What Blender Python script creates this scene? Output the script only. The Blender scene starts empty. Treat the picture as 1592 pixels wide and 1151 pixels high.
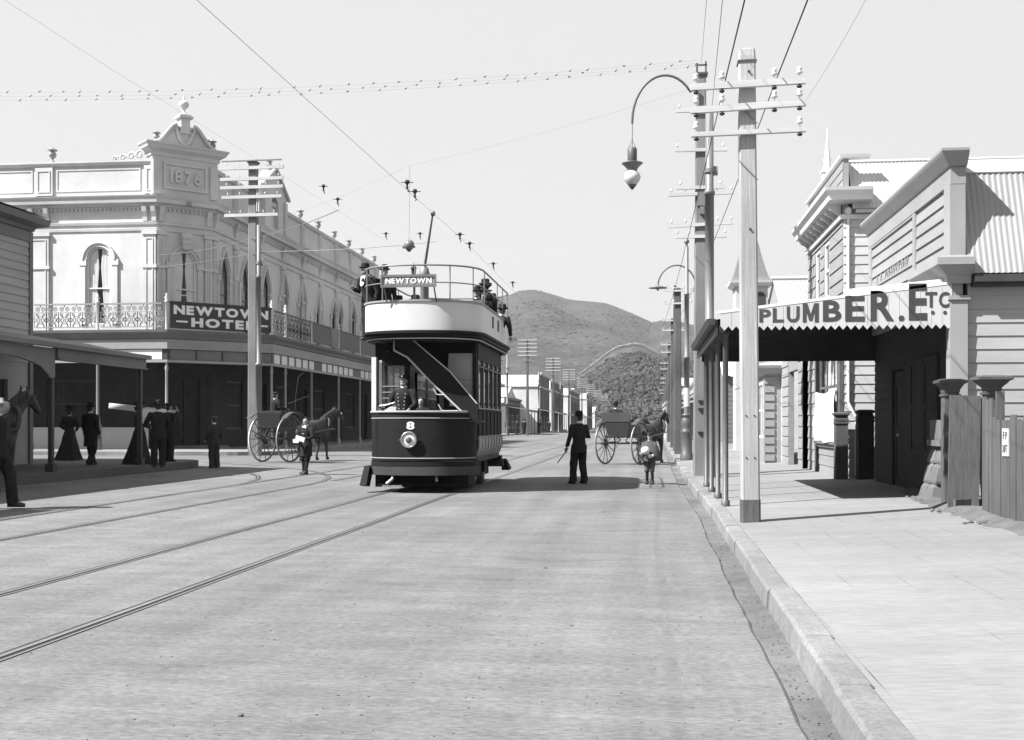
import bpy, math, random
from mathutils import Vector, Matrix
from mathutils.geometry import tessellate_polygon
random.seed(7)
SC = bpy.context.scene
COL = SC.collection
R = math.radians
PI = math.pi

# ---------------------------------------------------------------- camera, sky, sun, exposure
F_PX, YAW, EYE = 1800.0, math.atan(207 / 1800.0), 1.45
cam = bpy.data.cameras.new('camera')
cam.sensor_width = 36.0
cam.lens = 36.0 * F_PX / 1592
cam.shift_y = 84.5 / 1592
cam.clip_start, cam.clip_end = 0.1, 9000
cam_o = bpy.data.objects.new('camera', cam)
cam_o.location = (0, 0, EYE)
cam_o.rotation_euler = (PI / 2, 0, YAW)
COL.objects.link(cam_o)
SC.camera = cam_o

SUN_EL, SH = R(47), Vector((1.0, 0.55)).normalized()      # SH: the way shadows fall
world = bpy.data.worlds.new('World')
SC.world = world
world.use_nodes = True
nt = world.node_tree
nt.nodes.clear()
sky = nt.nodes.new('ShaderNodeTexSky')
sky.sky_type = 'NISHITA'
sky.sun_disc = False
sky.sun_elevation = SUN_EL
sky.sun_rotation = math.atan2(-SH.x, -SH.y)
sky.air_density, sky.dust_density, sky.ozone_density = 1.0, 2.5, 1.0
bw = nt.nodes.new('ShaderNodeRGBToBW')                    # a black-and-white plate: the sky has no hue
ml = nt.nodes.new('ShaderNodeMath'); ml.operation = 'MULTIPLY'; ml.inputs[1].default_value = 1.95
mn = nt.nodes.new('ShaderNodeMath'); mn.operation = 'MINIMUM'; mn.inputs[1].default_value = 2.92     # and is burnt out to one even tone
bg = nt.nodes.new('ShaderNodeBackground'); bg.inputs['Strength'].default_value = 0.1
wo = nt.nodes.new('ShaderNodeOutputWorld')
nt.links.new(sky.outputs[0], bw.inputs[0]); nt.links.new(bw.outputs[0], ml.inputs[0])
nt.links.new(ml.outputs[0], mn.inputs[0]); nt.links.new(mn.outputs[0], bg.inputs['Color'])
nt.links.new(bg.outputs[0], wo.inputs['Surface'])

sun = bpy.data.lights.new('sun', 'SUN')
sun.energy, sun.angle, sun.color = 5.0, R(0.5), (1, 1, 1)
sun_o = bpy.data.objects.new('sun', sun)
ch = math.cos(SUN_EL)
sun_o.rotation_euler = Vector((SH.x * ch, SH.y * ch, -math.sin(SUN_EL))).to_track_quat('-Z', 'Y').to_euler()
sun_o.location = (-40, -10, 60)
COL.objects.link(sun_o)
SC.view_settings.view_transform = 'Standard'
SC.view_settings.look = 'None'
SC.view_settings.exposure = 1.43
SC.view_settings.gamma = 1.0
SC.render.engine = 'CYCLES'
SC.cycles.max_bounces = 6

# ---------------------------------------------------------------- materials (a monochrome world)
MATS = {}
TONE = .83                                                # scales every base tone down to balance the raised exposure
def mat(name, v, var=0.12, scale=3.0, rough=0.8, bump=0.0, stretch=(1, 1, 1), spec=0.3, metal=0.0, stain=0.15, fine=0.0):
    v *= TONE
    m = bpy.data.materials.new(name); m.use_nodes = True
    n = m.node_tree; b = n.nodes['Principled BSDF']; L = n.links
    tc = n.nodes.new('ShaderNodeTexCoord'); mp = n.nodes.new('ShaderNodeMapping')
    mp.inputs['Scale'].default_value = stretch
    L.new(tc.outputs['Object'], mp.inputs[0])
    nz = n.nodes.new('ShaderNodeTexNoise'); nz.inputs['Scale'].default_value = scale; nz.inputs['Detail'].default_value = 7; nz.inputs['Roughness'].default_value = 0.62
    L.new(mp.outputs[0], nz.inputs['Vector'])
    mr = n.nodes.new('ShaderNodeMapRange'); mr.inputs[1].default_value = .28; mr.inputs[2].default_value = .72
    mr.inputs[3].default_value = v * (1 - var); mr.inputs[4].default_value = v * (1 + var)
    L.new(nz.outputs['Fac'], mr.inputs[0])
    n2 = n.nodes.new('ShaderNodeTexNoise'); n2.inputs['Scale'].default_value = max(.15, scale * .13); n2.inputs['Detail'].default_value = 4
    L.new(tc.outputs['Object'], n2.inputs['Vector'])
    m2 = n.nodes.new('ShaderNodeMapRange'); m2.inputs[1].default_value = .35; m2.inputs[2].default_value = .65
    m2.inputs[3].default_value = 1 - stain; m2.inputs[4].default_value = 1 + stain * .5
    L.new(n2.outputs['Fac'], m2.inputs[0])
    mu = n.nodes.new('ShaderNodeMath'); mu.operation = 'MULTIPLY'
    L.new(mr.outputs[0], mu.inputs[0]); L.new(m2.outputs[0], mu.inputs[1])
    out = mu
    if fine:
        n3 = n.nodes.new('ShaderNodeTexNoise'); n3.inputs['Scale'].default_value = scale * 14; n3.inputs['Detail'].default_value = 3
        L.new(mp.outputs[0], n3.inputs['Vector'])
        m3 = n.nodes.new('ShaderNodeMapRange'); m3.inputs[1].default_value = .3; m3.inputs[2].default_value = .7
        m3.inputs[3].default_value = 1 - fine; m3.inputs[4].default_value = 1 + fine
        L.new(n3.outputs['Fac'], m3.inputs[0])
        mu2 = n.nodes.new('ShaderNodeMath'); mu2.operation = 'MULTIPLY'
        L.new(mu.outputs[0], mu2.inputs[0]); L.new(m3.outputs[0], mu2.inputs[1]); out = mu2
    L.new(out.outputs[0], b.inputs['Base Color'])
    b.inputs['Roughness'].default_value = rough; b.inputs['Metallic'].default_value = metal
    b.inputs['Specular IOR Level'].default_value = spec
    if bump:
        bp = n.nodes.new('ShaderNodeBump'); bp.inputs['Strength'].default_value = bump; bp.inputs['Distance'].default_value = .02
        L.new(nz.outputs['Fac'], bp.inputs['Height']); L.new(bp.outputs[0], b.inputs['Normal'])
    MATS[name] = m
    return m

WHITE = mat('white_paint', 0.7, .05, 2.2, .6, stain=.08)
CREAM = mat('cream_paint', 0.52, .06, 2, .6, stain=.1)
STUCCO = mat('stucco', 0.60, .08, 1.6, .85, .15, stain=.16, fine=.05)
GREYPAINT = mat('grey_paint', .30, .08, 2, .6, stain=.14)
MIDPAINT = mat('mid_grey_paint', .16, .1, 2, .6, stain=.2)
DARKPAINT = mat('dark_paint', .055, .15, 2, .5, stain=.2)
BOARDS = mat('weatherboard_white', 0.50, .10, 1.2, .7, stain=.18, stretch=(.3, .3, 3), fine=.04)
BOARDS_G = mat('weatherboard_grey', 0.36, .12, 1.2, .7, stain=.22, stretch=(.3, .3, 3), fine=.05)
BOARDS_W = mat('weatherboard_sunny', 0.27, .10, 1.2, .75, stain=.18, stretch=(.3, .3, 3), fine=.04)  # grey boards; white sun-facing fronts take it too, so they don't burn out
BOARDS_S = mat('weatherboard_shaded', .085, .12, 1.2, .75, stain=.2, stretch=(.3, .3, 3), fine=.05)  # darkened boards that put shade into the far left shop fronts
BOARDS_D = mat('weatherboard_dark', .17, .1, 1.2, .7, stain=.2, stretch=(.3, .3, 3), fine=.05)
RAILHEAD = mat('worn_rail', .22, .15, 2, .4, metal=.2, stain=.2)
OLDWOOD = mat('weathered_wood', 0.1, .28, 3, .9, .4, stretch=(9, 9, .7), stain=.35, fine=.15)
POLEWOOD = mat('pole_wood', 0.38, .22, 3, .85, .35, stretch=(12, 12, .35), stain=.22, fine=.14)
POLEWOOD2 = mat('pole_wood_grey', 0.19, .2, 3, .85, .25, stretch=(12, 12, .5), stain=.25, fine=.12)
ARMWOOD = mat('crossarm_wood', 0.5, .15, 3, .8, .1, stretch=(.6, 9, 9), stain=.15)
STEEL = mat('painted_steel', 0.17, .1, 3, .45, spec=.5, stain=.1)
IRON = mat('cast_iron', .085, .15, 5, .5, spec=.5, stain=.15)
PORCELAIN = mat('porcelain', .62, .04, 8, .25, spec=.6, stain=.02)
WIRE = mat('wire_metal', .02, .1, 4, .6, stain=0)
LEAD = mat('corrugated_iron', 0.31, .06, 2, .55, stain=.12, spec=.4)
LEAD_W = mat('corrugated_iron_pale', .55, .05, 2, .6, stain=.08)
SHADOWBLACK = mat('shade_black', .035, .25, 2, .85, stain=.3)  # near-black that stands for deep shade under verandahs and in openings
SUIT = mat('black_cloth', .026, .25, 14, .95, .2, spec=.1, stain=.1)
SUIT2 = mat('charcoal_cloth', .045, .25, 14, .95, .2, spec=.1, stain=.1)
TWEED = mat('tweed_cloth', .085, .2, 16, .95, .2, spec=.1, stain=.1)
TWEED2 = mat('pale_tweed', .14, .2, 16, .95, .2, spec=.1, stain=.1)
FELT = mat('black_felt', .022, .2, 20, .9, spec=.1, stain=.05)
STRAW = mat('straw', .5, .15, 30, .8, stain=.05)
LINEN = mat('white_linen', .78, .05, 9, .85, .1, stain=.06)
SKIN = mat('skin', .30, .08, 9, .6, stain=.05)
HAIR = mat('hair', .03, .3, 30, .7, stain=.1)
LEATHER = mat('black_leather', .03, .2, 12, .5, stain=.1)
TRAMDARK = mat('tram_enamel', 0.018, .15, 2, .6, spec=.08, stain=.1)
TRAMPANEL = mat('tram_rocker_panel', 0.34, .08, 2, .4, stain=.1)
TRAMCREAM = mat('tram_cream', 0.58, .04, 1.5, .35, spec=.4, stain=.05)
BRASS = mat('brass', .45, .1, 6, .3, metal=.7, stain=.1)
HORSE = mat('dark_horse_coat', .028, .3, 7, .55, spec=.3, stain=.2)
HORSE2 = mat('bay_horse_coat', .034, .3, 7, .55, spec=.3, stain=.2)
CARRIAGE = mat('carriage_paint', .03, .15, 3, .3, spec=.5, stain=.1)
CARRIAGE2 = mat('carriage_varnish', .075, .15, 3, .35, spec=.5, stain=.1)
WHEELPAINT = mat('wheel_paint', .06, .15, 3, .45, stain=.1)
TYRE = mat('iron_tyre', .30, .15, 6, .4, metal=.3, stain=.15)
LETTERW = mat('white_lettering', .82, .02, 4, .5, stain=.02)
LETTERG = mat('grey_lettering', .055, .12, 3, .7, stain=.15)
LETTERF = mat('faded_lettering', 0.25, .12, 6, .8, stain=.25)
STONE = mat('kerb_stone', 0.215, .2, 3, .85, .6, stain=.3, fine=.18)
GUTTER = mat('gutter_stone', 0.135, .25, 3, .9, .5, stain=.35, fine=.15)
PEDESTAL = mat('grey_stone', .15, .18, 4, .85, .3, stain=.25, fine=.1)
FOLIAGE = mat('bush_foliage', 0.052, .35, .05, .9, stain=.5)
HAY = mat('sacking', .30, .35, 12, .95, .4, stain=.2)

def glass_mat(name, refl, tint):
    m = bpy.data.materials.new(name); m.use_nodes = True
    n = m.node_tree; n.nodes.clear(); L = n.links
    o = n.nodes.new('ShaderNodeOutputMaterial'); mx = n.nodes.new('ShaderNodeMixShader')
    t = n.nodes.new('ShaderNodeBsdfTransparent'); t.inputs[0].default_value = (tint, tint, tint, 1)
    g = n.nodes.new('ShaderNodeBsdfGlossy'); g.inputs['Roughness'].default_value = .06; g.inputs[0].default_value = (.8, .8, .8, 1)
    lw = n.nodes.new('ShaderNodeLayerWeight'); lw.inputs['Blend'].default_value = .5
    pp = n.nodes.new('ShaderNodeMath'); pp.operation = 'POWER'; pp.inputs[1].default_value = 4.5; L.new(lw.outputs['Facing'], pp.inputs[0])
    f = n.nodes.new('ShaderNodeMath'); f.operation = 'MULTIPLY_ADD'; f.inputs[1].default_value = .75; f.inputs[2].default_value = .05; L.new(pp.outputs[0], f.inputs[0])
    L.new(f.outputs[0], mx.inputs[0]); L.new(t.outputs[0], mx.inputs[1]); L.new(g.outputs[0], mx.inputs[2]); L.new(mx.outputs[0], o.inputs[0])
    return m
GLASS = glass_mat('window_glass', 1.5, .90)
GLOBE = mat('opal_glass', .55, .04, 4, .15, spec=.6, stain=.05)

def road_material():
    m = mat('macadam', 0.168, .16, 1.6, .95, .25, stretch=(.7, 1.7, 1), stain=.16, fine=.24, spec=.15)
    n = m.node_tree; L = n.links; b = n.nodes['Principled BSDF']
    src = b.inputs['Base Color'].links[0].from_socket
    tc = n.nodes['Texture Coordinate']
    mp = n.nodes.new('ShaderNodeMapping'); mp.inputs['Scale'].default_value = (1.1, .035, 1)      # wheel-worn lengthwise bands
    L.new(tc.outputs['Object'], mp.inputs[0])
    nz = n.nodes.new('ShaderNodeTexNoise'); nz.inputs['Scale'].default_value = 1.9; nz.inputs['Detail'].default_value = 5
    L.new(mp.outputs[0], nz.inputs['Vector'])
    mr = n.nodes.new('ShaderNodeMapRange'); mr.inputs[1].default_value = .3; mr.inputs[2].default_value = .7; mr.inputs[3].default_value = .87; mr.inputs[4].default_value = 1.11
    L.new(nz.outputs['Fac'], mr.inputs[0])
    mp2 = n.nodes.new('ShaderNodeMapping'); mp2.inputs['Scale'].default_value = (.9, 9, 1); mp2.inputs['Rotation'].default_value = (0, 0, .06)   # raked cross streaks
    L.new(tc.outputs['Object'], mp2.inputs[0])
    nz2 = n.nodes.new('ShaderNodeTexNoise'); nz2.inputs['Scale'].default_value = 1.5; nz2.inputs['Detail'].default_value = 6
    L.new(mp2.outputs[0], nz2.inputs['Vector'])
    mr2 = n.nodes.new('ShaderNodeMapRange'); mr2.inputs[1].default_value = .3; mr2.inputs[2].default_value = .7; mr2.inputs[3].default_value = .91; mr2.inputs[4].default_value = 1.08
    L.new(nz2.outputs['Fac'], mr2.inputs[0])
    a = n.nodes.new('ShaderNodeMath'); a.operation = 'MULTIPLY'; c = n.nodes.new('ShaderNodeMath'); c.operation = 'MULTIPLY'
    L.new(src, a.inputs[0]); L.new(mr.outputs[0], a.inputs[1]); L.new(a.outputs[0], c.inputs[0]); L.new(mr2.outputs[0], c.inputs[1])
    sn = n.nodes.new('ShaderNodeTexNoise'); sn.inputs['Scale'].default_value = .55; sn.inputs['Detail'].default_value = 8; sn.inputs['Roughness'].default_value = .68   # damp patches and droppings
    L.new(tc.outputs['Object'], sn.inputs['Vector'])
    sr = n.nodes.new('ShaderNodeMapRange'); sr.inputs[1].default_value = .58; sr.inputs[2].default_value = .74; sr.inputs[3].default_value = 1.0; sr.inputs[4].default_value = .70
    L.new(sn.outputs['Fac'], sr.inputs[0])
    e = n.nodes.new('ShaderNodeMath'); e.operation = 'MULTIPLY'; L.new(c.outputs[0], e.inputs[0]); L.new(sr.outputs[0], e.inputs[1])
    L.new(e.outputs[0], b.inputs['Base Color'])
    g = n.nodes.new('ShaderNodeTexNoise'); g.inputs['Scale'].default_value = 26; g.inputs['Detail'].default_value = 5; g.inputs['Roughness'].default_value = .7
    L.new(tc.outputs['Object'], g.inputs['Vector'])
    bp = n.nodes.new('ShaderNodeBump'); bp.inputs['Strength'].default_value = .55; bp.inputs['Distance'].default_value = .012
    L.new(g.outputs['Fac'], bp.inputs['Height']); L.new(n.nodes['Bump'].outputs[0], bp.inputs['Normal']); L.new(bp.outputs[0], b.inputs['Normal'])
    return m
ROAD = road_material()
PAVING = mat('paving', 0.235, .11, 1.1, .9, .3, stretch=(.5, 1.6, 1), stain=.18, fine=.10, spec=.15)
PAVING_L = mat('worn_shaded_paving', 0.12, .1, 1.1, .9, .1, stain=.15, fine=.05, spec=.15)  # worn left footpath and kerb, darkened to carry the building shade
DIRT = mat('dirt', .12, .25, 4, .95, .5, stain=.25, fine=.2)
HILLGRASS = mat('hill_scrub', .050, .45, .02, .95, stain=.35, fine=.55)
HILLTRACK = mat('bare_track', .24, .1, .05, .95, stain=.1)
HILLDARK = mat('bush_ground', 0.06, .4, .04, .95, stain=.3, fine=.3)

# ---------------------------------------------------------------- mesh builder
class M:
    """Collects shapes and links them as ONE mesh object."""
    def __init__(s): s.v = []; s.f = []; s.s = []
    def add(s, vs, fs, smooth=False):
        o = len(s.v); s.v += [Vector(p) for p in vs]
        s.f += [[i + o for i in f] for f in fs]; s.s += [smooth] * len(fs)
        return s
    def box(s, x0, x1, y0, y1, z0, z1):
        return s.add([(x0, y0, z0), (x1, y0, z0), (x1, y1, z0), (x0, y1, z0), (x0, y0, z1), (x1, y0, z1), (x1, y1, z1), (x0, y1, z1)],
                     [(3, 2, 1, 0), (4, 5, 6, 7), (0, 1, 5, 4), (1, 2, 6, 5), (2, 3, 7, 6), (3, 0, 4, 7)])
    def obox(s, c, size, T=None, ch=0.0):
        """box of SIZE centred at C, turned by T (3x3), edges chamfered on the vertical"""
        a, b, h = size[0] / 2, size[1] / 2, size[2] / 2
        T = T or Matrix.Identity(3)
        if ch:
            p = [(-a + ch, -b), (a - ch, -b), (a, -b + ch), (a, b - ch), (a - ch, b), (-a + ch, b), (-a, b - ch), (-a, -b + ch)]
        else:
            p = [(-a, -b), (a, -b), (a, b), (-a, b)]
        n = len(p); C = Vector(c)
        vs = [C + T @ Vector((x, y, -h)) for x, y in p] + [C + T @ Vector((x, y, h)) for x, y in p]
        return s.add(vs, [list(range(n))[::-1], list(range(n, 2 * n))] + [(i, (i + 1) % n, n + (i + 1) % n, n + i) for i in range(n)])
    def bar(s, p, q, w, h=None):
        """square bar from P to Q"""
        p, q = Vector(p), Vector(q); d = q - p; l = d.length
        z = d.normalized(); u = Vector((0, 0, 1)) if abs(z.z) < .9 else Vector((0, 1, 0))
        x = u.cross(z).normalized(); y = z.cross(x)
        return s.obox((p + q) / 2, (w, h or w, l), Matrix((x, y, z)).transposed())
    def loft(s, rings, cap=True, smooth=True, closed=True):
        o = []; n = len(rings[0]); vs = [p for r in rings for p in r]
        for k in range(len(rings) - 1):
            for i in range(n if closed else n - 1):
                j = (i + 1) % n
                o.append((k * n + i, k * n + j, (k + 1) * n + j, (k + 1) * n + i))
        base = len(s.v)
        s.add(vs, o, smooth)
        if cap and closed:
            if smooth:                                            # caps get points of their own, so shading breaks at the rim
                s.add(rings[0], [list(range(n))[::-1]]); s.add(rings[-1], [list(range(n))])
            else:
                s.f.append([base + i for i in range(n)][::-1]); s.s.append(False)
                s.f.append([base + (len(rings) - 1) * n + i for i in range(n)]); s.s.append(False)
        return s
    def tube(s, pts, r, n=8, cap=True, smooth=True):
        pts = [Vector(p) for p in pts]; rs = r if isinstance(r, (list, tuple)) else [r] * len(pts)
        t0 = (pts[1] - pts[0]).normalized()
        u = Vector((0, 0, 1)) if abs(t0.z) < .9 else Vector((1, 0, 0))
        x = u.cross(t0).normalized(); rings = []
        for i, p in enumerate(pts):
            a = pts[max(0, i - 1)]; b = pts[min(len(pts) - 1, i + 1)]
            t = (b - a).normalized() if (b - a).length > 1e-9 else t0
            x = (x - t * x.dot(t)).normalized(); y = t.cross(x)
            rings.append([p + (x * math.cos(2 * PI * k / n) + y * math.sin(2 * PI * k / n)) * rs[i] for k in range(n)])
        return s.loft(rings, cap, smooth)
    def lathe(s, prof, c=(0, 0, 0), n=16, T=None, sx=1, sy=1, smooth=True, cap=True):
        T = T or Matrix.Identity(3); C = Vector(c)
        return s.loft([[C + T @ Vector((r * sx * math.cos(2 * PI * k / n), r * sy * math.sin(2 * PI * k / n), z)) for k in range(n)] for r, z in prof], cap, smooth)
    def ball(s, c, r, n=10, sz=1, sx=1, sy=1):
        k = max(4, n // 2 + 1)
        return s.lathe([(max(1e-4, r * math.sin(PI * i / k)), -r * sz * math.cos(PI * i / k)) for i in range(k + 1)], c, n, None, sx, sy)
    def prism(s, poly, place, w0, w1, smooth=False):
        """2-D outline POLY extruded from w0 to w1; PLACE(u, v, w) -> point"""
        return s.holed(poly, [], place, w0, w1, smooth)
    def holed(s, outer, holes, place, w0, w1, smooth=False):
        loops = [outer] + holes
        tri = tessellate_polygon([[Vector((u, v, 0)) for u, v in l] for l in loops])
        flat = [p for l in loops for p in l]; n = len(flat)
        vs = [place(u, v, w0) for u, v in flat] + [place(u, v, w1) for u, v in flat]
        fs = [tuple(t) for t in tri] + [tuple(i + n for i in t[::-1]) for t in tri]
        o = 0; flatn = len(fs)
        for l in loops:
            k = len(l)
            fs += [(o + i, o + (i + 1) % k, n + o + (i + 1) % k, n + o + i) for i in range(k)]
            o += k
        if smooth:
            s.add(vs, fs[:flatn]); return s.add(vs, fs[flatn:], True)
        return s.add(vs, fs)
    def sweep(s, path, prof, smooth=False):
        """closed profile [(out, z)] carried along a level path [(x, y)], 'out' to the right of the way walked, mitred"""
        rings = []; P = [Vector(p) for p in path]
        for i, p in enumerate(P):
            ns = []
            if i > 0: d = (P[i] - P[i - 1]).normalized(); ns.append(Vector((d.y, -d.x)))
            if i < len(P) - 1: d = (P[i + 1] - P[i]).normalized(); ns.append(Vector((d.y, -d.x)))
            n = sum(ns, Vector((0, 0))).normalized(); k = 1 / max(.3, n.dot(ns[0]))
            rings.append([Vector((p.x + n.x * k * o, p.y + n.y * k * o, z)) for o, z in prof])
        return s.loft(rings, True, smooth)
    def clap(s, p0, u, n, width, z0, z1, pitch=.2, holes=(), lap=.022, clip=None):
        """lapped weatherboards on a wall from P0 along U (unit, level), facing N"""
        p0, u, n = Vector(p0), Vector(u), Vector(n); z = z0
        while z < z1 - .01:
            t = min(z + pitch, z1); a, b = (0, width) if clip is None else clip((z + t) / 2)
            cuts = [(a, b)] if b > a else []
            for h0, h1, v0, v1 in holes:
                if v0 < (z + t) / 2 < v1:
                    cuts = [q for (c, d) in cuts for q in ((c, min(d, h0)), (max(c, h1), d)) if q[1] - q[0] > .01]
            for c, d in cuts:
                A = p0 + u * c; B = p0 + u * d; o = Vector((0, 0, 1))
                vs = [A + o * z, B + o * z, B + o * t, A + o * t, A + o * z + n * lap, B + o * z + n * lap, B + o * t + n * .005, A + o * t + n * .005]
                s.add(vs, [(4, 5, 6, 7), (0, 1, 5, 4), (1, 2, 6, 5), (3, 0, 4, 7), (2, 3, 7, 6), (0, 3, 2, 1)])
            z = t
        return s
    def corrugated(s, a, b, c, d, pitch=.085, amp=.009):
        """ribbed sheet: eave A->B, ridge D->C, ribs running from eave to ridge"""
        a, b, c, d = map(Vector, (a, b, c, d)); n = max(2, int((b - a).length / pitch)) * 4
        nor = (b - a).cross(d - a).normalized(); r0, r1 = [], []
        for i in range(n + 1):
            t = i / n; w = nor * (amp * math.sin(i * PI / 2))
            r0.append(a.lerp(b, t) + w); r1.append(d.lerp(c, t) + w)
        s.loft([r0, r1], False, True, False)
        return s.loft([[p - nor * .03 for p in r1], [p - nor * .03 for p in r0]], False, True, False)
    def build(s, name, m, parent=None, world=False):
        me = bpy.data.meshes.new(name)
        vs = s.v
        if world and parent is not None:
            q = WM[root_of(parent).name].inverted(); vs = [q @ p for p in vs]
        me.from_pydata([tuple(p) for p in vs], [], s.f)
        me.polygons.foreach_set('use_smooth', s.s)
        me.materials.append(m); me.validate(); me.update()
        o = bpy.data.objects.new(name, me); COL.objects.link(o)
        if parent is not None: o.parent = parent
        return o

WM = {}
def root_of(o):
    while o.parent is not None: o = o.parent
    return o
def tag(o, label=None, cat=None, group=None, kind=None):
    if label: o['label'] = label
    if cat: o['category'] = cat
    if group: o['group'] = group
    if kind: o['kind'] = kind
    return o
def thing(name, label, cat, loc=(0, 0, 0), rz=0.0, group=None):
    o = bpy.data.objects.new(name, None); COL.objects.link(o)
    o.empty_display_size = .3
    o.location = loc; o.rotation_euler = (0, 0, rz)
    WM[o.name] = Matrix.Translation(Vector(loc)) @ Matrix.Rotation(rz, 4, 'Z')
    return tag(o, label, cat, group)
def struct(o): return tag(o, kind='structure')
def kids(o): return [c for c in bpy.data.objects if c.parent == o]
def dup(o, loc=None, rz=None, label=None, parent=None):
    """a copy of a thing with copies of its parts and their sub-parts"""
    c = o.copy(); COL.objects.link(c)
    if parent is not None: c.parent = parent
    if loc is not None: c.location = loc
    if rz is not None: c.rotation_euler = (0, 0, rz)
    if label: c['label'] = label
    for k in list(o.children): dup(k, parent=c)
    return c
def text(s, m, parent, loc, size, u, v, sx=1.0, bold=.0, ext=.006, align='CENTER'):
    """lettering S lying in the plane of U (reading direction) and V (up); LOC in the parent's frame"""
    c = bpy.data.curves.new('lettering', 'FONT'); c.body = s; c.size = size; c.extrude = ext; c.offset = bold
    c.align_x = align; c.align_y = 'BOTTOM_BASELINE'; c.resolution_u = 3
    c.materials.append(m)
    o = bpy.data.objects.new('lettering', c); COL.objects.link(o)
    u, v = Vector(u).normalized(), Vector(v).normalized(); w = u.cross(v)
    T = Matrix((u * sx, v, w)).transposed().to_4x4(); T.translation = Vector(loc)
    o.parent = parent
    o.matrix_local = T
    return o
def arch(cx, w, z0, zs, k=8, point=0.0):
    """window outline: straight to ZS, then a round (or pointed) head"""
    r = w / 2; p = [(cx - r, z0), (cx + r, z0)]
    for i in range(k + 1):
        a = PI * i / k; x = r * math.cos(a); z = r * math.sin(a) * (1 + point * (1 - abs(x) / r))
        p.append((cx + x, zs + z))
    return p
def rect(u0, u1, v0, v1): return [(u0, v0), (u1, v0), (u1, v1), (u0, v1)]

# ---------------------------------------------------------------- the setting
def lerp_tab(t, x):
    if x <= t[0][0]: return t[0][1]
    for (a, p), (b, q) in zip(t, t[1:]):
        if x <= b: return p + (q - p) * (x - a) / (b - a)
    return t[-1][1]
def zroad(x): return .015 * max(0.0, min(-6 - x, 9.2))
def kx(y): return lerp_tab([(0, 1.10), (7, 1.13), (18, 1.24), (28, 1.21), (47, 1.33), (158, 2.1), (500, 3.4)], y)
def zfoot(x): return .14 + .035 * max(0, min(x - 1.2, 5))

def build_ground():
    m = M(); xs = [-3500, -800, -140, 140, 800, 3500]; ys = [-300, -10, 900, 4000]
    vs = [(x, y, -.4) for y in ys for x in xs]; n = len(xs)
    m.add(vs, [(j * n + i, j * n + i + 1, (j + 1) * n + i + 1, (j + 1) * n + i) for j in range(len(ys) - 1) for i in range(n - 1)])
    struct(m.build('ground', DIRT))
    m = M(); ys = [-8 + .25 * i for i in range(220)] + [47 + 4 * i for i in range(60)] + [290, 350, 450, 700]
    xs = [-140, -40, -22, -15.2, -12, -9, -6, -3, -1]
    rnd = random.Random(3); j = 0; rows = []
    for y in ys:
        j = .9 * j + rnd.uniform(-.010, .010)
        rows.append([(x, y, zroad(x)) for x in xs] + [(kx(y) - .42 + j, y, 0), (kx(y) - .40 + j, y, -.014), (kx(y) - .38 + j, y, -.06)])
    m.loft(rows, False, False, False)
    struct(m.build('road', ROAD))
    m = M(); rows = [[(kx(y) - .6, y, -.016 + rnd.uniform(-.005, .005)), (kx(y) - .3, y, -.024 + rnd.uniform(-.005, .005)), (kx(y) - .1, y, -.018)] for y in ys]
    m.loft(rows, False, True, False)
    struct(m.build('road_gutter', GUTTER))
    m = M(); y = -6.0
    while y < 420:
        l = rnd.uniform(1.3, 2.2) if y < 60 else 12
        a, b = kx(y), kx(y + l); g = .006; dz = rnd.uniform(-.010, .012); dx = rnd.uniform(-.014, .014)
        pr = lambda x: [(x - .20 + dx, -.1), (x - .185 + dx, .115 + dz), (x - .165 + dx, .142 + dz), (x - .012 + dx, .146 + dz), (x + dx, .138 + dz), (x + dx, -.1)]
        mid = [(x, (y + y + l) / 2 + rnd.uniform(-.3, .3), z + rnd.uniform(-.004, .004)) for x, z in pr((a + b) / 2)]
        m.loft([[(x, y + g, z) for x, z in pr(a)], mid, [(x, y + l - g, z) for x, z in pr(b)]], True, False)
        y += l
    struct(m.build('kerb', STONE))
    m = M(); rows = []
    for y in [-8 + .8 * i for i in range(80)] + [60, 80, 110, 158, 300, 500]:
        rows.append([(kx(y) - .004, y, -.2), (kx(y) - .004, y, .134)] + [(x, y, zfoot(x)) for x in (1.6 + kx(y) - 1.2, 3.0, 4.2, 5.2, 6.2, 14)])
    m.loft(rows, False, False, False)
    struct(m.build('footpath', PAVING))
    # far side of the road, this side of the cross street
    def slab(name, poly, z, mtl, kw=.18):
        m = M(); m.prism(poly, lambda u, v, w: (u, v, w), -.3, z); struct(m.build(name, mtl))
    def corner(cx, cy, r, a0, a1, k=8): return [(cx + r * math.cos(a0 + (a1 - a0) * i / k), cy + r * math.sin(a0 + (a1 - a0) * i / k)) for i in range(k + 1)]
    slab('footpath', [(-60, -8), (-13.75, -8)] + corner(-16.2, 33.6, 2.45, 0, PI / 2) + [(-60, 36.05)], .325, PAVING_L)
    slab('kerb', [(-13.75, -8), (-13.58, -8)] + corner(-16.2, 33.6, 2.62, 0, PI / 2) + [(-60, 36.22), (-60, 36.05)] + corner(-16.2, 33.6, 2.45, PI / 2, 0), .333, PAVING_L)
    slab('footpath', [(-60, 46.9)] + corner(-17.8, 48.9, 2.0, -PI / 2, 0) + [(-15.8, 420), (-60, 420)], .29, PAVING)
    slab('kerb', [(-60, 46.72)] + corner(-17.8, 48.9, 2.18, -PI / 2, 0) + [(-15.62, 420), (-15.8, 420)] + corner(-17.8, 48.9, 2.0, 0, -PI / 2) + [(-60, 46.9)], .298, STONE)
build_ground()

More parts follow.
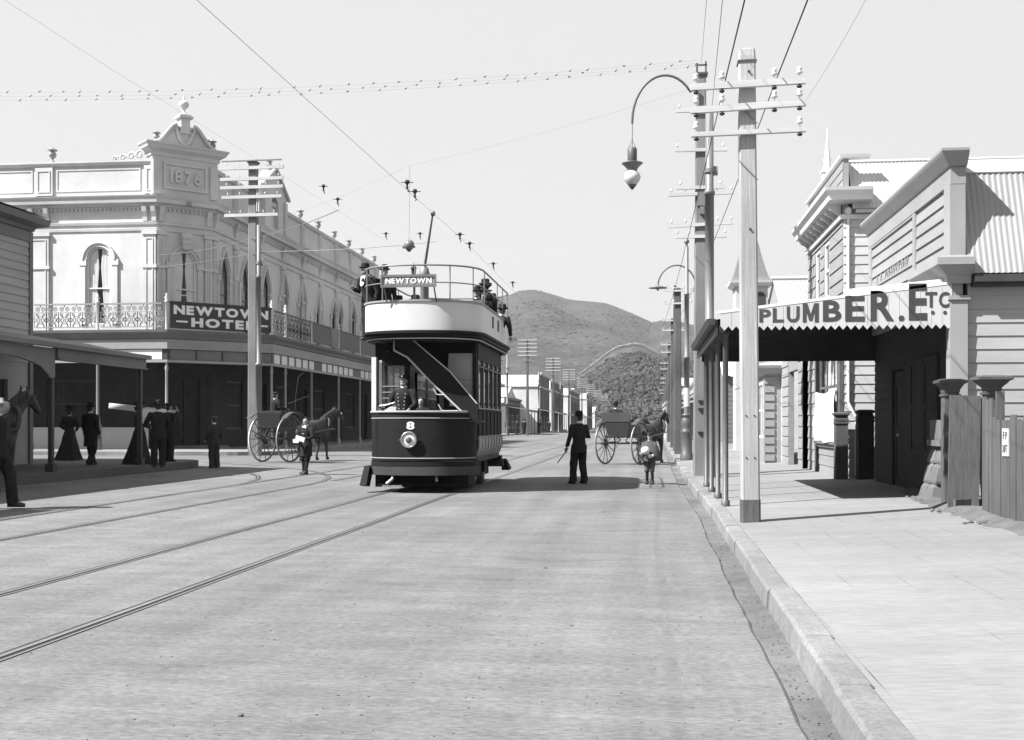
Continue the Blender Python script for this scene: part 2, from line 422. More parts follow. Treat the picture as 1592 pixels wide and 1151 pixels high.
# slab joints and trodden streaks of the near footpath
def pave_joints():
    n = PAVING.node_tree; L = n.links; b = n.nodes['Principled BSDF']
    src = b.inputs['Base Color'].links[0].from_socket
    tc = n.nodes['Texture Coordinate']
    mp = n.nodes.new('ShaderNodeMapping'); mp.inputs['Rotation'].default_value = (0, 0, PI / 2); mp.inputs['Location'].default_value = (0, .2, 0)
    L.new(tc.outputs['Object'], mp.inputs[0])
    br = n.nodes.new('ShaderNodeTexBrick'); br.inputs['Scale'].default_value = 1.0
    br.inputs['Brick Width'].default_value = .92; br.inputs['Row Height'].default_value = .46; br.inputs['Mortar Size'].default_value = .006; br.inputs['Mortar Smooth'].default_value = .4
    L.new(mp.outputs[0], br.inputs['Vector'])
    nz = n.nodes.new('ShaderNodeTexNoise'); nz.inputs['Scale'].default_value = .9; nz.inputs['Detail'].default_value = 3
    L.new(tc.outputs['Object'], nz.inputs['Vector'])
    r = n.nodes.new('ShaderNodeMapRange'); r.inputs[1].default_value = .48; r.inputs[2].default_value = .66; r.inputs[3].default_value = .06; r.inputs[4].default_value = .6
    L.new(nz.outputs['Fac'], r.inputs[0])
    a = n.nodes.new('ShaderNodeMath'); a.operation = 'MULTIPLY'; L.new(br.outputs['Fac'], a.inputs[0]); L.new(r.outputs[0], a.inputs[1])
    s = n.nodes.new('ShaderNodeMath'); s.operation = 'SUBTRACT'; s.inputs[0].default_value = 1; L.new(a.outputs[0], s.inputs[1])
    c = n.nodes.new('ShaderNodeMath'); c.operation = 'MULTIPLY'; L.new(src, c.inputs[0]); L.new(s.outputs[0], c.inputs[1])
    L.new(c.outputs[0], b.inputs['Base Color'])
pave_joints()

# ---- tram rails, laid in the road
def rail(label, pts, far=True):
    t = thing('tram_rail', label, 'rail', (pts[0][0], pts[0][1], 0), 0, 'tram rails in the road')
    for nm, w, o, z, mm in (('rail_head', .045, -.03, .008, RAILHEAD), ('groove', .040, .013, .004, WIRE), ('rail_edge', .022, .045, .007, STEEL), ('tar_joint', .034, -.071, .0045, WIRE)):
        m = M(); row = []
        for i, p in enumerate(pts):
            a = Vector(pts[max(0, i - 1)]); b = Vector(pts[min(len(pts) - 1, i + 1)]); d = (b - a).normalized(); n = Vector((d.y, -d.x))
            A = Vector(p) + n * (o - w / 2); B = Vector(p) + n * (o + w / 2)
            row.append([(A.x, A.y, zroad(A.x) + z), (B.x, B.y, zroad(B.x) + z)])
        m.loft(row, False, False, False)
        m.build(nm, mm, t, True)
def straight(x, y1=600, dx=.5):
    ys = [-6 + 1.5 * i for i in range(60)] + [90, 120, 160, 220, 300, y1]
    return [(x + dx * max(0, (y - 60) / 500) + .012 * math.sin(y * .7 + x), y) for y in ys]
rail('right rail of the near tram track, next to open road', straight(-3.97))
rail('left rail of the near tram track, under the tram', straight(-5.45))
def curve(x, y0, yc, r, xend):
    p = [(x, y0 + 1.5 * i) for i in range(int((yc - y0) / 1.5))]
    for i in range(13):
        a = PI / 2 * i / 12; p.append((x - r * (1 - math.cos(a)), yc + r * math.sin(a)))
    p += [(x - r - k, yc + r) for k in (4, 10, 20, xend)]
    return p
rail('outer tram rail that curves left into the side street', curve(-7.85, -6, 26.5, 13.5, 45))
rail('inner tram rail that curves left close by the shaded corner', curve(-9.35, -6, 25.5, 11.5, 45))
rail('straight tram rail nearest the hotel kerb', [(x, y) for x, y in straight(-9.33) if y > 20])
rail('straight far-track rail running on past the curve', [(x, y) for x, y in straight(-7.80) if y > 28])

# ---- hills
def hill(name, prof, r0, r1, mtl, nz, seed, back=1.25, pw=1.0):
    """terrain that climbs from r0 to a skyline at r1 metres; PROF gives the skyline as (bearing, height angle)"""
    rnd = random.Random(seed); ph = [(rnd.uniform(.6, 7), rnd.uniform(0, 6.3), rnd.uniform(.4, 3)) for _ in range(9)]
    na, nr = 150, 42; vs = []
    A0, A1 = prof[0][0], prof[-1][0]
    def h(a, r):
        t = (r - r0) / (r1 - r0); e = lerp_tab(prof, a); top = EYE + e * r1
        base = max(0, min(1, t)) ** pw
        if t > 1: base = 1 - (t - 1) * 1.6
        w = sum(math.sin(f * 9 * a + g * 5 * t + p) for f, p, g in ph) / 9
        w2 = math.sin(a * 71 + t * 9 + seed) * .5 + math.sin(a * 43 - t * 14) * .5
        return -1 + top * base + nz * (w + .35 * w2) * math.sin(PI * max(0, min(1, t))) * top
    for i in range(na + 1):
        a = A0 + (A1 - A0) * i / na
        for k in range(nr + 1):
            r = r0 + (r1 * back - r0) * k / nr
            vs.append((math.tan(a) * r, r, h(a, r)))
    m = M(); m.add(vs, [(i * (nr + 1) + k, (i + 1) * (nr + 1) + k, (i + 1) * (nr + 1) + k + 1, i * (nr + 1) + k + 1) for i in range(na) for k in range(nr)], True)
    struct(m.build(name, mtl))
    return h
def bearing(px, py):
    u = (px - 796) / F_PX; c, s = math.cos(YAW), math.sin(YAW)
    X, Y = -s + u * c, c + u * s
    return (math.atan2(X, Y), (660 - py) / F_PX / Y)
far = [(-300, 600), (100, 580), (400, 530), (560, 490), (700, 470), (785, 460), (805, 450), (830, 448), (862, 457), (885, 465), (925, 468), (945, 470), (985, 486), (1015, 500), (1030, 496), (1045, 495), (1080, 505), (1150, 530), (1250, 560), (1400, 600), (1700, 630)]
near = [(500, 655), (780, 648), (850, 620), (885, 590), (905, 578), (925, 563), (945, 547), (960, 538), (985, 533), (1000, 535), (1022, 547), (1045, 560), (1080, 558), (1130, 550), (1200, 575), (1350, 620), (1600, 650)]
far_h = hill('hill', [bearing(*p) for p in far], 620, 1900, HILLGRASS, .10, 4, pw=.9)
near_p = [bearing(*p) for p in near]
near_h = hill('hill', near_p, 430, 760, HILLDARK, .05, 9, pw=.8)
def track():
    m = M(); rows = []
    for i in range(41):
        px = 900 + (1024 - 900) * i / 40; a = bearing(px, 0)[0]
        ring = []
        for r in (746 + 2 * math.sin(i * 1.7), 748.5, 750.5 + 1.5 * math.sin(i * 2.3)):
            ring.append((math.tan(a) * r, r, near_h(a, r) + 1.6))
        rows.append(ring)
    m.loft(rows, False, True, False); struct(m.build('hill_path', HILLTRACK))
track()
def bush_mass():
    rnd = random.Random(11); m = M(); A0, A1 = near_p[1][0], near_p[-2][0]
    n = 0
    while n < 11000:
        a = rnd.uniform(A0, A1); r = rnd.uniform(440, 742)
        if r > 690 and bearing(890, 0)[0] < a < bearing(1030, 0)[0]: continue
        z = near_h(a, r); s = rnd.uniform(.6, 1.5) * (1 + .6 * (rnd.random() < .06)); c = Vector((math.tan(a) * r, r, z + s * .5))
        k = 5; rings = []
        for q, rr in ((-.5, .9), (.15, 1.0), (.65, .45)):
            rings.append([c + Vector((math.cos(2 * PI * i / k) * rr * s * rnd.uniform(.7, 1.25), math.sin(2 * PI * i / k) * rr * s * rnd.uniform(.7, 1.25), q * s * rnd.uniform(.8, 1.2))) for i in range(k)])
        m.loft(rings, True, False); n += 1
    o = m.build('bush_foliage', FOLIAGE)
    tag(o, 'dark native bush covering the rounded spur at the street end', 'bush', None, 'stuff')
bush_mass()
def scrub():
    rnd = random.Random(31); m = M(); A0, A1 = bearing(640, 0)[0], bearing(1110, 0)[0]; n = 0
    while n < 1300:
        a = rnd.uniform(A0, A1); r = rnd.uniform(850, 1880)
        if math.sin(a * 60 + r * .011) + math.sin(a * 23 - r * .007) + rnd.uniform(-1.2, 1.2) < .1: continue
        z = far_h(a, r); s = rnd.uniform(.8, 2.2); c = Vector((math.tan(a) * r, r, z)); k = 5
        m.loft([[c + Vector((math.cos(2 * PI * i / k) * rr * s * rnd.uniform(.7, 1.4), math.sin(2 * PI * i / k) * rr * s, q * s)) for i in range(k)] for q, rr in ((-.4, .9), (.1, 1.0), (.45, .4))], True, False); n += 1
    tag(m.build('hill_scrub', FOLIAGE), 'low dark scrub scattered over the open far hill', 'scrub', None, 'stuff')
scrub()
def road_litter():
    rnd = random.Random(21); m = M()
    for i in range(1500):
        y = 4.5 + 24 * rnd.random() ** 1.8; e = kx(y) - .45
        x = e - abs(rnd.gauss(0, 1.6)) - .02 if rnd.random() < .55 else rnd.uniform(-8, e)
        r = rnd.choice((.003, .004, .005, .006)) * rnd.uniform(.7, 1.4) * (2.6 if rnd.random() < .015 else 1); c = Vector((x, y, zroad(x) + r * .25)); k = 5
        m.loft([[c + Vector((math.cos(2 * PI * q / k) * rr * r * rnd.uniform(.7, 1.3), math.sin(2 * PI * q / k) * rr * r * rnd.uniform(.7, 1.3), h * r)) for q in range(k)] for h, rr in ((-.4, .9), (.2, 1), (.5, .5))], True, False)
    for i in range(420):
        y = 4.5 + 30 * rnd.random() ** 1.6; x = kx(y) - .36 + rnd.random() ** 1.0 * .15 * rnd.choice((1, 1)) ; r = rnd.uniform(.003, .008); c = Vector((x, y, -.016)); k = 5
        m.loft([[c + Vector((math.cos(2 * PI * q / k) * rr * r * rnd.uniform(.7, 1.3), math.sin(2 * PI * q / k) * rr * r * rnd.uniform(.7, 1.3), h * r)) for q in range(k)] for h, rr in ((-.4, .9), (.2, 1), (.5, .5))], True, False)
    tag(m.build('gravel', GUTTER), 'loose grit and small stones scattered on the road and gutter', 'gravel', None, 'stuff')
road_litter()

# ---------------------------------------------------------------- places: a point seen at (px, py) of the plate, on a known plane
def ray(px, py):
    u = (px - 796) / F_PX; c, s = math.cos(YAW), math.sin(YAW)
    return Vector((-s + u * c, c + u * s, (660 - py) / F_PX))
def on_y(px, py, y): d = ray(px, py); return d * (y / d.y) + Vector((0, 0, EYE))
def on_x(px, py, x): d = ray(px, py); return d * (x / d.x) + Vector((0, 0, EYE))
def on_z(px, py, z=0.0): d = ray(px, py); return d * ((z - EYE) / d.z) + Vector((0, 0, EYE))
def FX(x0, s=-1): return lambda u, v, w: Vector((x0 + s * w, u, v))         # wall on a plane x = x0, u = y, outward -x (s=-1) or +x
def FY(y0): return lambda u, v, w: Vector((u, y0 - w, v))                   # wall on a plane y = y0, u = x, outward towards the camera

# ---------------------------------------------------------------- lettering from the built-in face
GLYPH = {}
def load_glyphs(chars, bold):
    chars = ''.join(dict.fromkeys(chars))
    for chx in chars:
        c = bpy.data.curves.new('g', 'FONT'); c.body = chx; c.size = 1; c.offset = bold; c.resolution_u = 4
        o = bpy.data.objects.new('g', c); COL.objects.link(o)
        GLYPH[chx] = o
    dg = bpy.context.evaluated_depsgraph_get(); dg.update()
    for chx in chars:
        o = GLYPH[chx]; me = bpy.data.meshes.new_from_object(o.evaluated_get(dg))
        vs = [v.co.copy() for v in me.vertices]; fs = [tuple(p.vertices) for p in me.polygons]
        x0, x1 = min(v.x for v in vs), max(v.x for v in vs); y0, y1 = min(v.y for v in vs), max(v.y for v in vs)
        GLYPH[chx] = ([((v.x - x0) / (x1 - x0), (v.y - y0) / (y1 - y0)) for v in vs], fs, x1 - x0, y1 - y0)
        c = o.data; bpy.data.objects.remove(o); bpy.data.curves.remove(c); bpy.data.meshes.remove(me)
load_glyphs('NEWTOHLPUMBRC1876.JASFTI30G', .030)
def poly_glyph(pts):
    tri = tessellate_polygon([[Vector((x, y, 0)) for x, y in pts]]); return (pts, [tuple(t) if (Vector((pts[t[1]][0] - pts[t[0]][0], pts[t[1]][1] - pts[t[0]][1])).cross(Vector((pts[t[2]][0] - pts[t[0]][0], pts[t[2]][1] - pts[t[0]][1]))) > 0) else tuple(t[::-1]) for t in tri], .92, .78)
GLYPH['M'] = poly_glyph([(0, 0), (.23, 0), (.23, .56), (.41, .08), (.59, .08), (.77, .56), (.77, 0), (1, 0), (1, 1), (.72, 1), (.5, .42), (.28, 1), (0, 1)])
BLOCK = {}
_keep = dict(GLYPH); load_glyphs('NEWTOHL', .052); BLOCK.update({c: GLYPH[c] for c in 'NEWTOHL'}); GLYPH.update({c: _keep[c] for c in 'NEWTOHL'})
def letter(m, chx, place, u0, u1, v0, v1, w0=.001, w1=.012):
    g = GLYPH[chx]; n = len(g[0])
    P = [(u0 + (u1 - u0) * x, v0 + (v1 - v0) * y) for x, y in g[0]]
    fs = [tuple(f) for f in g[1]] + [tuple(i + n for i in f[::-1]) for f in g[1]]
    edge = {}
    for f in g[1]:
        for a, b in zip(f, f[1:] + f[:1]): edge[(a, b)] = 1
    fs += [(a, b, b + n, a + n) for (a, b) in edge if (b, a) not in edge]
    m.add([place(u, v, w1) for u, v in P] + [place(u, v, w0) for u, v in P], fs)
def word(m, s, place, u0, u1, v0, v1, gap=.12, w0=.001, w1=.012, block=False):
    if block: keep = dict(GLYPH); GLYPH.update(BLOCK); word(m, s, place, u0, u1, v0, v1, gap, w0, w1); GLYPH.update(keep); return
    tot = sum(GLYPH[c][2] if c != ' ' else .3 for c in s) + gap * (len(s) - 1); k = (u1 - u0) / tot; u = u0
    for c in s:
        wd = (GLYPH[c][2] if c != ' ' else .3) * k
        if c == '.': letter(m, c, place, u, u + wd, v0, v0 + .18 * (v1 - v0), w0, w1)
        elif c != ' ': letter(m, c, place, u, u + wd, v0, v1, w0, w1)
        u += wd + gap * k

# ---------------------------------------------------------------- building pieces
def window(parent, place, outline, frame_w, depth, fm=WHITE, bars=(), curtain=None, sash=None, world=True, name='window', pane=None, inset=.12):
    """a window set in a hole of OUTLINE: frame > pane, curtain. PLACE's w = 0 is the wall face."""
    pane = pane or GLASS
    us = [p[0] for p in outline]; vs = [p[1] for p in outline]; u0, u1, v0, v1 = min(us), max(us), min(vs), max(vs)
    cu, cv = (u0 + u1) / 2, (v0 + v1) / 2
    sx = 1 - 2 * frame_w / (u1 - u0); sv = 1 - 2 * frame_w / (v1 - v0)
    inner = [(cu + (u - cu) * sx, cv + (v - cv) * sv) for u, v in outline]
    m = M(); m.holed(outline, [inner], place, -depth, -depth + .06)
    zs = sash if sash is not None else cv
    m.prism(rect(u0 + frame_w * .6, u1 - frame_w * .6, zs - .03, zs + .03), place, -depth + .005, -depth + .05)
    for b in bars: m.prism(rect(b - .02, b + .02, v0 + frame_w * .5, v1 - frame_w * .9), place, -depth + .008, -depth + .045)
    f = m.build(name, fm, parent, world)
    g = M(); g.add([place(u, v, -depth + .024) for u, v in inner], [list(range(len(inner)))]); g.build('pane', pane, f, world)
    if curtain:
        for s in (0, 1):
            c = M(); rows = []
            for i in range(9):
                v = v0 + .03 + (v1 - v0 - .06) * i / 8; k = .46 - .22 * abs(i / 8 - .75) * curtain
                row = []
                for j in range(9):
                    t = j / 8 * k; u = u0 + (u1 - u0) * (t if s == 0 else 1 - t)
                    row.append(place(u, v, -depth - inset - .02 * math.sin(j * 2.4)))
                rows.append(row)
            c.loft(rows, False, True, False); c.build('curtain', LINEN, f, world)
    return f
def gutter_prof(z): return [(0, z), (.10, z), (.12, z + .10), (.0, z + .10)]

# ================================================================ RIGHT SIDE: the plumber's shop
def plumber():
    X0, Y0, Y1 = 4.68, 18.55, 25.0; zf = .26
    t = thing('plumber_shop', 'weatherboard shop with tall false front and lettered verandah end by the footpath', 'shop', (X0, Y0, zf))
    m = M()
    m.clap((X0 + .26, Y0, 0), (1, 0, 0), (0, -1, 0), 11, .15, 3.72, .205)
    m.box(X0 + .26, 16, Y0 + .003, Y0 + .12, .1, 3.7)
    m.build('side_wall', BOARDS_G, t, True)
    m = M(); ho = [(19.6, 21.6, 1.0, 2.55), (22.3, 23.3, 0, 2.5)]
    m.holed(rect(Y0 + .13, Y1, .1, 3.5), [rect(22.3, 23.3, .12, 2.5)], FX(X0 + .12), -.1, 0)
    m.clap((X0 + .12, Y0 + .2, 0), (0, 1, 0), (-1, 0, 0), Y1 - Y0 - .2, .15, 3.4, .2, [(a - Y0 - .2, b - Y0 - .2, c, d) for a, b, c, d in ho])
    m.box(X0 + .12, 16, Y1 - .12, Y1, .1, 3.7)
    m.build('front_wall', SHADOWBLACK, t, True)  # wall painted near-black for the deep shade of the verandah
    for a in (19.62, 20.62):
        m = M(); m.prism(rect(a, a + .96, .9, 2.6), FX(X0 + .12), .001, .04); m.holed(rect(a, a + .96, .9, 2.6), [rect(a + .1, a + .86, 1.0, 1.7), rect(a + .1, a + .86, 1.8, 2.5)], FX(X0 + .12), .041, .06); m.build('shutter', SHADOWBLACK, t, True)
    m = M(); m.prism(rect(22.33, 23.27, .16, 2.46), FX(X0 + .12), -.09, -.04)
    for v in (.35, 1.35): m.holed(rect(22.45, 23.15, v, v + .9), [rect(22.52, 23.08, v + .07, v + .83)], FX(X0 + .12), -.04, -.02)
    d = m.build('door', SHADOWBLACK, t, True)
    k = M(); k.ball((X0 + .05, 22.45, 1.25), .035, 8); k.build('handle', BRASS, d, True)
    # roof
    m = M(); m.corrugated((X0 + .22, Y0 - .2, 3.76), (16, Y0 - .2, 3.76), (16, 18.97, 5.46), (X0 + .22, 18.97, 5.46))
    m.corrugated((16, Y1 + .2, 3.74), (X0 + .22, Y1 + .2, 3.74), (X0 + .22, 19.3, 5.60), (16, 19.3, 5.60))
    rf = m.build('roof', LEAD, t, True)
    m = M(); m.tube([(X0 + .2, 19.22, 5.64), (16, 19.22, 5.64)], .035, 8); m.tube([(X0 + .2, 18.945, 5.42), (16, 18.945, 5.42)], .022, 8)
    m.loft([[(x, 18.94, 5.44), (x, 19.2, 5.66), (x, 19.6, 5.56)] for x in (X0 + .2, 16)], False, False, False)
    m.build('ridge_cap', LEAD_W, rf, True)
    m = M(); m.box(X0 + .30, 16, Y0 - .16, Y0 - .04, 3.56, 3.73); m.box(X0 + .3, 16, Y0 - .27, Y0 - .165, 3.62, 3.73); m.build('eave_gutter', DARKPAINT, t, True)
    m = M(); m.prism([(Y0 + .02, 3.66), (Y1 - .02, 3.66), (19.3, 5.5), (18.99, 5.38)], FX(X0 + .24), -.06, 0); m.build('gable_wall', BOARDS_G, t, True)
    # false front
    m = M(); m.box(X0 + .03, X0 + .18, Y0 - .05, Y1 + .02, 3.3, 5.56)
    m.clap((X0 + .03, Y0 + .25, 0), (0, 1, 0), (-1, 0, 0), 2.02, 3.62, 5.13, .215, lap=.035)
    m.clap((X0 + .03, 21.0, 0), (0, 1, 0), (-1, 0, 0), 3.75, 3.62, 5.13, .215, lap=.035)
    ff = m.build('false_front', BOARDS_W, t, True)
    m = M()
    m.box(X0 - .03, X0 + .20, Y0 - .12, Y0 + .25, 3.62, 5.14)
    m.box(X0 - .02, X0 + .03, 20.82, 21.0, 3.6, 5.14); m.box(X0 - .02, X0 + .03, 24.75, 25.02, 3.6, 5.14)
    m.box(X0 - .024, X0 + .204, Y0 - .124, Y1 + .03, 5.142, 5.40)
    m.box(X0 - .015, X0 + .03, 21.0, 24.75, 5.10, 5.14)
    m.build('false_front_trim', GREYPAINT, ff, True)
    m = M(); m.sweep([(X0 - .02, Y1 + .03), (X0 - .02, Y0 - .12), (X0 + .22, Y0 - .12)], [(0, 5.405), (.04, 5.42), (.15, 5.58), (.17, 5.62), (.17, 5.66), (-.26, 5.70), (-.26, 5.405)])
    m.build('false_front_cap', GREYPAINT, ff, True)
    m = M()
    word(m, 'J.A.JOHNSON', lambda u, v, w: FX(X0 + .02)(45.75 - u, v, w * .2 + .022), 21.45, 24.3, 4.30, 4.47, .25)
    m.build('lettering', LETTERF, ff, True)
    # corner pilaster and its entablature
    m = M(); m.box(X0 - .02, X0 + .24, Y0 - .10, Y0 + .15, .3, 3.36); m.box(X0 - .05, X0 + .27, Y0 - .13, Y0 + .18, 3.365, 3.43)
    m.build('corner_pilaster', GREYPAINT, t, True)
    m = M(); m.sweep([(X0 - .03, 20.2), (X0 - .03, Y0 - .11), (X0 + .28, Y0 - .11)], [(0, 3.61), (.03, 3.62), (.05, 3.72), (.20, 3.86), (.24, 3.88), (.24, 3.99), (.0, 4.05)])
    m.build('pilaster_cornice', GREYPAINT, t, True)
    # stone pedestal of the pilaster
    m = M()
    for z0, z1, a, b in ((.2, .50, .36, .31), (.51, .82, .28, .24), (.83, 1.10, .21, .16)):
        for k in range(2):
            ya = Y0 + .22 + k * .44
            m.loft([[(X0 + .13 - a, ya + .01, z0), (X0 + .13, ya + .01, z0), (X0 + .13, ya + .43, z0), (X0 + .13 - a, ya + .43, z0)],
                    [(X0 + .13 - a * 1.02, ya + .0, z0 + .04), (X0 + .13, ya + .0, z0 + .04), (X0 + .13, ya + .44, z0 + .04), (X0 + .13 - a * 1.02, ya + .44, z0 + .04)],
                    [(X0 + .13 - b, ya + .03, z1 - .05), (X0 + .13, ya + .03, z1 - .05), (X0 + .13, ya + .41, z1 - .05), (X0 + .13 - b, ya + .41, z1 - .05)],
                    [(X0 + .13 - b + .04, ya + .06, z1), (X0 + .13, ya + .06, z1), (X0 + .13, ya + .38, z1), (X0 + .13 - b + .04, ya + .38, z1)]], True, False)
    m.box(X0 - .10, X0 + .13, Y0 + .24, Y0 + 1.06, 1.105, 1.20); m.box(X0 - .06, X0 + .13, Y0 + .28, Y0 + 1.02, 1.205, 1.52)
    m.build('pedestal', PEDESTAL, t, True)
    # verandah
    m = M(); rows = []
    for i in range(9):
        s = i / 8; x = X0 + .02 + (1.02 - X0) * s; z = 3.60 - .50 * s - .05 * math.sin(PI * s)
        rows.append([(x, Y0 - .02, z), (x, Y1, z)])
    m.loft(rows, False, True, False)
    m.loft([[(a[0], a[1], a[2] - .05), (b[0], b[1], b[2] - .05)] for a, b in rows[::-1]], False, True, False)
    v = m.build('verandah_roof', LEAD, t, True)
    m = M(); m.box(1.16, 1.34, Y0, Y1, 2.90, 3.02); m.prism([(1.2, 2.78), (X0 + .1, 2.78), (X0 + .1, 3.50), (1.2, 3.02)], FY(Y1 - .12), -.08, 0)
    for k in range(12): m.bar((1.2, Y0 + .5 + k * .53, 3.03), (X0, Y0 + .5 + k * .53, 3.48), .05, .09)
    m.build('verandah_beam', SHADOWBLACK, t, True)
    m = M(); m.sweep([(1.10, Y1), (1.10, Y0 - .02)], [(0, 3.02), (.10, 3.02), (.13, 3.12), (0, 3.12)]); m.box(1.105, 1.14, Y0, Y1, 2.86, 3.10)
    m.build('verandah_gutter', DARKPAINT, t, True)
    for y in (18.84, 20.79, 22.75, 24.62):
        m = M(); z = zfoot(1.28); m.lathe([(.07, z), (.07, z + .08), (.045, z + .1), (.045, 2.86), (.065, 2.88), (.065, 2.90)], (1.28, y, 0), 12)
        m.build('verandah_post', IRON, t, True)
    # the lettered end board, cut to teeth
    a, b = 1.18, X0 + .02; n = 29; p = []
    for i in range(n):
        u = a + (b - a) * i / n; p += [(u, 2.995), (u + (b - a) / n / 2, 2.925)]
    p += [(b, 2.995), (b, 3.61), (a, 3.20)]
    m = M()
    nb = 22
    m.prism(p, FY(Y0 - .03), 0, .03)
    for i in range(1, nb):
        u = a + (b - a) * i / nb; m.prism(rect(u - .004, u + .004, 3.0, 3.18 + (u - a) / (b - a) * .4), FY(Y0 - .03), .03, .034)
    sg = m.build('sign_board', CREAM, t, True)
    m = M(); m.prism([(a - .06, 3.19), (b, 3.612), (b, 3.655), (a - .06, 3.235)], FY(Y0 - .03), -.05, .036); m.build('sign_capping', WHITE, sg, True)
    m = M()
    for chx, zx0, zx1, zy0, zy1 in (('P', 275, 324, 222, 278), ('L', 332, 379, 217, 278), ('U', 392, 446, 209, 278), ('M', 460, 528, 196, 278), ('B', 546, 624, 184, 275), ('E', 641, 724, 165, 275),
                                    ('R', 749, 849, 142, 273), ('.', 868, 893, 248, 273), ('E', 912, 990, 112, 270), ('T', 982, 1032, 148, 215), ('C', 1040, 1086, 148, 216), ('.', 1006, 1022, 228, 245), ('.', 1058, 1074, 228, 245)):
        q0 = on_y(1080 + .365 * zx0, 400 + .365 * zy1, Y0 - .06); q1 = on_y(1080 + .365 * zx1, 400 + .365 * zy0, Y0 - .06)
        letter(m, chx, FY(Y0 - .06), q0.x, q1.x, q0.z, q1.z, .0012, .006)
    m.build('lettering', LETTERG, sg, True)
    m = M(); m.bar((3.1, Y0 + .12, 3.52), (X0 + .25, Y0 + .12, 3.70), .06, .09); m.build('verandah_flashing', WHITE, t, True)
plumber()

# ================================================================ gate posts, fence and leaning board beside the shop
def gate_post(label, x, y, zb, h, w, cw, m1, lean=0, group='capped gate posts'):
    t = thing('gate_post', label, 'gate post', (x, y, zb), 0, group)
    m = M(); a = w / 2; m.loft([[(-a, -a, -.1), (a, -a, -.1), (a, a, -.1), (-a, a, -.1)], [(-a, -a, h - .2), (a, -a, h - .2), (a, a, h - .2), (-a, a, h - .2)]], True, False)
    m.obox((0, 0, h - .24), (w + .04, w + .04, .03))
    m.build('shaft', m1, t)
    m = M(); c = cw / 2
    def sq(r, z): return [(-r, -r, z), (r, -r, z), (r, r, z), (-r, r, z)]
    m.loft([sq(a + .005, h - .2), sq(a + .01, h - .16), sq(c * .75, h - .10), sq(c * .8, h - .08), sq(c, h - .06), sq(c, h - .025), sq(c * .6, h)], True, False)
    m.build('cap', m1, t)
    t.rotation_euler = (0, lean, 0)
    return t
gate_post('dark capped gate post between the leaning board and the fence', 4.57, 16.0, .24, 1.86, .19, .44, OLDWOOD)
gate_post('capped gate post half hidden behind the leaning board', 4.48, 17.75, .25, 1.87, .21, .40, OLDWOOD)
gate_post('light capped gate post near the white cloth', 4.28, 26.15, .24, 1.48, .27, .34, OLDWOOD)
gate_post('dark capped gate post in the gap before the white side wall', 4.72, 25.75, .25, 1.52, .33, .38, SHADOWBLACK)  # the black tone stands for verandah shade on this post

def fence():
    t = thing('paling_fence', 'weathered paling fence with a small number plate at the footpath edge', 'fence', (4.3, 14.2, .24))
    A, B = Vector((4.43, 15.72, 0)), Vector((4.38, 12.1, 0)); d = (B - A).normalized(); n = Vector((d.y, -d.x, 0)); n = -n if n.x > 0 else n
    rnd = random.Random(5); L = (B - A).length; m = M(); u = 0
    while u < L:
        w = rnd.uniform(.11, .15); h = 1.34 + rnd.uniform(-.05, .03) + (.22 if u < .22 else 0)
        T = Matrix((d, n, Vector((0, 0, 1)))).transposed() @ Matrix.Rotation(rnd.uniform(-.012, .012), 3, 'Y')
        m.obox(A + d * (u + w / 2) + Vector((0, 0, .2 + h / 2)) + n * rnd.uniform(-.006, .006), (w - .008, .022, h), T)
        u += w
    m.build('paling', OLDWOOD, t, True)
    m = M()
    for z in (.55, 1.25): m.bar(A - n * .05 + Vector((0, 0, z)), B - n * .05 + Vector((0, 0, z)), .05, .08)
    m.build('rail', OLDWOOD, t, True)
    m = M(); q = A + d * .42 - n * .02; m.obox((q.x + .03, q.y, 1.62), (.1, .05, .5)); m.build('notched_stub', OLDWOOD, t, True)
    pl = lambda u, v, w: A + d * u + n * (.016 + w) + Vector((0, 0, v))
    m = M(); m.prism(rect(.78, 1.04, 1.06, 1.40), pl, 0, .012); s = m.build('number_plate', CREAM, t, True)
    m = M(); fl = lambda u, v, w: pl(u, v, w + .012)
    word(m, 'FP', fl, .83, .99, 1.27, 1.36, .3, .0005, .003); word(m, '30FT', fl, .81, 1.01, 1.10, 1.20, .15, .0005, .003); m.build('lettering', LETTERG, s, True)
fence()
def leaning_board():
    m = M(); m.obox((0, 0, .80), (.42, .035, 1.62), Matrix.Rotation(-.07, 3, 'X') @ Matrix.Rotation(.035, 3, 'Y'))
    m.obox((.27, .05, .79), (.13, .04, 1.58), Matrix.Rotation(-.07, 3, 'X') @ Matrix.Rotation(-.05, 3, 'Y'))
    m.obox((.04, -.06, .10), (.5, .05, .10), Matrix.Rotation(.5, 3, 'Z'))
    o = m.build('leaning_board', OLDWOOD); o.location = (4.47, 16.95, .25)
    tag(o, 'broad old board leaning upright against the gate post', 'board')
leaning_board()
def broom():
    m = M(); m.tube([(0, 0, 0), (-.28, .12, .75)], .016, 6); o = m.build('leaning_stick', OLDWOOD); o.location = (5.35, 26.2, .26)
    tag(o, 'thin dark stick leaning on the white side wall', 'stick')
broom()
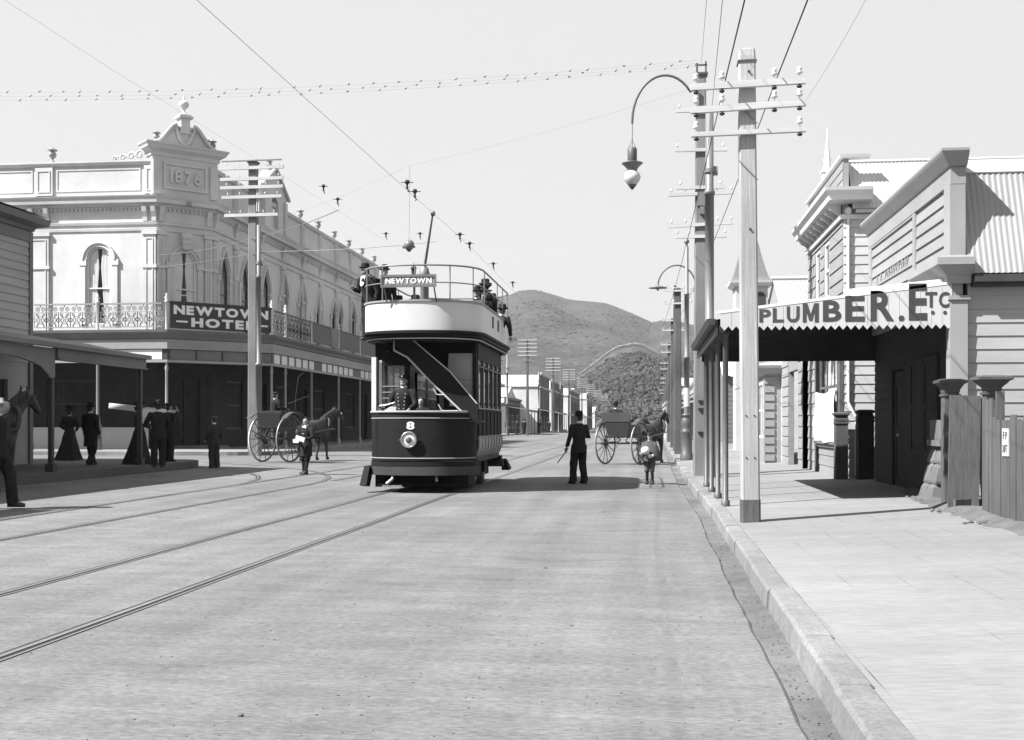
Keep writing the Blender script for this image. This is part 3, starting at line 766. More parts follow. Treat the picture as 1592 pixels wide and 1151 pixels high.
def rubble():
    rnd = random.Random(2); m = M()
    for i in range(230):
        y = rnd.uniform(14.4, 20.2); x = lerp_tab([(14, 4.25), (16.5, 4.35), (20.5, 4.7)], y) + rnd.gauss(0, .13) - .05; r = rnd.uniform(.012, .05)
        c = Vector((x, y, zfoot(x) + r * .3)); k = 6
        m.loft([[c + Vector((math.cos(2 * PI * i / k) * rr * r * rnd.uniform(.7, 1.2), math.sin(2 * PI * i / k) * rr * r * rnd.uniform(.7, 1.2), q * r)) for i in range(k)] for q, rr in ((-.6, .7), (0, 1), (.5, .6))], True, False)
    tag(m.build('rubble', DIRT), 'loose dirt and stones along the foot of the old board and pedestal', 'rubble', None, 'stuff')
    m = M(); rows = []
    for i in range(52):
        y = 11.2 + i * .2; x = lerp_tab([(11.2, 4.22), (14, 4.05), (16.5, 4.1), (19, 4.25), (21.5, 4.55)], y) + rnd.uniform(-.07, .07)
        rows.append([(x, y, zfoot(x) + .002), (x + .22, y, zfoot(x) + .05 + rnd.uniform(0, .03)), (x + .8, y, zfoot(x) + .05), (x + 1.2, y, zfoot(x) + .0)])
    m.loft(rows, False, True, False)
    struct(m.build('ground', DIRT))
rubble()

# ================================================================ the two-storey shop beyond
def second_shop():
    X0, Y0, Y1 = 4.37, 26.5, 32.0
    t = thing('corner_shop', 'tall white weatherboard shop with bracketed cornice beyond the plumber', 'shop', (X0, Y0, .25))
    m = M(); m.clap((X0 + .02, Y0, 0), (1, 0, 0), (0, -1, 0), 9, .1, 6.2, .205); m.box(X0 + .14, 13.4, Y0 + .003, Y0 + .12, .1, 6.2)
    m.build('side_wall', BOARDS, t, True)
    W = [rect(28.45, 29.15, 4.5, 5.85), rect(29.9, 30.6, 4.5, 5.85)]; shopw = rect(26.95, 30.1, 1.0, 3.3)
    m = M(); m.holed(rect(Y0 + .003, Y1, .1, 7.4), W + [shopw], FX(X0 + .02), -.12, 0)
    m.clap((X0 + .02, Y0, 0), (0, 1, 0), (-1, 0, 0), Y1 - Y0, 3.5, 6.05, .30, [(1.9, 2.7, 4.4, 5.95), (3.35, 4.15, 4.4, 5.95)], .03)
    m.clap((X0 + .02, Y0, 0), (0, 1, 0), (-1, 0, 0), Y1 - Y0, 6.7, 7.35, .22)
    m.clap((X0 + .02, 30.2, 0), (0, 1, 0), (-1, 0, 0), Y1 - 30.2, .2, 3.4, .30, (), .03)
    m.clap((X0 + .02, 26.8, 0), (0, 1, 0), (-1, 0, 0), 3.3, .2, .95, .25)
    m.build('front_wall', BOARDS_W, t, True)
    for w in W: window(t, FX(X0 + .02), w, .06, .06, WHITE, (), None)
    w = window(t, FX(X0 + .02), shopw, .08, .06, OLDWOOD, (27.9, 29.0), None, 2.35)
    m = M()
    for k in range(9):
        y = 27.1 + k * .33; m.tube([(X0 + .22, y, 2.0), (X0 + .2 + .03 * (k % 2), y + .05, 3.2)], [.10, .05], 6)
    m.build('curtain', LINEN, w, True)
    m = M(); m.box(X0 - .10, X0 + .015, 26.85, 30.2, .98, 1.06); m.box(X0 - .05, X0 + .015, 26.85, 30.2, .90, .975); m.build('window_sill', MIDPAINT, w, True)
    for q in ((X0 - .05, X0 + .016, 30.12, 30.42, .2, 3.5), (X0 - .06, X0 + .017, Y0 - .03, 26.9, .2, 3.5)): m = M(); m.box(*q); m.build('frame_post', OLDWOOD, t, True)
    P = [(X0, Y1), (X0, Y0), (X0 + .6, Y0)]
    m = M(); m.sweep(P, [(0, 6.02), (.06, 6.02), (.08, 6.12), (.0, 6.12)]); m.sweep(P, [(.0, 6.36), (.33, 6.40), (.35, 6.50), (.43, 6.60), (.45, 6.67), (0, 6.70)])
    m.sweep(P, [(0, 7.38), (.05, 7.40), (.07, 7.46), (-.14, 7.48), (-.14, 7.38)])
    m.build('cornice', WHITE, t, True)
    for y in [26.75 + i * .62 for i in range(9)]:
        m = M(); m.prism([(0, 6.12), (.05, 6.12), (.10, 6.2), (.24, 6.28), (.28, 6.39), (0, 6.39)], lambda u, v, w: Vector((X0 - u, y + w, v)), -.05, .05); m.build('bracket', WHITE, t, True)
    m = M(); m.tube([(X0 + .12, Y0 - .06, 6.2), (X0 + .12, Y0 - .06, 1.95), (X0 + .3, Y0 - .06, 1.6), (X0 + .3, Y0 - .06, .3)], .035, 8); m.ball((X0 + .12, Y0 - .07, 6.2), .09, 8)
    m.build('downpipe', WHITE, t, True)
    m = M(); m.corrugated((X0 + .2, Y0 - .18, 6.22), (14, Y0 - .18, 6.22), (14, 26.95, 7.36), (X0 + .2, 26.95, 7.36)); m.corrugated((14, Y1 + .1, 6.22), (X0 + .2, Y1 + .1, 6.22), (X0 + .2, 27.0, 7.38), (14, 27.0, 7.38))
    rf = m.build('roof', LEAD_W, t, True)
    m = M(); m.tube([(X0 + .2, 26.97, 7.40), (14, 26.97, 7.40)], .04, 6); m.build('ridge_cap', LEAD_W, rf, True)
    m = M(); m.box(X0 + .25, 14, Y0 - .25, Y0 - .13, 6.12, 6.22); m.build('eave_gutter', MIDPAINT, t, True)
    m = M(); m.prism([(Y0 + .05, 6.2), (Y1 - .05, 6.2), (27.0, 7.3)], FX(X0 + .24), -.05, 0); m.build('gable_wall', BOARDS, t, True)
    m = M(); c = (X0 + .1, 29.3, 7.46)
    m.obox((c[0], c[1], 7.56), (.24, .24, .2)); m.obox((c[0], c[1], 7.69), (.3, .3, .06))
    m.lathe([(.12, 0), (.15, .06), (.09, .16), (.12, .26), (.07, .36), (.09, .44), (.045, .56), (.06, .64), (.02, .74), (.012, 1.0), (.001, 1.06)], (c[0], c[1], 7.72), 10, None, .8, .8)
    m.build('finial', WHITE, t, True)
second_shop()
def white_cloth():
    m = M(); rows = []
    for i in range(15):
        s = i / 14; row = []
        for j in range(19):
            q = j / 18; y = 26.72 + 3.2 * q
            sag = .05 * math.sin(PI * q) ** 1.2 * (1 - s) ** 1.3 + .03 * (1 - s) * q
            z = 2.27 - sag - (1.24 - sag) * s + .02 * math.sin(q * 9)
            w = .11 + .02 * math.sin(q * 11 + s * 3) + .035 * math.sin(PI * s) * math.sin(q * 7 + 1) + .015 * math.sin(s * 8 + q * 2)
            row.append((4.37 - w, y, z))
        rows.append(row)
    m.loft(rows, False, True, False)
    tag(m.build('white_cloth', LINEN), 'white sheet hung sagging across the shop window', 'cloth')
white_cloth()

def cottage():
    X0, Y0, Y1 = 4.25, 32.15, 47
    t = thing('cottage_shop', 'low white cottage with open dark doorway and hooded bay window', 'cottage', (X0, Y0, .25))
    m = M(); m.holed(rect(Y0, 36.8, .1, 3.7), [rect(33.0, 35.2, .12, 3.0)], FX(X0), -.15, 0)
    for a, b in ((Y0, 33.0), (35.2, 36.8)): m.clap((X0, a, 0), (0, 1, 0), (-1, 0, 0), b - a, .2, 3.6, .30, (), .03)
    m.box(X0 + .003, 12, Y0, Y0 + .1, .1, 3.7)
    m.build('front_wall', BOARDS_W, t, True)
    m = M(); m.prism(rect(33.05, 35.15, .16, 2.95), FX(X0), -.5, -.44); m.build('door', SHADOWBLACK, t, True)
    # bay
    m = M(); m.box(X0 - .5, X0 + .1, 37.2, 37.35, .15, 3.0); m.box(X0 - .5, X0 + .1, 40.65, 40.8, .15, 3.0)
    m.holed(rect(37.35, 40.65, .15, 3.0), [rect(37.7, 40.3, 1.0, 2.8)], FX(X0 - .5), -.1, 0)
    for i in range(10): m.box(X0 - .53, X0 - .2, 37.16, 37.2, .3 + i * .27, .5 + i * .27)
    m.build('bay_wall', BOARDS_W, t, True)
    window(t, FX(X0 - .5), rect(37.7, 40.3, 1.0, 2.8), .08, .05, WHITE, (38.55, 39.4))
    m = M(); m.sweep([(X0 - .5, 40.8), (X0 - .5, 37.2), (X0 + .1, 37.2)], [(0, 3.0), (.15, 3.05), (.30, 3.22), (.32, 3.3), (-.3, 3.5), (-.3, 3.0)]); m.build('bay_hood', GREYPAINT, t, True)
    m = M(); m.box(X0 + .01, X0 + .3, 36.8, Y1, .1, 3.6); m.build('rear_wall', BOARDS, t, True)
    for y in (42.5, 44.5, 46.5):
        m = M(); m.lathe([(.09, .2), (.09, .5), (.055, .55), (.05, 2.6), (.09, 2.7), (.09, 2.85)], (X0 - .45, y, 0), 8); m.build('porch_post', GREYPAINT, t, True)
    m = M(); m.loft([[(X0 - .7, y, 2.85), (X0 + .1, y, 3.35), (X0 + .1, y, 3.3), (X0 - .7, y, 2.8)] for y in (41.0, Y1)], True, False); m.build('porch_roof', MIDPAINT, t, True)
    m = M(); m.corrugated((X0 + .05, 36.9, 4.7), (12, 36.9, 4.7), (12, 40, 6.35), (X0 + .05, 40, 6.35)); m.corrugated((12, 47, 3.7), (X0 + .05, 47, 3.7), (X0 + .05, 40, 6.35), (12, 40, 6.35))
    rf = m.build('roof', LEAD, t, True)
    m = M(); m.tube([(X0, 40, 6.4), (12, 40, 6.4)], .07, 6); m.build('ridge_cap', LEAD_W, rf, True)
    m = M(); m.clap((X0 + .1, 36.95, 0), (1, 0, 0), (0, -1, 0), 7.6, 3.6, 4.7, .2); m.box(X0 + .1, 12, 36.953, 37.05, 3.6, 4.7); m.build('upper_wall', BOARDS, t, True)
    m = M(); m.prism([(37.0, 3.6), (46.9, 3.6), (40, 6.25)], FX(X0 + .1), -.05, 0); m.build('gable_wall', BOARDS_W, t, True)
cottage()

def turret_house():
    t = thing('turret_house', 'gabled house with a steep slate turret behind the near telegraph pole', 'house', (5.4, 55, .25))
    m = M(); m.box(4.62, 9, 54.9, 62, .1, 6.6); m.build('wall', BOARDS, t, True)
    m = M(); m.box(4.16, 5.6, 54.2, 56.0, .1, 8.0); m.build('turret_wall', BOARDS, t, True)
    m = M(); c = (4.86, 55.1)
    def sq(r, z): return [(c[0] - r, c[1] - r, z), (c[0] + r, c[1] - r, z), (c[0] + r, c[1] + r, z), (c[0] - r, c[1] + r, z)]
    m.loft([sq(.92, 8.05), sq(.80, 8.25), sq(.68, 8.6), sq(.52, 9.2), sq(.38, 9.8), sq(.18, 10.5), sq(.02, 10.9)], True, False); m.build('turret_roof', MIDPAINT, t, True)
    m = M(); m.sweep([(4.14, 56.05), (4.14, 54.15), (5.62, 54.15), (5.62, 56.05)], [(0, 7.8), (.25, 7.95), (.28, 8.06), (0, 8.06)]); m.build('turret_cornice', WHITE, t, True)
    m = M(); m.prism(arch(4.55, .5, 6.6, 7.3), FY(54.2), 0, .02); m.prism(arch(5.25, .5, 6.6, 7.3), FY(54.2), 0, .02); m.build('window', DARKPAINT, t, True)
    m = M(); m.loft([[(4.4, y, 6.5), (6.8, y, 8.0), (9.2, y, 6.5)] for y in (56.2, 62.2)], False, False, False); m.loft([[(4.4, y, 6.44), (6.8, y, 7.94), (9.2, y, 6.44)] for y in (56.2, 62.2)], False, False, False); m.build('roof', MIDPAINT, t, True)
    m = M(); m.prism([(4.7, 6.6), (8.9, 6.6), (6.8, 7.85)], FY(56.4), -.05, 0); m.build('gable_wall', BOARDS, t, True)
turret_house()
def grey_house():
    t = thing('grey_house', 'grey weatherboard house wall with one sash window beyond the verandah posts', 'house', (6, 72, .25))
    m = M(); m.clap((4.95, 72, 0), (1, 0, 0), (0, -1, 0), 7, .1, 4.4, .28, [(1.0, 1.75, 2.0, 3.6)]); m.holed(rect(4.95, 12, .1, 4.4), [rect(5.95, 6.7, 2.0, 3.6)], FY(71.99), -.1, 0); m.box(4.95, 5.05, 72, 84, .1, 4.4)
    m.build('wall', BOARDS_D, t, True)
    window(t, FY(72.0), rect(5.95, 6.7, 2.0, 3.6), .09, .06, WHITE)
    m = M(); m.corrugated((4.7, 71.7, 4.4), (12, 71.7, 4.4), (12, 77, 6.4), (4.7, 77, 6.4), .3, .04); m.corrugated((12, 84, 4.4), (4.7, 84, 4.4), (4.7, 77, 6.4), (12, 77, 6.4), .3, .04); m.build('roof', LEAD_W, t, True)
    m = M(); m.prism([(72, 4.4), (84, 4.4), (77, 6.3)], FX(5.0), -.05, 0); m.build('gable_wall', BOARDS_D, t, True)
grey_house()

# ================================================================ THE CORNER HOTEL
def hotel():
    t = thing('hotel', 'two-storey white stuccoed corner hotel with dated parapet, pointed street windows and iron balcony', 'hotel', (-23.4, 53.5, .29))
    C0, C1 = Vector((-23.4, 53.5)), Vector((-21.4, 55.5)); XL, YE = -40.0, 92.0
    cd = (C1 - C0).normalized(); cn = Vector((cd.y, -cd.x)); CL = (C1 - C0).length
    FC = lambda off=0.0: (lambda u, v, w: Vector((C0.x + cd.x * u + cn.x * (w + off), C0.y + cd.y * u + cn.y * (w + off), v)))
    FS = lambda off=0.0: (lambda u, v, w: Vector((-21.4 + w + off, u, v)))
    FL = lambda off=0.0: (lambda u, v, w: Vector((u, 53.5 - w - off, v)))
    Z1, Z2 = 5.7, 12.1
    wl = [(-26.3, 1.2), (-31.5, 1.2), (-35.5, 1.2)]; ws = [57.1, 60.2, 63.6, 66.9, 70.6, 74.4, 78.0, 79.7, 83.3, 86.6, 89.6]
    out_l = [arch(x, w, 6.3, 9.45) for x, w in wl]; out_c = [arch(CL / 2, 1.12, 6.3, 9.35)]
    out_s = [arch(y, 1.22 if y not in (78.0, 79.7) else .9, 6.3, 9.0, 8, .9) for y in ws]
    m = M(); m.holed(rect(XL, C0.x, Z1, Z2), out_l, FL(), -.35, 0); m.holed(rect(0, CL, Z1, Z2), out_c, FC(), -.35, 0); m.holed(rect(C1.y, YE, Z1, Z2), out_s, FS(), -.35, 0)
    m.box(-40, -21.6, YE - .3, YE, .2, 14); m.box(-40, -39.7, 53.6, YE, .2, 14)
    m.build('upper_wall', STUCCO, t, True)
    m = M(); m.box(-39.6, -22, 54.2, YE - .4, 12.1, 12.3); m.build('roof', LEAD, t, True)
    m = M(); m.box(-39.6, -22.6, 54.6, YE - .4, 5.4, 5.6); m.box(-39.6, -24.5, 58, 58.2, 5.6, 12.1); m.build('inner_floor', SHADOWBLACK, t, True)
    for p, o in ((FL(), out_l), (FC(), out_c), (FS(), out_s)):
        for q in o: window(t, p, q, .07, .11 if o is out_s else .07, DARKPAINT if o is out_s else WHITE, (), None if o is out_s else 1.0, 8.05, inset=.02)
    # hoods, imposts and strings
    def hood(p, c, w, zs, pt, big=.34):
        m = M()
        a = arch(c, w + .02, zs, zs, 12, pt)[2:]; b = arch(c, w + big, zs, zs, 12, pt)[2:]
        m.prism(a + b[::-1], p, 0, .09)
        a2 = arch(c, w + big + .003, zs, zs, 12, pt)[2:]; b2 = arch(c, w + big + .16, zs, zs, 12, pt)[2:]
        m.prism(a2 + b2[::-1], p, 0, .15)
        for s in (-1, 1):
            x = c + s * (w / 2 + .22); m.prism(rect(x - .19, x + .19, zs - .30, zs - .005), p, 0, .11); m.prism(rect(x - .13, x + .13, 6.3, zs - .305), p, 0, .08)
        m.build('window_hood', STUCCO, t, True)
    for x, w in wl: hood(FL(), x, w, 9.45, 0)
    hood(FC(), CL / 2, 1.12, 9.35, 0)
    for y in ws: hood(FS(), y, .9 if y in (78.0, 79.7) else 1.22, 9.0, .9, .2)
    m = M(); m.prism([(CL / 2 - .16, 9.95), (CL / 2 + .16, 9.95), (CL / 2 + .26, 10.75), (CL / 2 - .26, 10.75)], FC(), .0, .30)
    for z in (10.0, 10.25, 10.5): m.prism(rect(CL / 2 - .2, CL / 2 + .2, z, z + .06), FC(), .30, .34)
    m.build('keystone', STUCCO, t, True)
    P = [(XL, 53.5), tuple(C0), tuple(C1), (-21.4, YE)]
    m = M()
    m.sweep(P, [(0, 10.78), (.05, 10.80), (.07, 10.92), (.0, 10.95)]); m.sweep(P, [(0, 11.08), (.08, 11.10), (.11, 11.22), (0, 11.25)])
    m.sweep(P, [(0, 11.95), (.08, 11.97), (.12, 12.08), (.34, 12.12), (.37, 12.30), (.43, 12.40), (.45, 12.46), (0, 12.55)])
    m.sweep(P[:1] + [(-23.4, 53.5)], [(0, 13.98), (.10, 14.0), (.16, 14.12), (.16, 14.2), (-.3, 14.22), (-.3, 13.98)])
    m.sweep(P[2:], [(0, 13.98), (.10, 14.0), (.16, 14.12), (.16, 14.2), (-.3, 14.22), (-.3, 13.98)])
    m.build('cornice', STUCCO, t, True)
    def comb(p, a, b, step):
        n = int((b - a) / step); pts = [(a, 11.95)]
        for i in range(n): u = a + i * step; pts += [(u, 11.90), (u + step * .5, 11.90), (u + step * .5, 11.78), (u + step * .98, 11.78), (u + step * .98, 11.90)]
        m = M(); m.prism(pts + [(a + n * step, 11.90), (a + n * step, 11.949)], p, 0.001, .075); m.build('dentils', STUCCO, t, True)
    comb(FL(), XL, C0.x - .1, .21); comb(FC(), .05, CL - .05, .22); comb(FS(), C1.y + .1, YE, .24)
    for p, us in ((FL(), [-28.95, -29.75, -23.95, -23.5, -33.4, -37.5]), (FC(), [.2, CL - .2]), (FS(), [y for y in [55.8] + [58.7 + 3.98 * i for i in range(9)]])):
        for u in us:
            m = M(); m.prism([(0, 11.25), (.10, 11.25), (.12, 11.45), (.22, 11.7), (.28, 11.94), (0, 11.94)], lambda a, b, w: p(u + w, b, a), -.11, .11); m.build('bracket', STUCCO, t, True)
    def panel(m, p, a, b, z0, z1, d=.1, e=.03):
        m.prism(rect(a, b, z0, z1), p, 0, d)
        m.holed(rect(a + .12, b - .12, z0 + .15, z1 - .15), [rect(a + .17, b - .17, z0 + .2, z1 - .2)], p, d, d + e)
    pil_s = [58.7 + 3.98 * i for i in range(9)]
    for p, us, wd in ((FL(), [-29.4, -33.4, -37.5], 1.1), (FL(), [-23.72], .62), (FC(), [.2, CL - .2], .38), (FS(), [55.75], .45), (FS(), pil_s, .5)):
        for u in us:
            m = M(); panel(m, p, u - wd / 2, u + wd / 2, 5.75, 10.6, .10); m.prism(rect(u - wd / 2 - .07, u + wd / 2 + .07, 10.605, 10.775), p, 0, .16); m.prism(rect(u - wd / 2 - .06, u + wd / 2 + .06, 9.0, 9.15), p, 0, .15)
            m.build('pilaster', STUCCO, t, True)
    # parapet
    m = M(); m.prism(rect(XL, C0.x, 12.5, 13.98), FL(), -.28, 0); m.prism(rect(C1.y, YE, 12.5, 13.98), FS(), -.28, 0)
    for u in (-29.1, -33.4, -37.5): panel(m, FL(), u - .45, u + .45, 12.58, 13.95, .09)
    panel(m, FL(), -24.0, -23.4, 12.58, 13.95, .09)
    for a, b in ((-28.6, -24.1), (-33.0, -29.6)): m.holed(rect(a + .1, b - .1, 12.75, 13.85), [rect(a + .18, b - .18, 12.83, 13.77)], FL(), 0, .03)
    for y in pil_s: panel(m, FS(), y - .3, y + .3, 12.58, 13.95, .09)
    m.build('parapet', STUCCO, t, True)
    def urn(x, y, z, k=1.0):
        k *= .8
        m = M(); m.lathe([(r * k, q * k) for r, q in ((.2, 0), (.2, .06), (.07, .12), (.06, .22), (.2, .36), (.24, .5), (.2, .62), (.09, .7), (.3, .74), (.3, .79), (.12, .84), (.02, 1.0))], (x, y, z), 10); m.build('urn', GREYPAINT, t, True)
    for x in (-28.75, -33.4): urn(x, 53.6, 14.22)
    for y in pil_s[2:]: urn(-21.5, y, 14.22)
    # dated block over the corner
    m = M(); m.prism(rect(-.25, CL + .25, 12.5, 14.75), FC(), -.6, .1)
    m.holed(rect(.30, CL - .30, 12.85, 14.15), [rect(.42, CL - .42, 12.97, 14.03)], FC(.1), 0, .07)
    m.prism(rect(-.22, .16, 12.55, 14.2), FC(.1), 0, .06); m.prism(rect(CL - .16, CL + .22, 12.55, 14.2), FC(.1), 0, .09)
    b = m.build('date_block', STUCCO, t, True)
    m = M(); word(m, '1876', FC(.1), .62, CL - .62, 13.18, 13.82, .14, .002, .10); m.build('lettering', STUCCO, b, True)
    q = lambda u, w: tuple(C0 + cd * u + cn * w)
    m = M(); m.sweep([q(-.28, -.62), q(-.28, .1), q(CL + .28, .1), q(CL + .28, -.62)], [(0, 14.4), (.05, 14.42), (.08, 14.6), (.30, 14.74), (.34, 14.84), (.42, 14.94), (.42, 15.0), (-.3, 15.02), (-.3, 14.4)])
    m.build('date_block_cornice', STUCCO, b, True)
    mid = CL / 2; pts = []
    for i in range(21):
        s = i / 20; pts.append((-.15 + (mid - .28) * s, 15.02 + 1.0 * (3 * s ** 2.2 - 2 * s ** 3.3) + .02))
    sc = pts + [(mid - .1, 15.9), (mid + .1, 15.9)] + [(2 * mid - u, v) for u, v in pts[::-1]]
    m = M(); m.prism(sc + [(CL + .15, 15.0), (-.15, 15.0)], FC(-.1), -.25, .12)
    for s in (-1, 1):
        cv = [FC(.12)(mid - s * (mid - u), v + .03, 0) for u, v in pts]; m.tube(cv, .09, 6)
        m.tube([FC(.06)(mid + s * (.34 + .2 * math.cos(a) * (1 - a / 12)), 15.8 + .2 * math.sin(a) * (1 - a / 12), .02) for a in [i * .6 for i in range(13)]], .06, 6)
        m.tube([FC(.04)(mid + s * (.42 - .42 * k / 8 * (1 - .2 * math.sin(PI * k / 8))), 15.75 - .62 * math.sin(PI / 2 * k / 8), .02) for k in range(9)], [.08 + .03 * math.sin(PI * k / 8) for k in range(9)], 6)
    m.build('scroll_pediment', STUCCO, b, True)
    c = FC(-.12)(mid, 0, 0); Tm = Matrix.Rotation(PI / 4, 3, 'Z')
    m = M(); m.obox((c.x, c.y, 16.05), (.46, .46, .75), Tm); m.obox((c.x, c.y, 16.47), (.72, .72, .09), Tm); m.obox((c.x, c.y, 16.56), (.56, .56, .09), Tm)
    m.lathe([(.22, 0), (.12, .1), (.06, .2), (.07, .28), (.22, .42), (.26, .55), (.2, .66), (.07, .74), (.03, .9), (.01, 1.0)], (c.x, c.y, 16.6), 10); m.build('pediment_finial', STUCCO, b, True)
    for u in (.05, CL - .25, CL + .1): k = FC(-.15)(u, 0, 0); urn(k.x, k.y, 15.02, .85)
    m = M()
    for k in range(4):                                            # scrollwork ramp beside the block
        m.tube([Vector((-24.2 - .42 * k + (.24 - .03 * k) * math.cos(a) * (1 - a / 10), 53.4, 14.45 - .05 * k + (.22 - .035 * k) * math.sin(a) * (1 - a / 10))) for a in [i * .6 for i in range(12)]], .05, 5)
    m.build('scroll_ramp', STUCCO, t, True)
    # gabled dormer in the street parapet
    m = M(); o = arch(64.6, 1.3, 12.7, 13.9); m.holed([(62.6, 12.55), (66.7, 12.55), (66.7, 14.6), (67.0, 14.7), (64.65, 16.1), (62.3, 14.7), (62.6, 14.6)], [o], FS(), -.5, .25)
    for s in (62.85, 66.45): m.prism(rect(s - .22, s + .22, 12.55, 14.5), FS(.25), 0, .1)
    a = FS(.3); m.tube([a(62.2, 14.75, 0), a(64.65, 16.2, 0), a(67.1, 14.75, 0)], .12, 6)
    dm = m.build('parapet_gable', STUCCO, t, True)
    m = M(); m.prism(o, FS(), -.3, -.25); m.build('dark_arch', DARKPAINT, dm, True)
    urn(-21.5, 64.65, 16.1, .8); urn(-21.5, 66.9, 14.7, .8)
    # ---- balcony round the corner
    B = [(XL, 50.3), (-21.5, 50.3), (-17.8, 54.0), (-17.8, YE)]
    bd = Vector((1, 1)).normalized(); bn = Vector((bd.y, -bd.x)); BL = (Vector(B[2]) - Vector(B[1])).length
    BC = lambda off=0.0: (lambda u, v, w: Vector((B[1][0] + bd.x * u + bn.x * (w + off), B[1][1] + bd.y * u + bn.y * (w + off), v)))
    BS = lambda off=0.0: (lambda u, v, w: Vector((-17.8 + w + off, u, v)))
    BLf = lambda off=0.0: (lambda u, v, w: Vector((u, 50.3 - w - off, v)))
    m = M(); m.loft([[(x, y, 5.42) for x, y in B], [(x, y, 5.42) for x, y in ((XL, 53.4), (-23.4, 53.4), (-21.35, 55.45), (-21.35, YE))]], False, False, False)
    m.loft([[(x, y, 5.52) for x, y in B], [(x, y, 5.52) for x, y in ((XL, 53.4), (-23.4, 53.4), (-21.35, 55.45), (-21.35, YE))]], False, False, False); m.build('balcony_floor', OLDWOOD, t, True)
    m = M(); m.sweep(B, [(-.1, 5.32), (.06, 5.34), (.10, 5.46), (.22, 5.62), (.24, 5.74), (-.1, 5.76)]); m.build('balcony_gutter', MIDPAINT, t, True)
    m = M(); m.sweep(B, [(-.08, 4.98), (.02, 4.98), (.02, 5.315), (-.08, 5.315)]); m.sweep(B, [(-.08, 4.86), (.07, 4.88), (.07, 4.977), (-.08, 4.977)]); m.sweep(B, [(-.1, 4.26), (.06, 4.26), (.06, 4.38), (-.1, 4.38)]); m.build('balcony_fascia', GREYPAINT, t, True)
    def pan(p, a, b, mm):
        m = M(); m.prism(rect(a, b, 4.40, 4.84), p, -.05, .0); m.build('fascia_panel', mm, t, True)
    for a, b in ((-39.8, -36), (-35.9, -32), (-31.8, -28), (-27.8, -24.7), (-24.5, -21.75)): pan(BLf(), a, b, WHITE)
    m = M(); m.sweep(B, [(-.05, 4.385), (-.02, 4.385), (-.02, 4.85), (-.05, 4.85)]); m.build('fascia_backing', DARKPAINT, t, True)
    for i in range(4): pan(BC(), .15 + i * 1.28, 1.32 + i * 1.28, MIDPAINT)
    for a0 in (54.25, 62.6, 71.4, 79.5):
        for i in range(6): pan(BS(), a0 + i * 1.18, a0 + i * 1.18 + .86, WHITE)
    # lace railing: bays of cast pattern
    def lace(p, a, b, mm):
        m = M(); n = max(1, round((b - a) / .62)); w = (b - a) / n
        m.prism(rect(a, b, 6.90, 6.97), p, -.06, .06); m.prism(rect(a, b, 5.86, 5.90), p, -.02, .02); m.prism(rect(a, b, 6.56, 6.585), p, -.012, .012)
        def ring(u, v, r, k=8, tk=.044):
            m.holed([(u + (r + tk / 2) * math.cos(2 * PI * i / k), v + (r + tk / 2) * math.sin(2 * PI * i / k)) for i in range(k)], [[(u + (r - tk / 2) * math.cos(2 * PI * i / k), v + (r - tk / 2) * math.sin(2 * PI * i / k)) for i in range(k)]], p, -.01, .01)
        def st(u0, v0, u1, v1, tk=.04):
            d = Vector((u1 - u0, v1 - v0)).normalized() * tk / 2; nx, ny = -d.y, d.x
            m.prism([(u0 + nx, v0 + ny), (u0 - nx, v0 - ny), (u1 - nx, v1 - ny), (u1 + nx, v1 + ny)], p, -.01, .01)
        for i in range(n):
            u = a + (i + .5) * w
            ring(u, 6.22, .17, 10); ring(u, 6.22, .055, 6, .05)
            for q in range(4):
                an = PI / 4 + q * PI / 2; st(u + .06 * math.cos(an), 6.22 + .06 * math.sin(an), u + .38 * math.cos(an) * (.75), 6.22 + .45 * math.sin(an))
            for s in (-1, 1):
                ring(u + s * w * .25, 6.72, .085, 7); ring(u + s * w * .25, 6.72, .02, 5, .05); ring(u + s * w * .5, 6.22, .09, 7, .03)
                st(u + s * w * .5, 5.88, u + s * w * .5, 6.58, .025)
                st(u + s * w * .25, 5.88, u + s * w * .25, 6.04); ring(u + s * w * .25, 6.46, .06, 6)
                st(u + s * .1, 6.585, u, 6.9, .015)
        m.build('lace_railing', mm, t, True)
    for a, b in ((-39.9, -36.1), (-35.9, -32.1), (-31.9, -28.15), (-27.85, -24.95), (-24.65, -21.75)): lace(BLf(), a, b, GREYPAINT)
    for a, b in ((54.15, 55.9), (56.1, 60.4)): lace(BS(), a, b, MIDPAINT)
    m = M()
    for a, b in ((60.6, 64.3), (66.1, 71.0), (71.2, 79.0), (79.2, 91.8)): m.prism(rect(a, b, 5.9, 6.9), BS(), -.02, .02); m.prism(rect(a, b, 6.9, 6.97), BS(), -.05, .05)
    m.build('solid_railing', DARKPAINT, t, True)
    m = M(); m.prism(rect(64.4, 66.0, 5.85, 6.95), BS(), -.03, .03); m.build('notice_panel', MIDPAINT, t, True)
    # sign across the corner
    m = M(); m.prism(rect(.12, BL - .12, 5.82, 6.97), BC(), -.03, .05); m.prism(rect(.08, BL - .08, 6.975, 7.05), BC(), -.05, .09)
    sg = m.build('sign_board', DARKPAINT, t, True)
    m = M()
    word(m, 'NEWTOWN', BC(.05), .28, BL - .26, 6.46, 6.88, .10, .001, .012, True); word(m, 'HOTEL', BC(.05), 1.12, 4.25, 5.92, 6.34, .13, .001, .012, True)
    m.prism(rect(.40, .95, 6.10, 6.18), BC(.05), .001, .012); m.prism(rect(4.40, 4.95, 6.10, 6.18), BC(.05), .001, .012)
    m.build('lettering', LETTERW, sg, True)
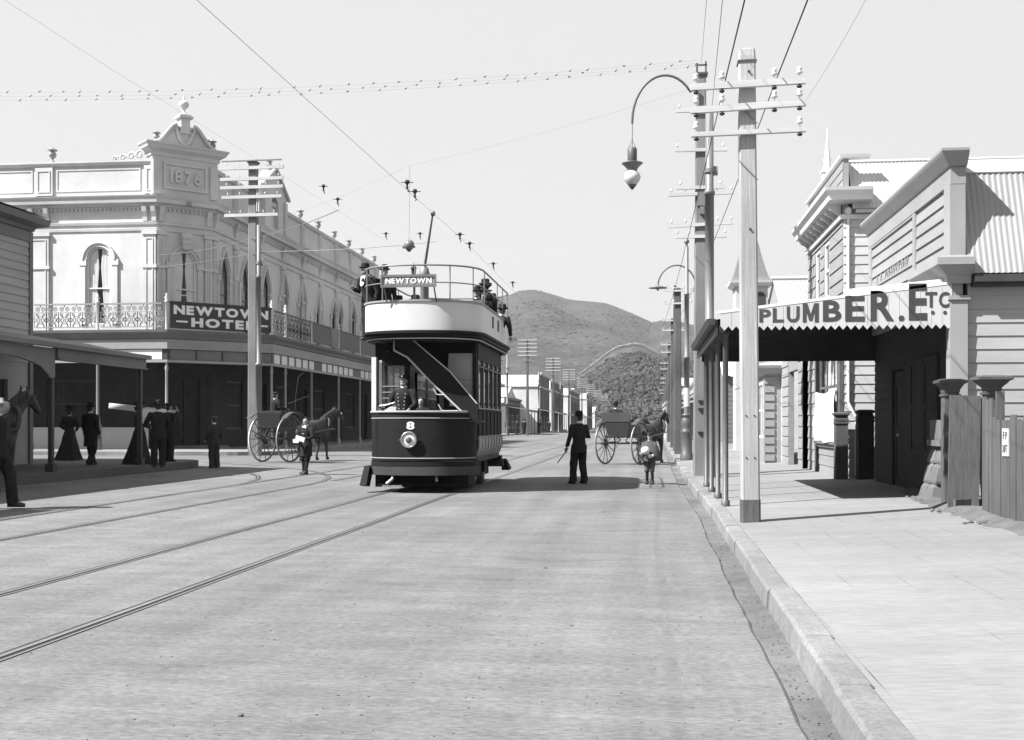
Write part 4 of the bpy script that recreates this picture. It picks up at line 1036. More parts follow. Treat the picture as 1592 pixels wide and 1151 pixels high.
    # posts
    def post(x, y, cast=False, top=5.3):
        m = M(); z = .27
        pr = [(.20, z), (.20, z + .25), (.17, z + .3), (.17, z + 1.0), (.2, z + 1.05), (.2, z + 1.12), (.13, z + 1.2), (.10, z + 1.5), (.075, z + 1.6), (.07, 4.2), (.07, 4.26)] if cast else [(.12, z), (.12, z + .3), (.065, z + .4), (.06, 3.9), (.09, 4.0), (.06, 4.1), (.06, 4.26)]
        m.lathe(pr, (x, y, 0), 12); m.build('verandah_post', STEEL if cast else GREYPAINT, t, True)
        m = M(); m.lathe([(.06, 5.76), (.06, 6.98), (.09, 7.0), (.09, 7.06), (.03, 7.1), (.10, 7.2), (.03, 7.3), (.05, 7.36), (.001, 7.42)], (x, y, 0), 10); m.build('railing_post', WHITE, t, True)
    for x, y, c in ((-24.8, 50.3, True), (-21.55, 50.35, False), (-28.0, 50.3, False), (-32, 50.3, True), (-36, 50.3, False), (-17.85, 54.0, False), (-17.8, 56, False), (-17.8, 60.5, True), (-17.8, 66.05, False), (-17.8, 71.1, False), (-17.8, 79.1, True), (-17.8, 85, False)): post(x, y, c)
    # ground floor, painted near-black for the verandah shade, with a pale dado
    dl = [rect(-39, -35.5, .3, 3.6), rect(-34, -30.5, 1.3, 3.6), rect(-29, -26.5, 1.3, 3.6)]
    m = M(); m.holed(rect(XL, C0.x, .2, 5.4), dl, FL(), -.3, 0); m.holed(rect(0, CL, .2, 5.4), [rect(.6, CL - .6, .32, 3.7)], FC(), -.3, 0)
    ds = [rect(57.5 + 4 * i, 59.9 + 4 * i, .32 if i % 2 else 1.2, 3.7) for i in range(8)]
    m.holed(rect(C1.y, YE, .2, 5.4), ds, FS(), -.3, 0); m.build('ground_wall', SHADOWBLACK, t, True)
    for p, oo in ((FL(), dl[1:]), (FS(), ds[::2])):
        for o in oo: window(t, p, o, .08, .14, DARKPAINT, ((o[0][0] * 2 + o[1][0]) / 3, (o[0][0] + o[1][0] * 2) / 3), pane=SHADOWBLACK)
    for p, oo in ((FC(), [rect(.6, CL - .6, .32, 3.7)]), (FS(), ds[1::2]), (FL(), dl[:1])):
        for o in oo:
            m = M(); u0, u1, v0, v1 = o[0][0], o[1][0], o[0][1], o[2][1]; c = (u0 + u1) / 2
            for a, b in ((u0, c - .01), (c + .01, u1)):
                m.prism(rect(a + .02, b - .02, v0 + .02, v1), p, -.25, -.2)
                for z in (v0 + .2, v0 + 1.7): m.holed(rect(a + .15, b - .15, z, z + 1.3), [rect(a + .22, b - .22, z + .07, z + 1.23)], p, -.2, -.18)
            m.build('door', SHADOWBLACK, t, True)
    m = M(); m.prism(rect(XL, C0.x - .4, .25, 1.22), FL(.003), 0, .06); m.prism(rect(XL, C0.x - .4, 1.225, 1.3), FL(.003), 0, .12); m.build('dado', WHITE, t, True)  # white dado, brightened to stand for sun on this strip
    m = M(); m.box(-24.0, -20.4, 53.9, 55.2, .29, .42); m.build('door_step', STONE, t, True)
hotel()

# ================================================================ LEFT SIDE, this side of the cross street
def left_shop():
    X0, Y1 = -17.5, 31.4
    t = thing('dark_shop', 'dark weatherboard corner shop in its own shade with a post verandah, at the left edge', 'shop', (X0, 25, .325))
    wn = [rect(20.2, 21.5, 4.9, 6.5), rect(25.0, 26.5, 4.9, 6.5), (rect(27.4, 28.4, 4.8, 6.4))]
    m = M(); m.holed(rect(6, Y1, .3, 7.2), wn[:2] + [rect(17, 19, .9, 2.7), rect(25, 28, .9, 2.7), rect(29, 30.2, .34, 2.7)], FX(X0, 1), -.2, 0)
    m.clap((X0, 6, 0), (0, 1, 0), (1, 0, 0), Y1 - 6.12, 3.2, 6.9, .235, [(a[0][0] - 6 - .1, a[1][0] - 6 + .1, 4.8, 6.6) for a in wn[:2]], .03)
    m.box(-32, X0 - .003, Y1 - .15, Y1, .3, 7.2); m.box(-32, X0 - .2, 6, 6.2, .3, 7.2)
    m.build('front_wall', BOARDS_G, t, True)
    for o in wn[:2] + [rect(17, 19, .9, 2.7), rect(25, 28, .9, 2.7)]: window(t, FX(X0, 1), o, .08, .1, MIDPAINT, ((o[0][0] + o[1][0]) / 2,))
    m = M(); m.prism(rect(29.02, 30.18, .36, 2.68), FX(X0, 1), -.15, -.1); m.build('door', SHADOWBLACK, t, True)
    m = M(); m.box(X0 - .02, X0 + .06, Y1 - .14, Y1 + .03, .3, 6.95); m.box(X0 + .001, X0 + .05, 6, Y1 - .145, 6.66, 6.95); m.build('corner_board', MIDPAINT, t, True)
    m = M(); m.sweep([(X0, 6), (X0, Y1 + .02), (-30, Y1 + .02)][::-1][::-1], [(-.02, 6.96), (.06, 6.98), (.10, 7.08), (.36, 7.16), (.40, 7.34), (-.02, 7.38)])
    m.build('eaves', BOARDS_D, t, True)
    m = M(); m.loft([[(X0 + .42, y, 7.39), (-24.5, y, 9.6), (-32, y, 7.39)] for y in (5.6, Y1 + .4)], False, False, False); m.loft([[(-32, y, 7.36), (-24.5, y, 9.56), (X0 + .42, y, 7.36)] for y in (5.6, Y1 + .4)], False, False, False); m.prism([(-32, 7.3), (X0, 7.3), (-24.5, 9.5)], FY(Y1), -.1, 0)
    m.build('roof', LEAD, t, True)
    m = M(); m.box(X0 - .25, X0 - .004, 6, 13.6, 7.2, 9.3); m.box(X0 - .35, X0 + .25, 6, 13.7, 9.303, 9.5); m.build('parapet', BOARDS_D, t, True)  # unseen raised block standing in for a taller neighbour, added to shade the road
    # verandah
    m = M(); m.loft([[(X0, y, 3.95), (-15.6, y, 3.72), (-13.85, y, 3.36), (-13.85, y, 3.30), (-15.6, y, 3.66), (X0, y, 3.89)] for y in (6, 31.0)], True, False); m.build('verandah_roof', MIDPAINT, t, True)
    m = M(); m.box(-14.0, -13.86, 26.1, 31.0, 3.02, 3.30); m.box(-14.0, -13.80, 26.1, 31.0, 2.98, 3.017); m.box(-13.855, -13.72, 6, 31.05, 3.26, 3.37); m.build('verandah_fascia', MIDPAINT, t, True)
    m = M()
    for a, b in ((20.9, 26.0), (15.8, 20.9), (10.7, 15.8)):
        p = [(a, 3.25), (a, 2.55), (a + .25, 2.55)] + [(a + .25 + (b - a - .5) * i / 12, 2.58 + .42 * math.sin(PI * i / 12) ** .5) for i in range(13)] + [(b - .25, 2.55), (b, 2.55), (b, 3.25)]
        m.prism(p, FX(-13.95, 1), 0, .07)
    m.build('arched_valance', MIDPAINT, t, True)
    for y in (10.7, 15.8, 20.9, 26.0, 30.85):
        m = M(); m.obox((-13.98, y, 1.7), (.12, .12, 2.75), None, .02); m.obox((-13.98, y, .42), (.2, .2, .2)); m.build('verandah_post', DARKPAINT, t, True)
left_shop()

# ================================================================ shops far along both sides
def street_shop(label, side, x0, depth, y0, y1, h, vh=3.3, ver=True, tone=STUCCO, para=1.0, chim=False, group='shops along the street'):
    """side -1: left of the street, facade facing +x; +1: right, facing -x"""
    s = -side; t = thing('shop', label, 'shop', (x0, y0, .28), 0, group)
    P = FX(x0, s); X = lambda d: x0 - s * d
    n = max(1, int((y1 - y0) / 5)); w = (y1 - y0) / n
    holes = [rect(y0 + w * (i + .2), y0 + w * (i + .8), .9, 2.7) for i in range(n)]
    if h > 6: holes += [rect(y0 + w * (i + a), y0 + w * (i + a + .22), 4.7, 6.6) for i in range(n) for a in (.15, .6)]
    m = M(); m.holed(rect(y0, y1, .2, h + para), holes, P, -.2, 0); m.build('front_wall', BOARDS_S if side < 0 else BOARDS_W, t, True); m = M()  # left fronts carry painted shade, right fronts are toned down for the sun
    a, b = sorted((X(.2), X(depth)))
    a, b = (a, b + .197) if side < 0 else (a - .197, b); m.box(a, b, y0 - .003, y0 + .15, .2, h); m.build('end_wall', tone, t, True); m = M(); m.box(a, b, y1 - .15, y1, .2, h); m.build('end_wall', tone, t, True)
    for o in holes:
        f = M(); u0, u1, v0, v1 = o[0][0], o[1][0], o[0][1], o[2][1]
        f.holed(o, [rect(u0 + .1, u1 - .1, v0 + .1, v1 - .1)], P, -.15, -.08); f.prism(rect(u0 + .08, u1 - .08, (v0 + v1) / 2 - .04, (v0 + v1) / 2 + .04), P, -.14, -.09)
        q = f.build('window', WHITE, t, True); g = M(); g.prism(rect(u0 + .1, u1 - .1, v0 + .1, v1 - .1), P, -.13, -.12); g.build('pane', DARKPAINT, q, True)
    m = M(); pr = [(0, h + para - .5), (.25, h + para - .35), (.3, h + para - .1), (0, h + para)]
    path = [(x0, y1), (x0, y0)] if s < 0 else [(x0, y0), (x0, y1)]
    m.sweep(path, pr); m.sweep(path, [(0, h - .2), (.12, h - .15), (.12, h), (0, h + .02)]); m.build('cornice', tone, t, True)
    m = M(); r = (y1 - y0) / 2
    e1, e2 = sorted((X(.25), X(depth)))
    m.loft([[(x, y0 - .2, h + .02), (x, y0 + r, h + min(2.2, r * .55)), (x, y1 + .2, h + .02)] for x in (e1, e2)], False, False, False)
    m.loft([[(x, y0 - .2, h - .04), (x, y0 + r, h + min(2.2, r * .55) - .06), (x, y1 + .2, h - .04)] for x in (e1, e2)], False, False, False)
    for x in (e1 + .1, e2 - .1): m.prism([(y0, h), (y1, h), (y0 + r, h + min(2.2, r * .55) - .1)], FX(x, 1), -.05, .05)
    rf = m.build('roof', LEAD_W, t, True)
    if chim:
        m = M(); m.box(X(2.2) - .35, X(2.2) + .35, y0 + 1.5, y0 + 2.2, h, h + 2.6); m.box(X(2.2) - .42, X(2.2) + .42, y0 + 1.43, y0 + 2.27, h + 2.4, h + 2.55); m.lathe([(.16, 0), (.13, .5)], (X(2.2), y0 + 1.85, h + 2.6), 8); m.build('chimney', BOARDS_D, rf, True)
    if ver:
        d = 3.0; m = M(); m.loft([[(X(0), y, vh + .5), (X(-d), y, vh), (X(-d), y, vh - .25), (X(-d + .12), y, vh - .25), (X(-d + .12), y, vh - .08), (X(0), y, vh + .42)] for y in (y0, y1)], True, False); m.build('verandah_roof', MIDPAINT if chim else GREYPAINT, t, True)
        k = max(2, int((y1 - y0) / 4) + 1)
        for i in range(k):
            m = M(); m.lathe([(.1, .2), (.1, .6), (.06, .65), (.06, vh - .2)], (X(-d + .1), y0 + .2 + (y1 - y0 - .4) * i / (k - 1), 0), 8); m.build('verandah_post', GREYPAINT, t, True)
L = street_shop
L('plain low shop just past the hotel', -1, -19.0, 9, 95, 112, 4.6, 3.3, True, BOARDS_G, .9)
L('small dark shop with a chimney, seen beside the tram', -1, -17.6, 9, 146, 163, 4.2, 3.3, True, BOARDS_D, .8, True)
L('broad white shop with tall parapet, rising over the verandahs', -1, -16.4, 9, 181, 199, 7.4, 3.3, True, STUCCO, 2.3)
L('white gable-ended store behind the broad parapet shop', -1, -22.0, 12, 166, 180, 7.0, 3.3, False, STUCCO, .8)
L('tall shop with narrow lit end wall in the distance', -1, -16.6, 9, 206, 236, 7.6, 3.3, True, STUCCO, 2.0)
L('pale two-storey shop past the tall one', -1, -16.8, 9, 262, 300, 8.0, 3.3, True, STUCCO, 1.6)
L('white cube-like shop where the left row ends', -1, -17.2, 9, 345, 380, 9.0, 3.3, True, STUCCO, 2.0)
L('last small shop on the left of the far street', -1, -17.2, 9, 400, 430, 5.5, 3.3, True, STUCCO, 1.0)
L('low shop behind the cast iron lamp pole', 1, 4.5, 8, 88, 104, 4.0, 3.2, True, STUCCO, .8)
L('grey shop behind the far row of poles', 1, 4.9, 8, 112, 134, 4.8, 3.2, True, BOARDS_G, 1.0)
L('low far shop on the right', 1, 5.4, 8, 150, 190, 5.0, 3.2, True, STUCCO, 1.0)
L('far grey building at the end of the right row', 1, 6.0, 10, 230, 262, 9.0, 3.2, False, BOARDS_G, 1.5)

# ================================================================ POLES, LAMPS, WIRES
def insulator(parent, x, y, z, up=True, k=1.0, pm=PORCELAIN):
    m = M()
    k *= .8
    m.lathe([(.012 * k, -.09 * k), (.014 * k, 0), (.05 * k, .005 * k), (.055 * k, .03 * k), (.03 * k, .05 * k), (.042 * k, .07 * k), (.042 * k, .10 * k), (.015 * k, .125 * k)], (x, y, z), 8)
    return m.build('insulator', pm, parent)
def crossarm(t, z, half, y=-.14, w=.08, h=.085, tilt=0.0, pins=(), m1=ARMWOOD, off=0.0, k=1.0, sep=True):
    m = M(); d = Vector((math.cos(tilt), 0, math.sin(tilt)))
    m.bar(Vector((off, y, z)) - d * half, Vector((off, y, z)) + d * half, w, h)
    if not sep:
        for p in pins: m.lathe([(.012, 0), (.012, .04), (.035, .05), (.035, .10), (.01, .13)], (off + p * d.x, y, z + p * d.z + .03), 6)
    a = m.build('crossarm', m1, t)
    if sep:
        for p in pins:
            insulator(a, off + p * d.x, y, z + p * d.z + h / 2 + .05, k=k)
            if k > .9:
                q = M(); q.lathe([(.02, -.05), (.035, -.04), (.035, -.02), (.012, -.01), (.012, 0)], (off + p * d.x, y, z + p * d.z - h / 2), 6); q.build('pin_nut', WIRE, a)
    return a
def square_pole(t, w, h, top=None, m1=POLEWOOD, base=True, taper=.85):
    a, b = w / 2, w / 2 * taper; c = .18
    def oct_(r, z): return [(-r + r * c, -r, z), (r - r * c, -r, z), (r, -r + r * c, z), (r, r - r * c, z), (r - r * c, r, z), (-r + r * c, r, z), (-r, r - r * c, z), (-r, -r + r * c, z)]
    m = M(); m.loft([oct_(a, -.3), oct_((a + b) / 2, h * .5), oct_(b, h - .12), oct_(b * .92, h - .03), oct_(b * .3, h)], True, False)
    m.build('shaft', m1, t)
    if base:
        m = M(); m.loft([oct_(a + .006, -.25), oct_(a + .006, .30)], True, False); m.build('tarred_foot', OLDWOOD, t)

def near_pole():
    t = thing('telegraph_pole', 'thick pale square telegraph pole with three crossarms, nearest on the kerb', 'telegraph pole', (1.40, 15.78, .146))
    square_pole(t, .245, 6.34, taper=.9)
    P = (-.68, -.34, .345, .67)
    crossarm(t, 5.82, .75, -.16, .07, .085, .022, P)
    crossarm(t, 5.52, .75, -.16, .07, .085, .03, P)
    crossarm(t, 5.18, .75, -.16, .07, .06, .012, (-.68, .67))
    m = M(); m.obox((0, 0, 6.15), (.25, .25, .022)); m.build('iron_band', IRON, t)
    m = M()
    for z in (.86, 1.42):
        for s in (-.055, .055): m.tube([(s, -.13, z), (s, -.112, z)], .011, 6)
    for z in (3.9, 6.0): m.tube([(.02, -.135, z), (.02, -.105, z)], .016, 6)
    m.build('bolt', WIRE, t)
    m = M()
    for z in (5.3, 4.55): m.bar((-.125, -.13, z + .27), (.125, -.13, z), .012)
    m.build('stay_strap', STEEL, t)
    t.rotation_euler = (0, -.008, 0)
near_pole()

def tall_pole():
    t = thing('telegraph_pole', 'tall weathered telegraph pole carrying the hanging arc lamp arm and many crossarms', 'telegraph pole', (1.41, 29.83, .147))
    square_pole(t, .40, 10.25, m1=POLEWOOD2, taper=.62, base=False)
    for z, h, off, tl, P in ((9.25, .62, 0, 0, (-.55, .5)), (8.25, .66, 0, -.01, (-.6, .55)), (7.30, .60, -.02, 0, (-.5, .5)), (7.14, .82, 0, .02, (-.75, -.4, .4, .75)), (6.36, .82, 0, .045, (-.75, -.4, .4, .75)), (6.06, .64, 0, .0, (-.6, -.3, .3, .6))):
        crossarm(t, z, h, -.17, .07, .08, tl, P, ARMWOOD, off, .8)
    m = M(); m.obox((0, 0, 10.2), (.34, .34, .05)); m.obox((-.1, -.1, 10.33), (.05, .05, .28)); m.obox((.12, -.1, 10.35), (.04, .04, .32)); m.obox((0, -.1, 10.42), (.3, .04, .04)); m.build('cap_bracket', IRON, t)
    m = M(); m.obox((.0, -.2, 7.0), (.2, .12, .35)); m.obox((.02, -.2, 6.72), (.12, .1, .2)); m.build('fuse_box', STEEL, t)
    a = on_y(1084, 130, 29.6); pk = on_y(1040, 118, 29.6); e = on_y(983, 190, 29.6); L0 = Vector((1.41, 29.83, .147))
    pts = []
    for i in range(17):
        s = i / 16; an = PI * (.16 + .84 * s); r = (a.x - e.x) / 2
        cx_ = (a.x + e.x) / 2
        pts.append(Vector((cx_ + r * 1.0 * math.cos(an), 29.55, e.z + (pk.z - e.z) * math.sin(an))) - L0)
    pts[0] = Vector((-.12, -.2, a.z - L0.z - .1)); pts.append(Vector((e.x, 29.55, e.z - .05)) - L0)
    m = M(); m.tube(pts, .032, 8); m.build('lamp_arm', IRON, t)
    m = M()
    for z in (1.15, 1.75, 1.95): m.obox((.1, -.24, z), (.45, .05, .06))
    m.build('iron_clamp', STEEL, t)
    t.rotation_euler = (0, 0, 0)
    lx, lz = e.x, 8.38
    l = thing('arc_lamp', 'arc lamp with an opal globe hanging over the road from a long curved arm', 'street lamp', (lx, 29.55, 7.45))
    b = M(); b.lathe([(.11, .65), (.12, .67), (.12, .98), (.10, 1.02), (.03, 1.04)], (0, 0, 0), 14); b.build('housing', IRON, l)
    b = M(); b.lathe([(.12, .42), (.14, .50), (.24, .60), (.27, .62), (.27, .635), (.13, .655)], (0, 0, 0), 18); b.build('shade', STEEL, l)
    b = M(); b.lathe([(.001, .02), (.12, .09), (.20, .20), (.215, .28), (.19, .36), (.13, .425)], (0, 0, 0), 18); b.build('globe', GLOBE, l)
    b = M(); b.lathe([(.001, -.05), (.03, -.03), (.11, .07), (.115, .095)], (0, 0, 0), 12); b.build('bottom_cap', IRON, l)
    b = M(); b.tube([(0, 0, 1.03), (0, 0, e.z - 7.45 - .02)], .008, 5); b.tube([(-.09, 0, 1.0), (0, 0, 1.25), (.09, 0, 1.0)], .008, 5); b.build('suspension_wire', WIRE, l)
tall_pole()

def tram_pole(label, x, y, z0, h, r=.085, lamp=False, band=False, loc_group=None):
    t = thing('tram_pole', label, 'tram pole', (x, y, z0), 0, loc_group)
    m = M(); m.lathe([(.235, 0), (.235, .22), (.205, .26), (.20, .95), (.225, 1.0), (.225, 1.06), (.19, 1.1), (.20, 1.22), (.215, 1.35), (.19, 1.5), (.14, 1.58), (.18, 1.6), (.18, 1.66), (.11, 1.7)], (0, 0, 0), 16); m.build('cast_base', IRON, t)
    m = M(); k = h; m.lathe([(r * 1.2, 1.65), (r * 1.2, k * .46), (r * 1.4, k * .46), (r * 1.4, k * .47), (r, k * .475), (r, k * .75), (r * 1.2, k * .75), (r * 1.2, k * .757), (r * .82, k * .76), (r * .8, k - .25), (.03, k - .22)], (0, 0, 0), 12); m.build('tube_shaft', STEEL, t)
    if lamp:
        m = M(); m.ball((0, 0, k - .06), .1, 10); m.lathe([(.03, -.25), (.05, -.2), (.02, -.14)], (0, 0, k), 8); m.build('ball_finial', STEEL, t)
        r0 = .68; zc = 6.30; cx_ = -.36
        m = M(); m.tube([(cx_ + r0 * math.cos(a), 0, zc + r0 * 1.15 * math.sin(a)) for a in [PI * i / 20 for i in range(21)]], .028, 8); m.build('arched_arm', IRON, t)
        m = M(); m.lathe([(.001, -.1), (.04, -.08), (.05, -.02), (.34, -.0), (.33, .02), (.05, .10), (.03, .16)], (cx_ - r0, 0, zc - .04), 16); m.build('saucer_lamp', STEEL, t)
        m = M(); m.lathe([(.05, -.22), (.075, -.18), (.07, 0), (.03, .04)], (cx_ + r0, 0, zc), 10); m.build('socket', IRON, t)
    if band:
        m = M(); m.lathe([(r * 1.22, 1.95), (r * 1.22, 2.62)], (0, 0, 0), 12); m.build('white_band', WHITE, t)
    return t
tram_pole('ornate iron tram pole with arched saucer lamp and a painted white band', 1.50, 42.5, .15, 8.0, .085, True, True)
def plain_pole(label, x, y, z0, h, r):
    t = thing('tram_pole', label, 'tram pole', (x, y, z0))
    m = M(); m.lathe([(r * 1.45, -.1), (r * 1.45, h * .39), (r * 1.75, h * .39), (r * 1.75, h * .40), (r * 1.1, h * .405), (r * 1.1, h * .77), (r * 1.35, h * .77), (r * 1.35, h * .78), (r, h * .785), (r, h), (r * .4, h + .01)], (0, 0, 0), 14); m.build('tube_shaft', STEEL, t)
    m = M(); m.lathe([(r * 1.4, 0), (r * 1.4, .1)], (0, 0, h * .83), 12); m.obox((r * 1.4, 0, h * .83 + .05), (.12, .05, .22)); m.build('pole_clamp', STEEL, t)
    return t
for lb, x, y in (('first thin tram pole past the tram, on the left kerb', -14.3, 120), ('second thin tram pole past the tram, beyond the chimney shop', -14.3, 156), ('third thin tram pole past the tram, far along the left kerb', -14.3, 196)): plain_pole(lb, x, y, .29, 8.4, .09)
plain_pole('stout round steel pole standing close against the tall telegraph pole', 1.56, 28.6, .15, 8.95, .098)
plain_pole('slim pale steel pole beside the wooden pole at the hotel corner', -15.95, 46.6, .13, 9.6, .085)

def hotel_pole():
    t = thing('telegraph_pole', 'tall square telegraph pole on the hotel corner with six white lit crossarms', 'telegraph pole', (-16.42, 47.3, .29))
    square_pole(t, .40, 12.3, m1=POLEWOOD2, taper=.85, base=False)
    for y, h, off in ((264, 1.38, 0), (281, 1.36, .0), (294, 1.36, 0), (309, 1.30, 0), (337, 1.16, -.02)):
        z = 1.45 + (660 - y) * 49.0 / 1800 - .29
        crossarm(t, z, h, -.24, .10, .13, .006, (-.8 * h, -.4 * h, .45 * h, .85 * h), ARMWOOD, off, .85)
    z = 1.45 + (660 - 253) * 49.0 / 1800 - .29; crossarm(t, z, 1.3, -.24, .05, .05, .01, (), STEEL)
    m = M(); m.obox((0, 0, 12.2), (.42, .42, .07)); m.build('cap', OLDWOOD, t)
    m = M()
    for s in (.22, .30): m.tube([(s, -.2, 10.1), (s, -.2, 11.0)], .02, 6)
    m.build('conduit', WHITE, t)
hotel_pole()

# rows of poles that recede along both kerbs
def row_pole(label, h, arms, half, loc, group, w=.3, gap=.42, pins=4):
    t = thing('telegraph_pole', label, 'telegraph pole', loc, 0, group)
    square_pole(t, w, h, m1=OLDWOOD, taper=.75, base=False)
    for i in range(arms):
        P = [half * (-.9 + 1.8 * j / (pins - 1)) for j in range(pins)]
        crossarm(t, h - .15 - gap * i, half, -.18, .07, .075, 0, P, ARMWOOD, 0, 1, False)
    return t
NTH = ['second', 'third', 'fourth', 'fifth', 'sixth', 'seventh']
G1 = 'telegraph poles receding along the left kerb'
p0 = row_pole('first and tallest looking of the left row of five-armed poles in the distance', 11.4, 5, 1.15, (-14.0, 138, .29), G1, .34, .46, 8)
mm = M(); mm.obox((-.32, -.1, 8.3), (.13, .13, 1.5)); mm.obox((.32, -.1, 8.3), (.13, .13, 1.5)); mm.obox((0, -.2, 8.75), (1.9, .07, .07)); mm.build('cable_frame', POLEWOOD2, p0)
for i, y in enumerate((177, 214, 258, 298, 346, 402)):
    dup(p0, (-14.0, y, .29), 0, '%s of the left row of five-armed poles, counted towards the hills' % NTH[i])
G2 = 'telegraph poles receding along the right kerb'
q0 = row_pole('plain square pole right behind the ornate iron tram pole', 7.3, 2, .62, on_z(1054, 706, .15), G2, .34, .55, 4)
q0.location.z = .15
for i, (px, y) in enumerate(((1046.5, 66), (1041, 86), (1037, 112), (1034, 150), (1031, 200))):
    q = on_y(px, 650, y); dup(q0, (q.x, y, .15), 0, '%s of the right row of short two-armed poles going into the distance' % NTH[i])
v0 = row_pole('dark taller pole with one short arm behind the plain square pole', 8.2, 1, .5, (on_y(1049.5, 650, 58).x, 58, .15), None, .22, .4, 2)

# ---- wires
def sag(p, q, d, n=16):
    p, q = Vector(p), Vector(q); return [p.lerp(q, i / n) - Vector((0, 0, 4 * d * (i / n) * (1 - i / n))) for i in range(n + 1)]
def wire(label, pts, r=.008, name='overhead_wire', m1=WIRE, group=None):
    o = pts[0]; m = M(); m.tube([Vector(p) - Vector(o) for p in pts], r, 5); w = m.build(name, m1); w.location = o
    return tag(w, label, 'wire', group)
wire('taut trolley wire over the near track, from top left down behind the tram', [(-4.72, -12, 6.0), (-4.72, 12, 5.95), (-4.72, 23, 6.13), (-4.72, 31, 6.28), (-4.72, 62, 6.2), (-4.5, 140, 6.2)], .003, 'trolley_wire')
wire('fainter trolley wire over the far track, crossing above the hotel corner', [(-6.9, -12, 5.9), (-6.8, 14, 6.0), (-6.75, 20, 6.1), (-6.7, 32, 6.25), (-7.6, 62, 6.2), (-8.3, 140, 6.2)], .0012, 'trolley_wire')
for lb, dx, z, r in (('thick wire running overhead to the left part of the top near crossarm', -.34, 6.03, .009), ('thick wire running overhead to the right part of the top near crossarm', .35, 6.08, .009)):
    x = 1.40 + dx
    wire(lb, sag((x + .0, -14, z + .05), (x, 15.6, z), .1), r)
    wire(lb.replace('running overhead to', 'running on away from').replace('thick', 'thinner'), sag((x, 15.6, z), (x * .9, 66, 6.9), .35), r * .8)
for lb, p, q in (('thin wire rising past the top of the tall pole, leftmost', on_y(1090, 100, 29.6), on_y(1103, -60, 12)), ('thin wire rising past the top of the tall pole to its right', on_y(1094, 290, 29.6), on_y(1129, -60, 10)),
                 ('faint thin wire far right, slanting above the roofs', on_y(1250, 160, 15.6), on_y(1378, -60, 8.4))):
    wire(lb, sag(p, q, .05), .0015 if 'faint' in lb else .0035)
# telephone span across the street, hung with clips
for i, dz in enumerate((.0, .13, -.12)):
    A = Vector((-24, 30.5, 10.95 + dz)); B = Vector((1.35, 29.75, 10.62 + dz * .6)); pts = sag(A, B, .42, 40)
    w = wire(('topmost', 'middle', 'lowest')[i] + ' of three thin wires with small clips, strung across the street high up', pts, .0013, 'clip_wire', WIRE, 'clip wires strung across the street')
    rnd = random.Random(i + 20); m = M(); k = 0
    for j in range(34):
        t = (j + .5 + rnd.uniform(-.2, .2) + i * .33) / 34.5; f = t * 40; a = int(f); p = pts[a].lerp(pts[a + 1], f - a) - A
        m.ball(p + Vector((0, 0, rnd.uniform(-.02, .03))), .016, 6, 1, 1.3); m.bar(p, p + Vector((.05, 0, .04)), .012)
    c = m.build('wire_clips', WIRE, w); c['kind'] = 'stuff'
def hanger(label, p):
    t = thing('wire_hanger', label, 'wire hanger', p, 0, 'hangers on the tram wires')
    t.scale = (.72, .72, .72)
    m = M(); m.lathe([(.01, .10), (.06, .08), (.07, .0), (.03, -.02), (.03, -.1), (.045, -.12), (.01, -.16)], (0, 0, .05), 8); m.build('bell', WIRE, t)
    m = M(); m.bar((-.17, 0, .08), (.17, 0, .07), .02); m.tube([(-.02, 0, -.08), (.04, 0, -.14), (.02, 0, -.2)], .018, 5); m.build('clip', WIRE, t)
HP = [(503, 293, 30, 'second tram wire, at left'), (525, 313, 32, 'second tram wire just right of the leftmost hanger'), (633, 288, 22.6, 'first tram wire, highest in view'), (645, 302, 23.4, 'first tram wire next below the highest'), (600, 366, 38, 'far wire above the bowler hats'), (653, 366, 38, 'far wire left of the trolley pole'),
      (715, 368, 29.8, 'first tram wire right of the trolley pole'), (730, 382, 31.2, 'first tram wire above the tram stair rail'), (767, 413, 36, 'first tram wire over the upper deck passengers'), (797, 442, 41.5, 'first tram wire against the hill')]
for px, py, y, lb in HP: hanger('small dark hanger on the ' + lb, on_y(px, py, y))
wire('lit wire from the hotel front past its corner pole to the street', sag((-23.2, 53.4, 9.6), (-16.4, 47.1, 9.25), .12, 8) + sag((-16.4, 47.1, 9.25), (-11.6, 43, 9.6), .1, 8)[1:], .016, 'overhead_wire', STEEL)
wire('level lit wire from the hotel window across behind its corner pole', sag((-23.2, 53.3, 9.0), (-15.6, 46.4, 8.6), .05, 8) + sag((-15.6, 46.4, 8.6), (-8, 44, 8.5), .1, 8)[1:], .014, 'overhead_wire', STEEL)
def globe_lamp():
    p = on_y(636, 381, 33)
    t = thing('hanging_globe', 'dark round globe hanging in the air above the tram', 'globe lamp', p)
    m = M(); m.ball((0, 0, 0), .155, 16); m.build('globe', STEEL, t)
    m = M(); m.lathe([(.03, -.2), (.06, -.165), (.10, -.12)], (0, 0, 0), 10); m.obox((-.15, 0, -.07), (.09, .06, .06)); m.obox((.15, 0, -.06), (.05, .05, .05)); m.build('fitting', IRON, t)
    m = M(); m.tube([(0, 0, .15), (.02, 0, 2.3)], .005, 5); m.build('suspension_wire', STEEL, t)
    q = p + Vector((.02, 0, 2.3)); wire('faint span wire high over the street that carries the round globe', sag((-21.3, 60, 12.2), q, .3) + sag(q, (1.45, 29.9, 10.1), .1)[1:], .0016)
globe_lamp()

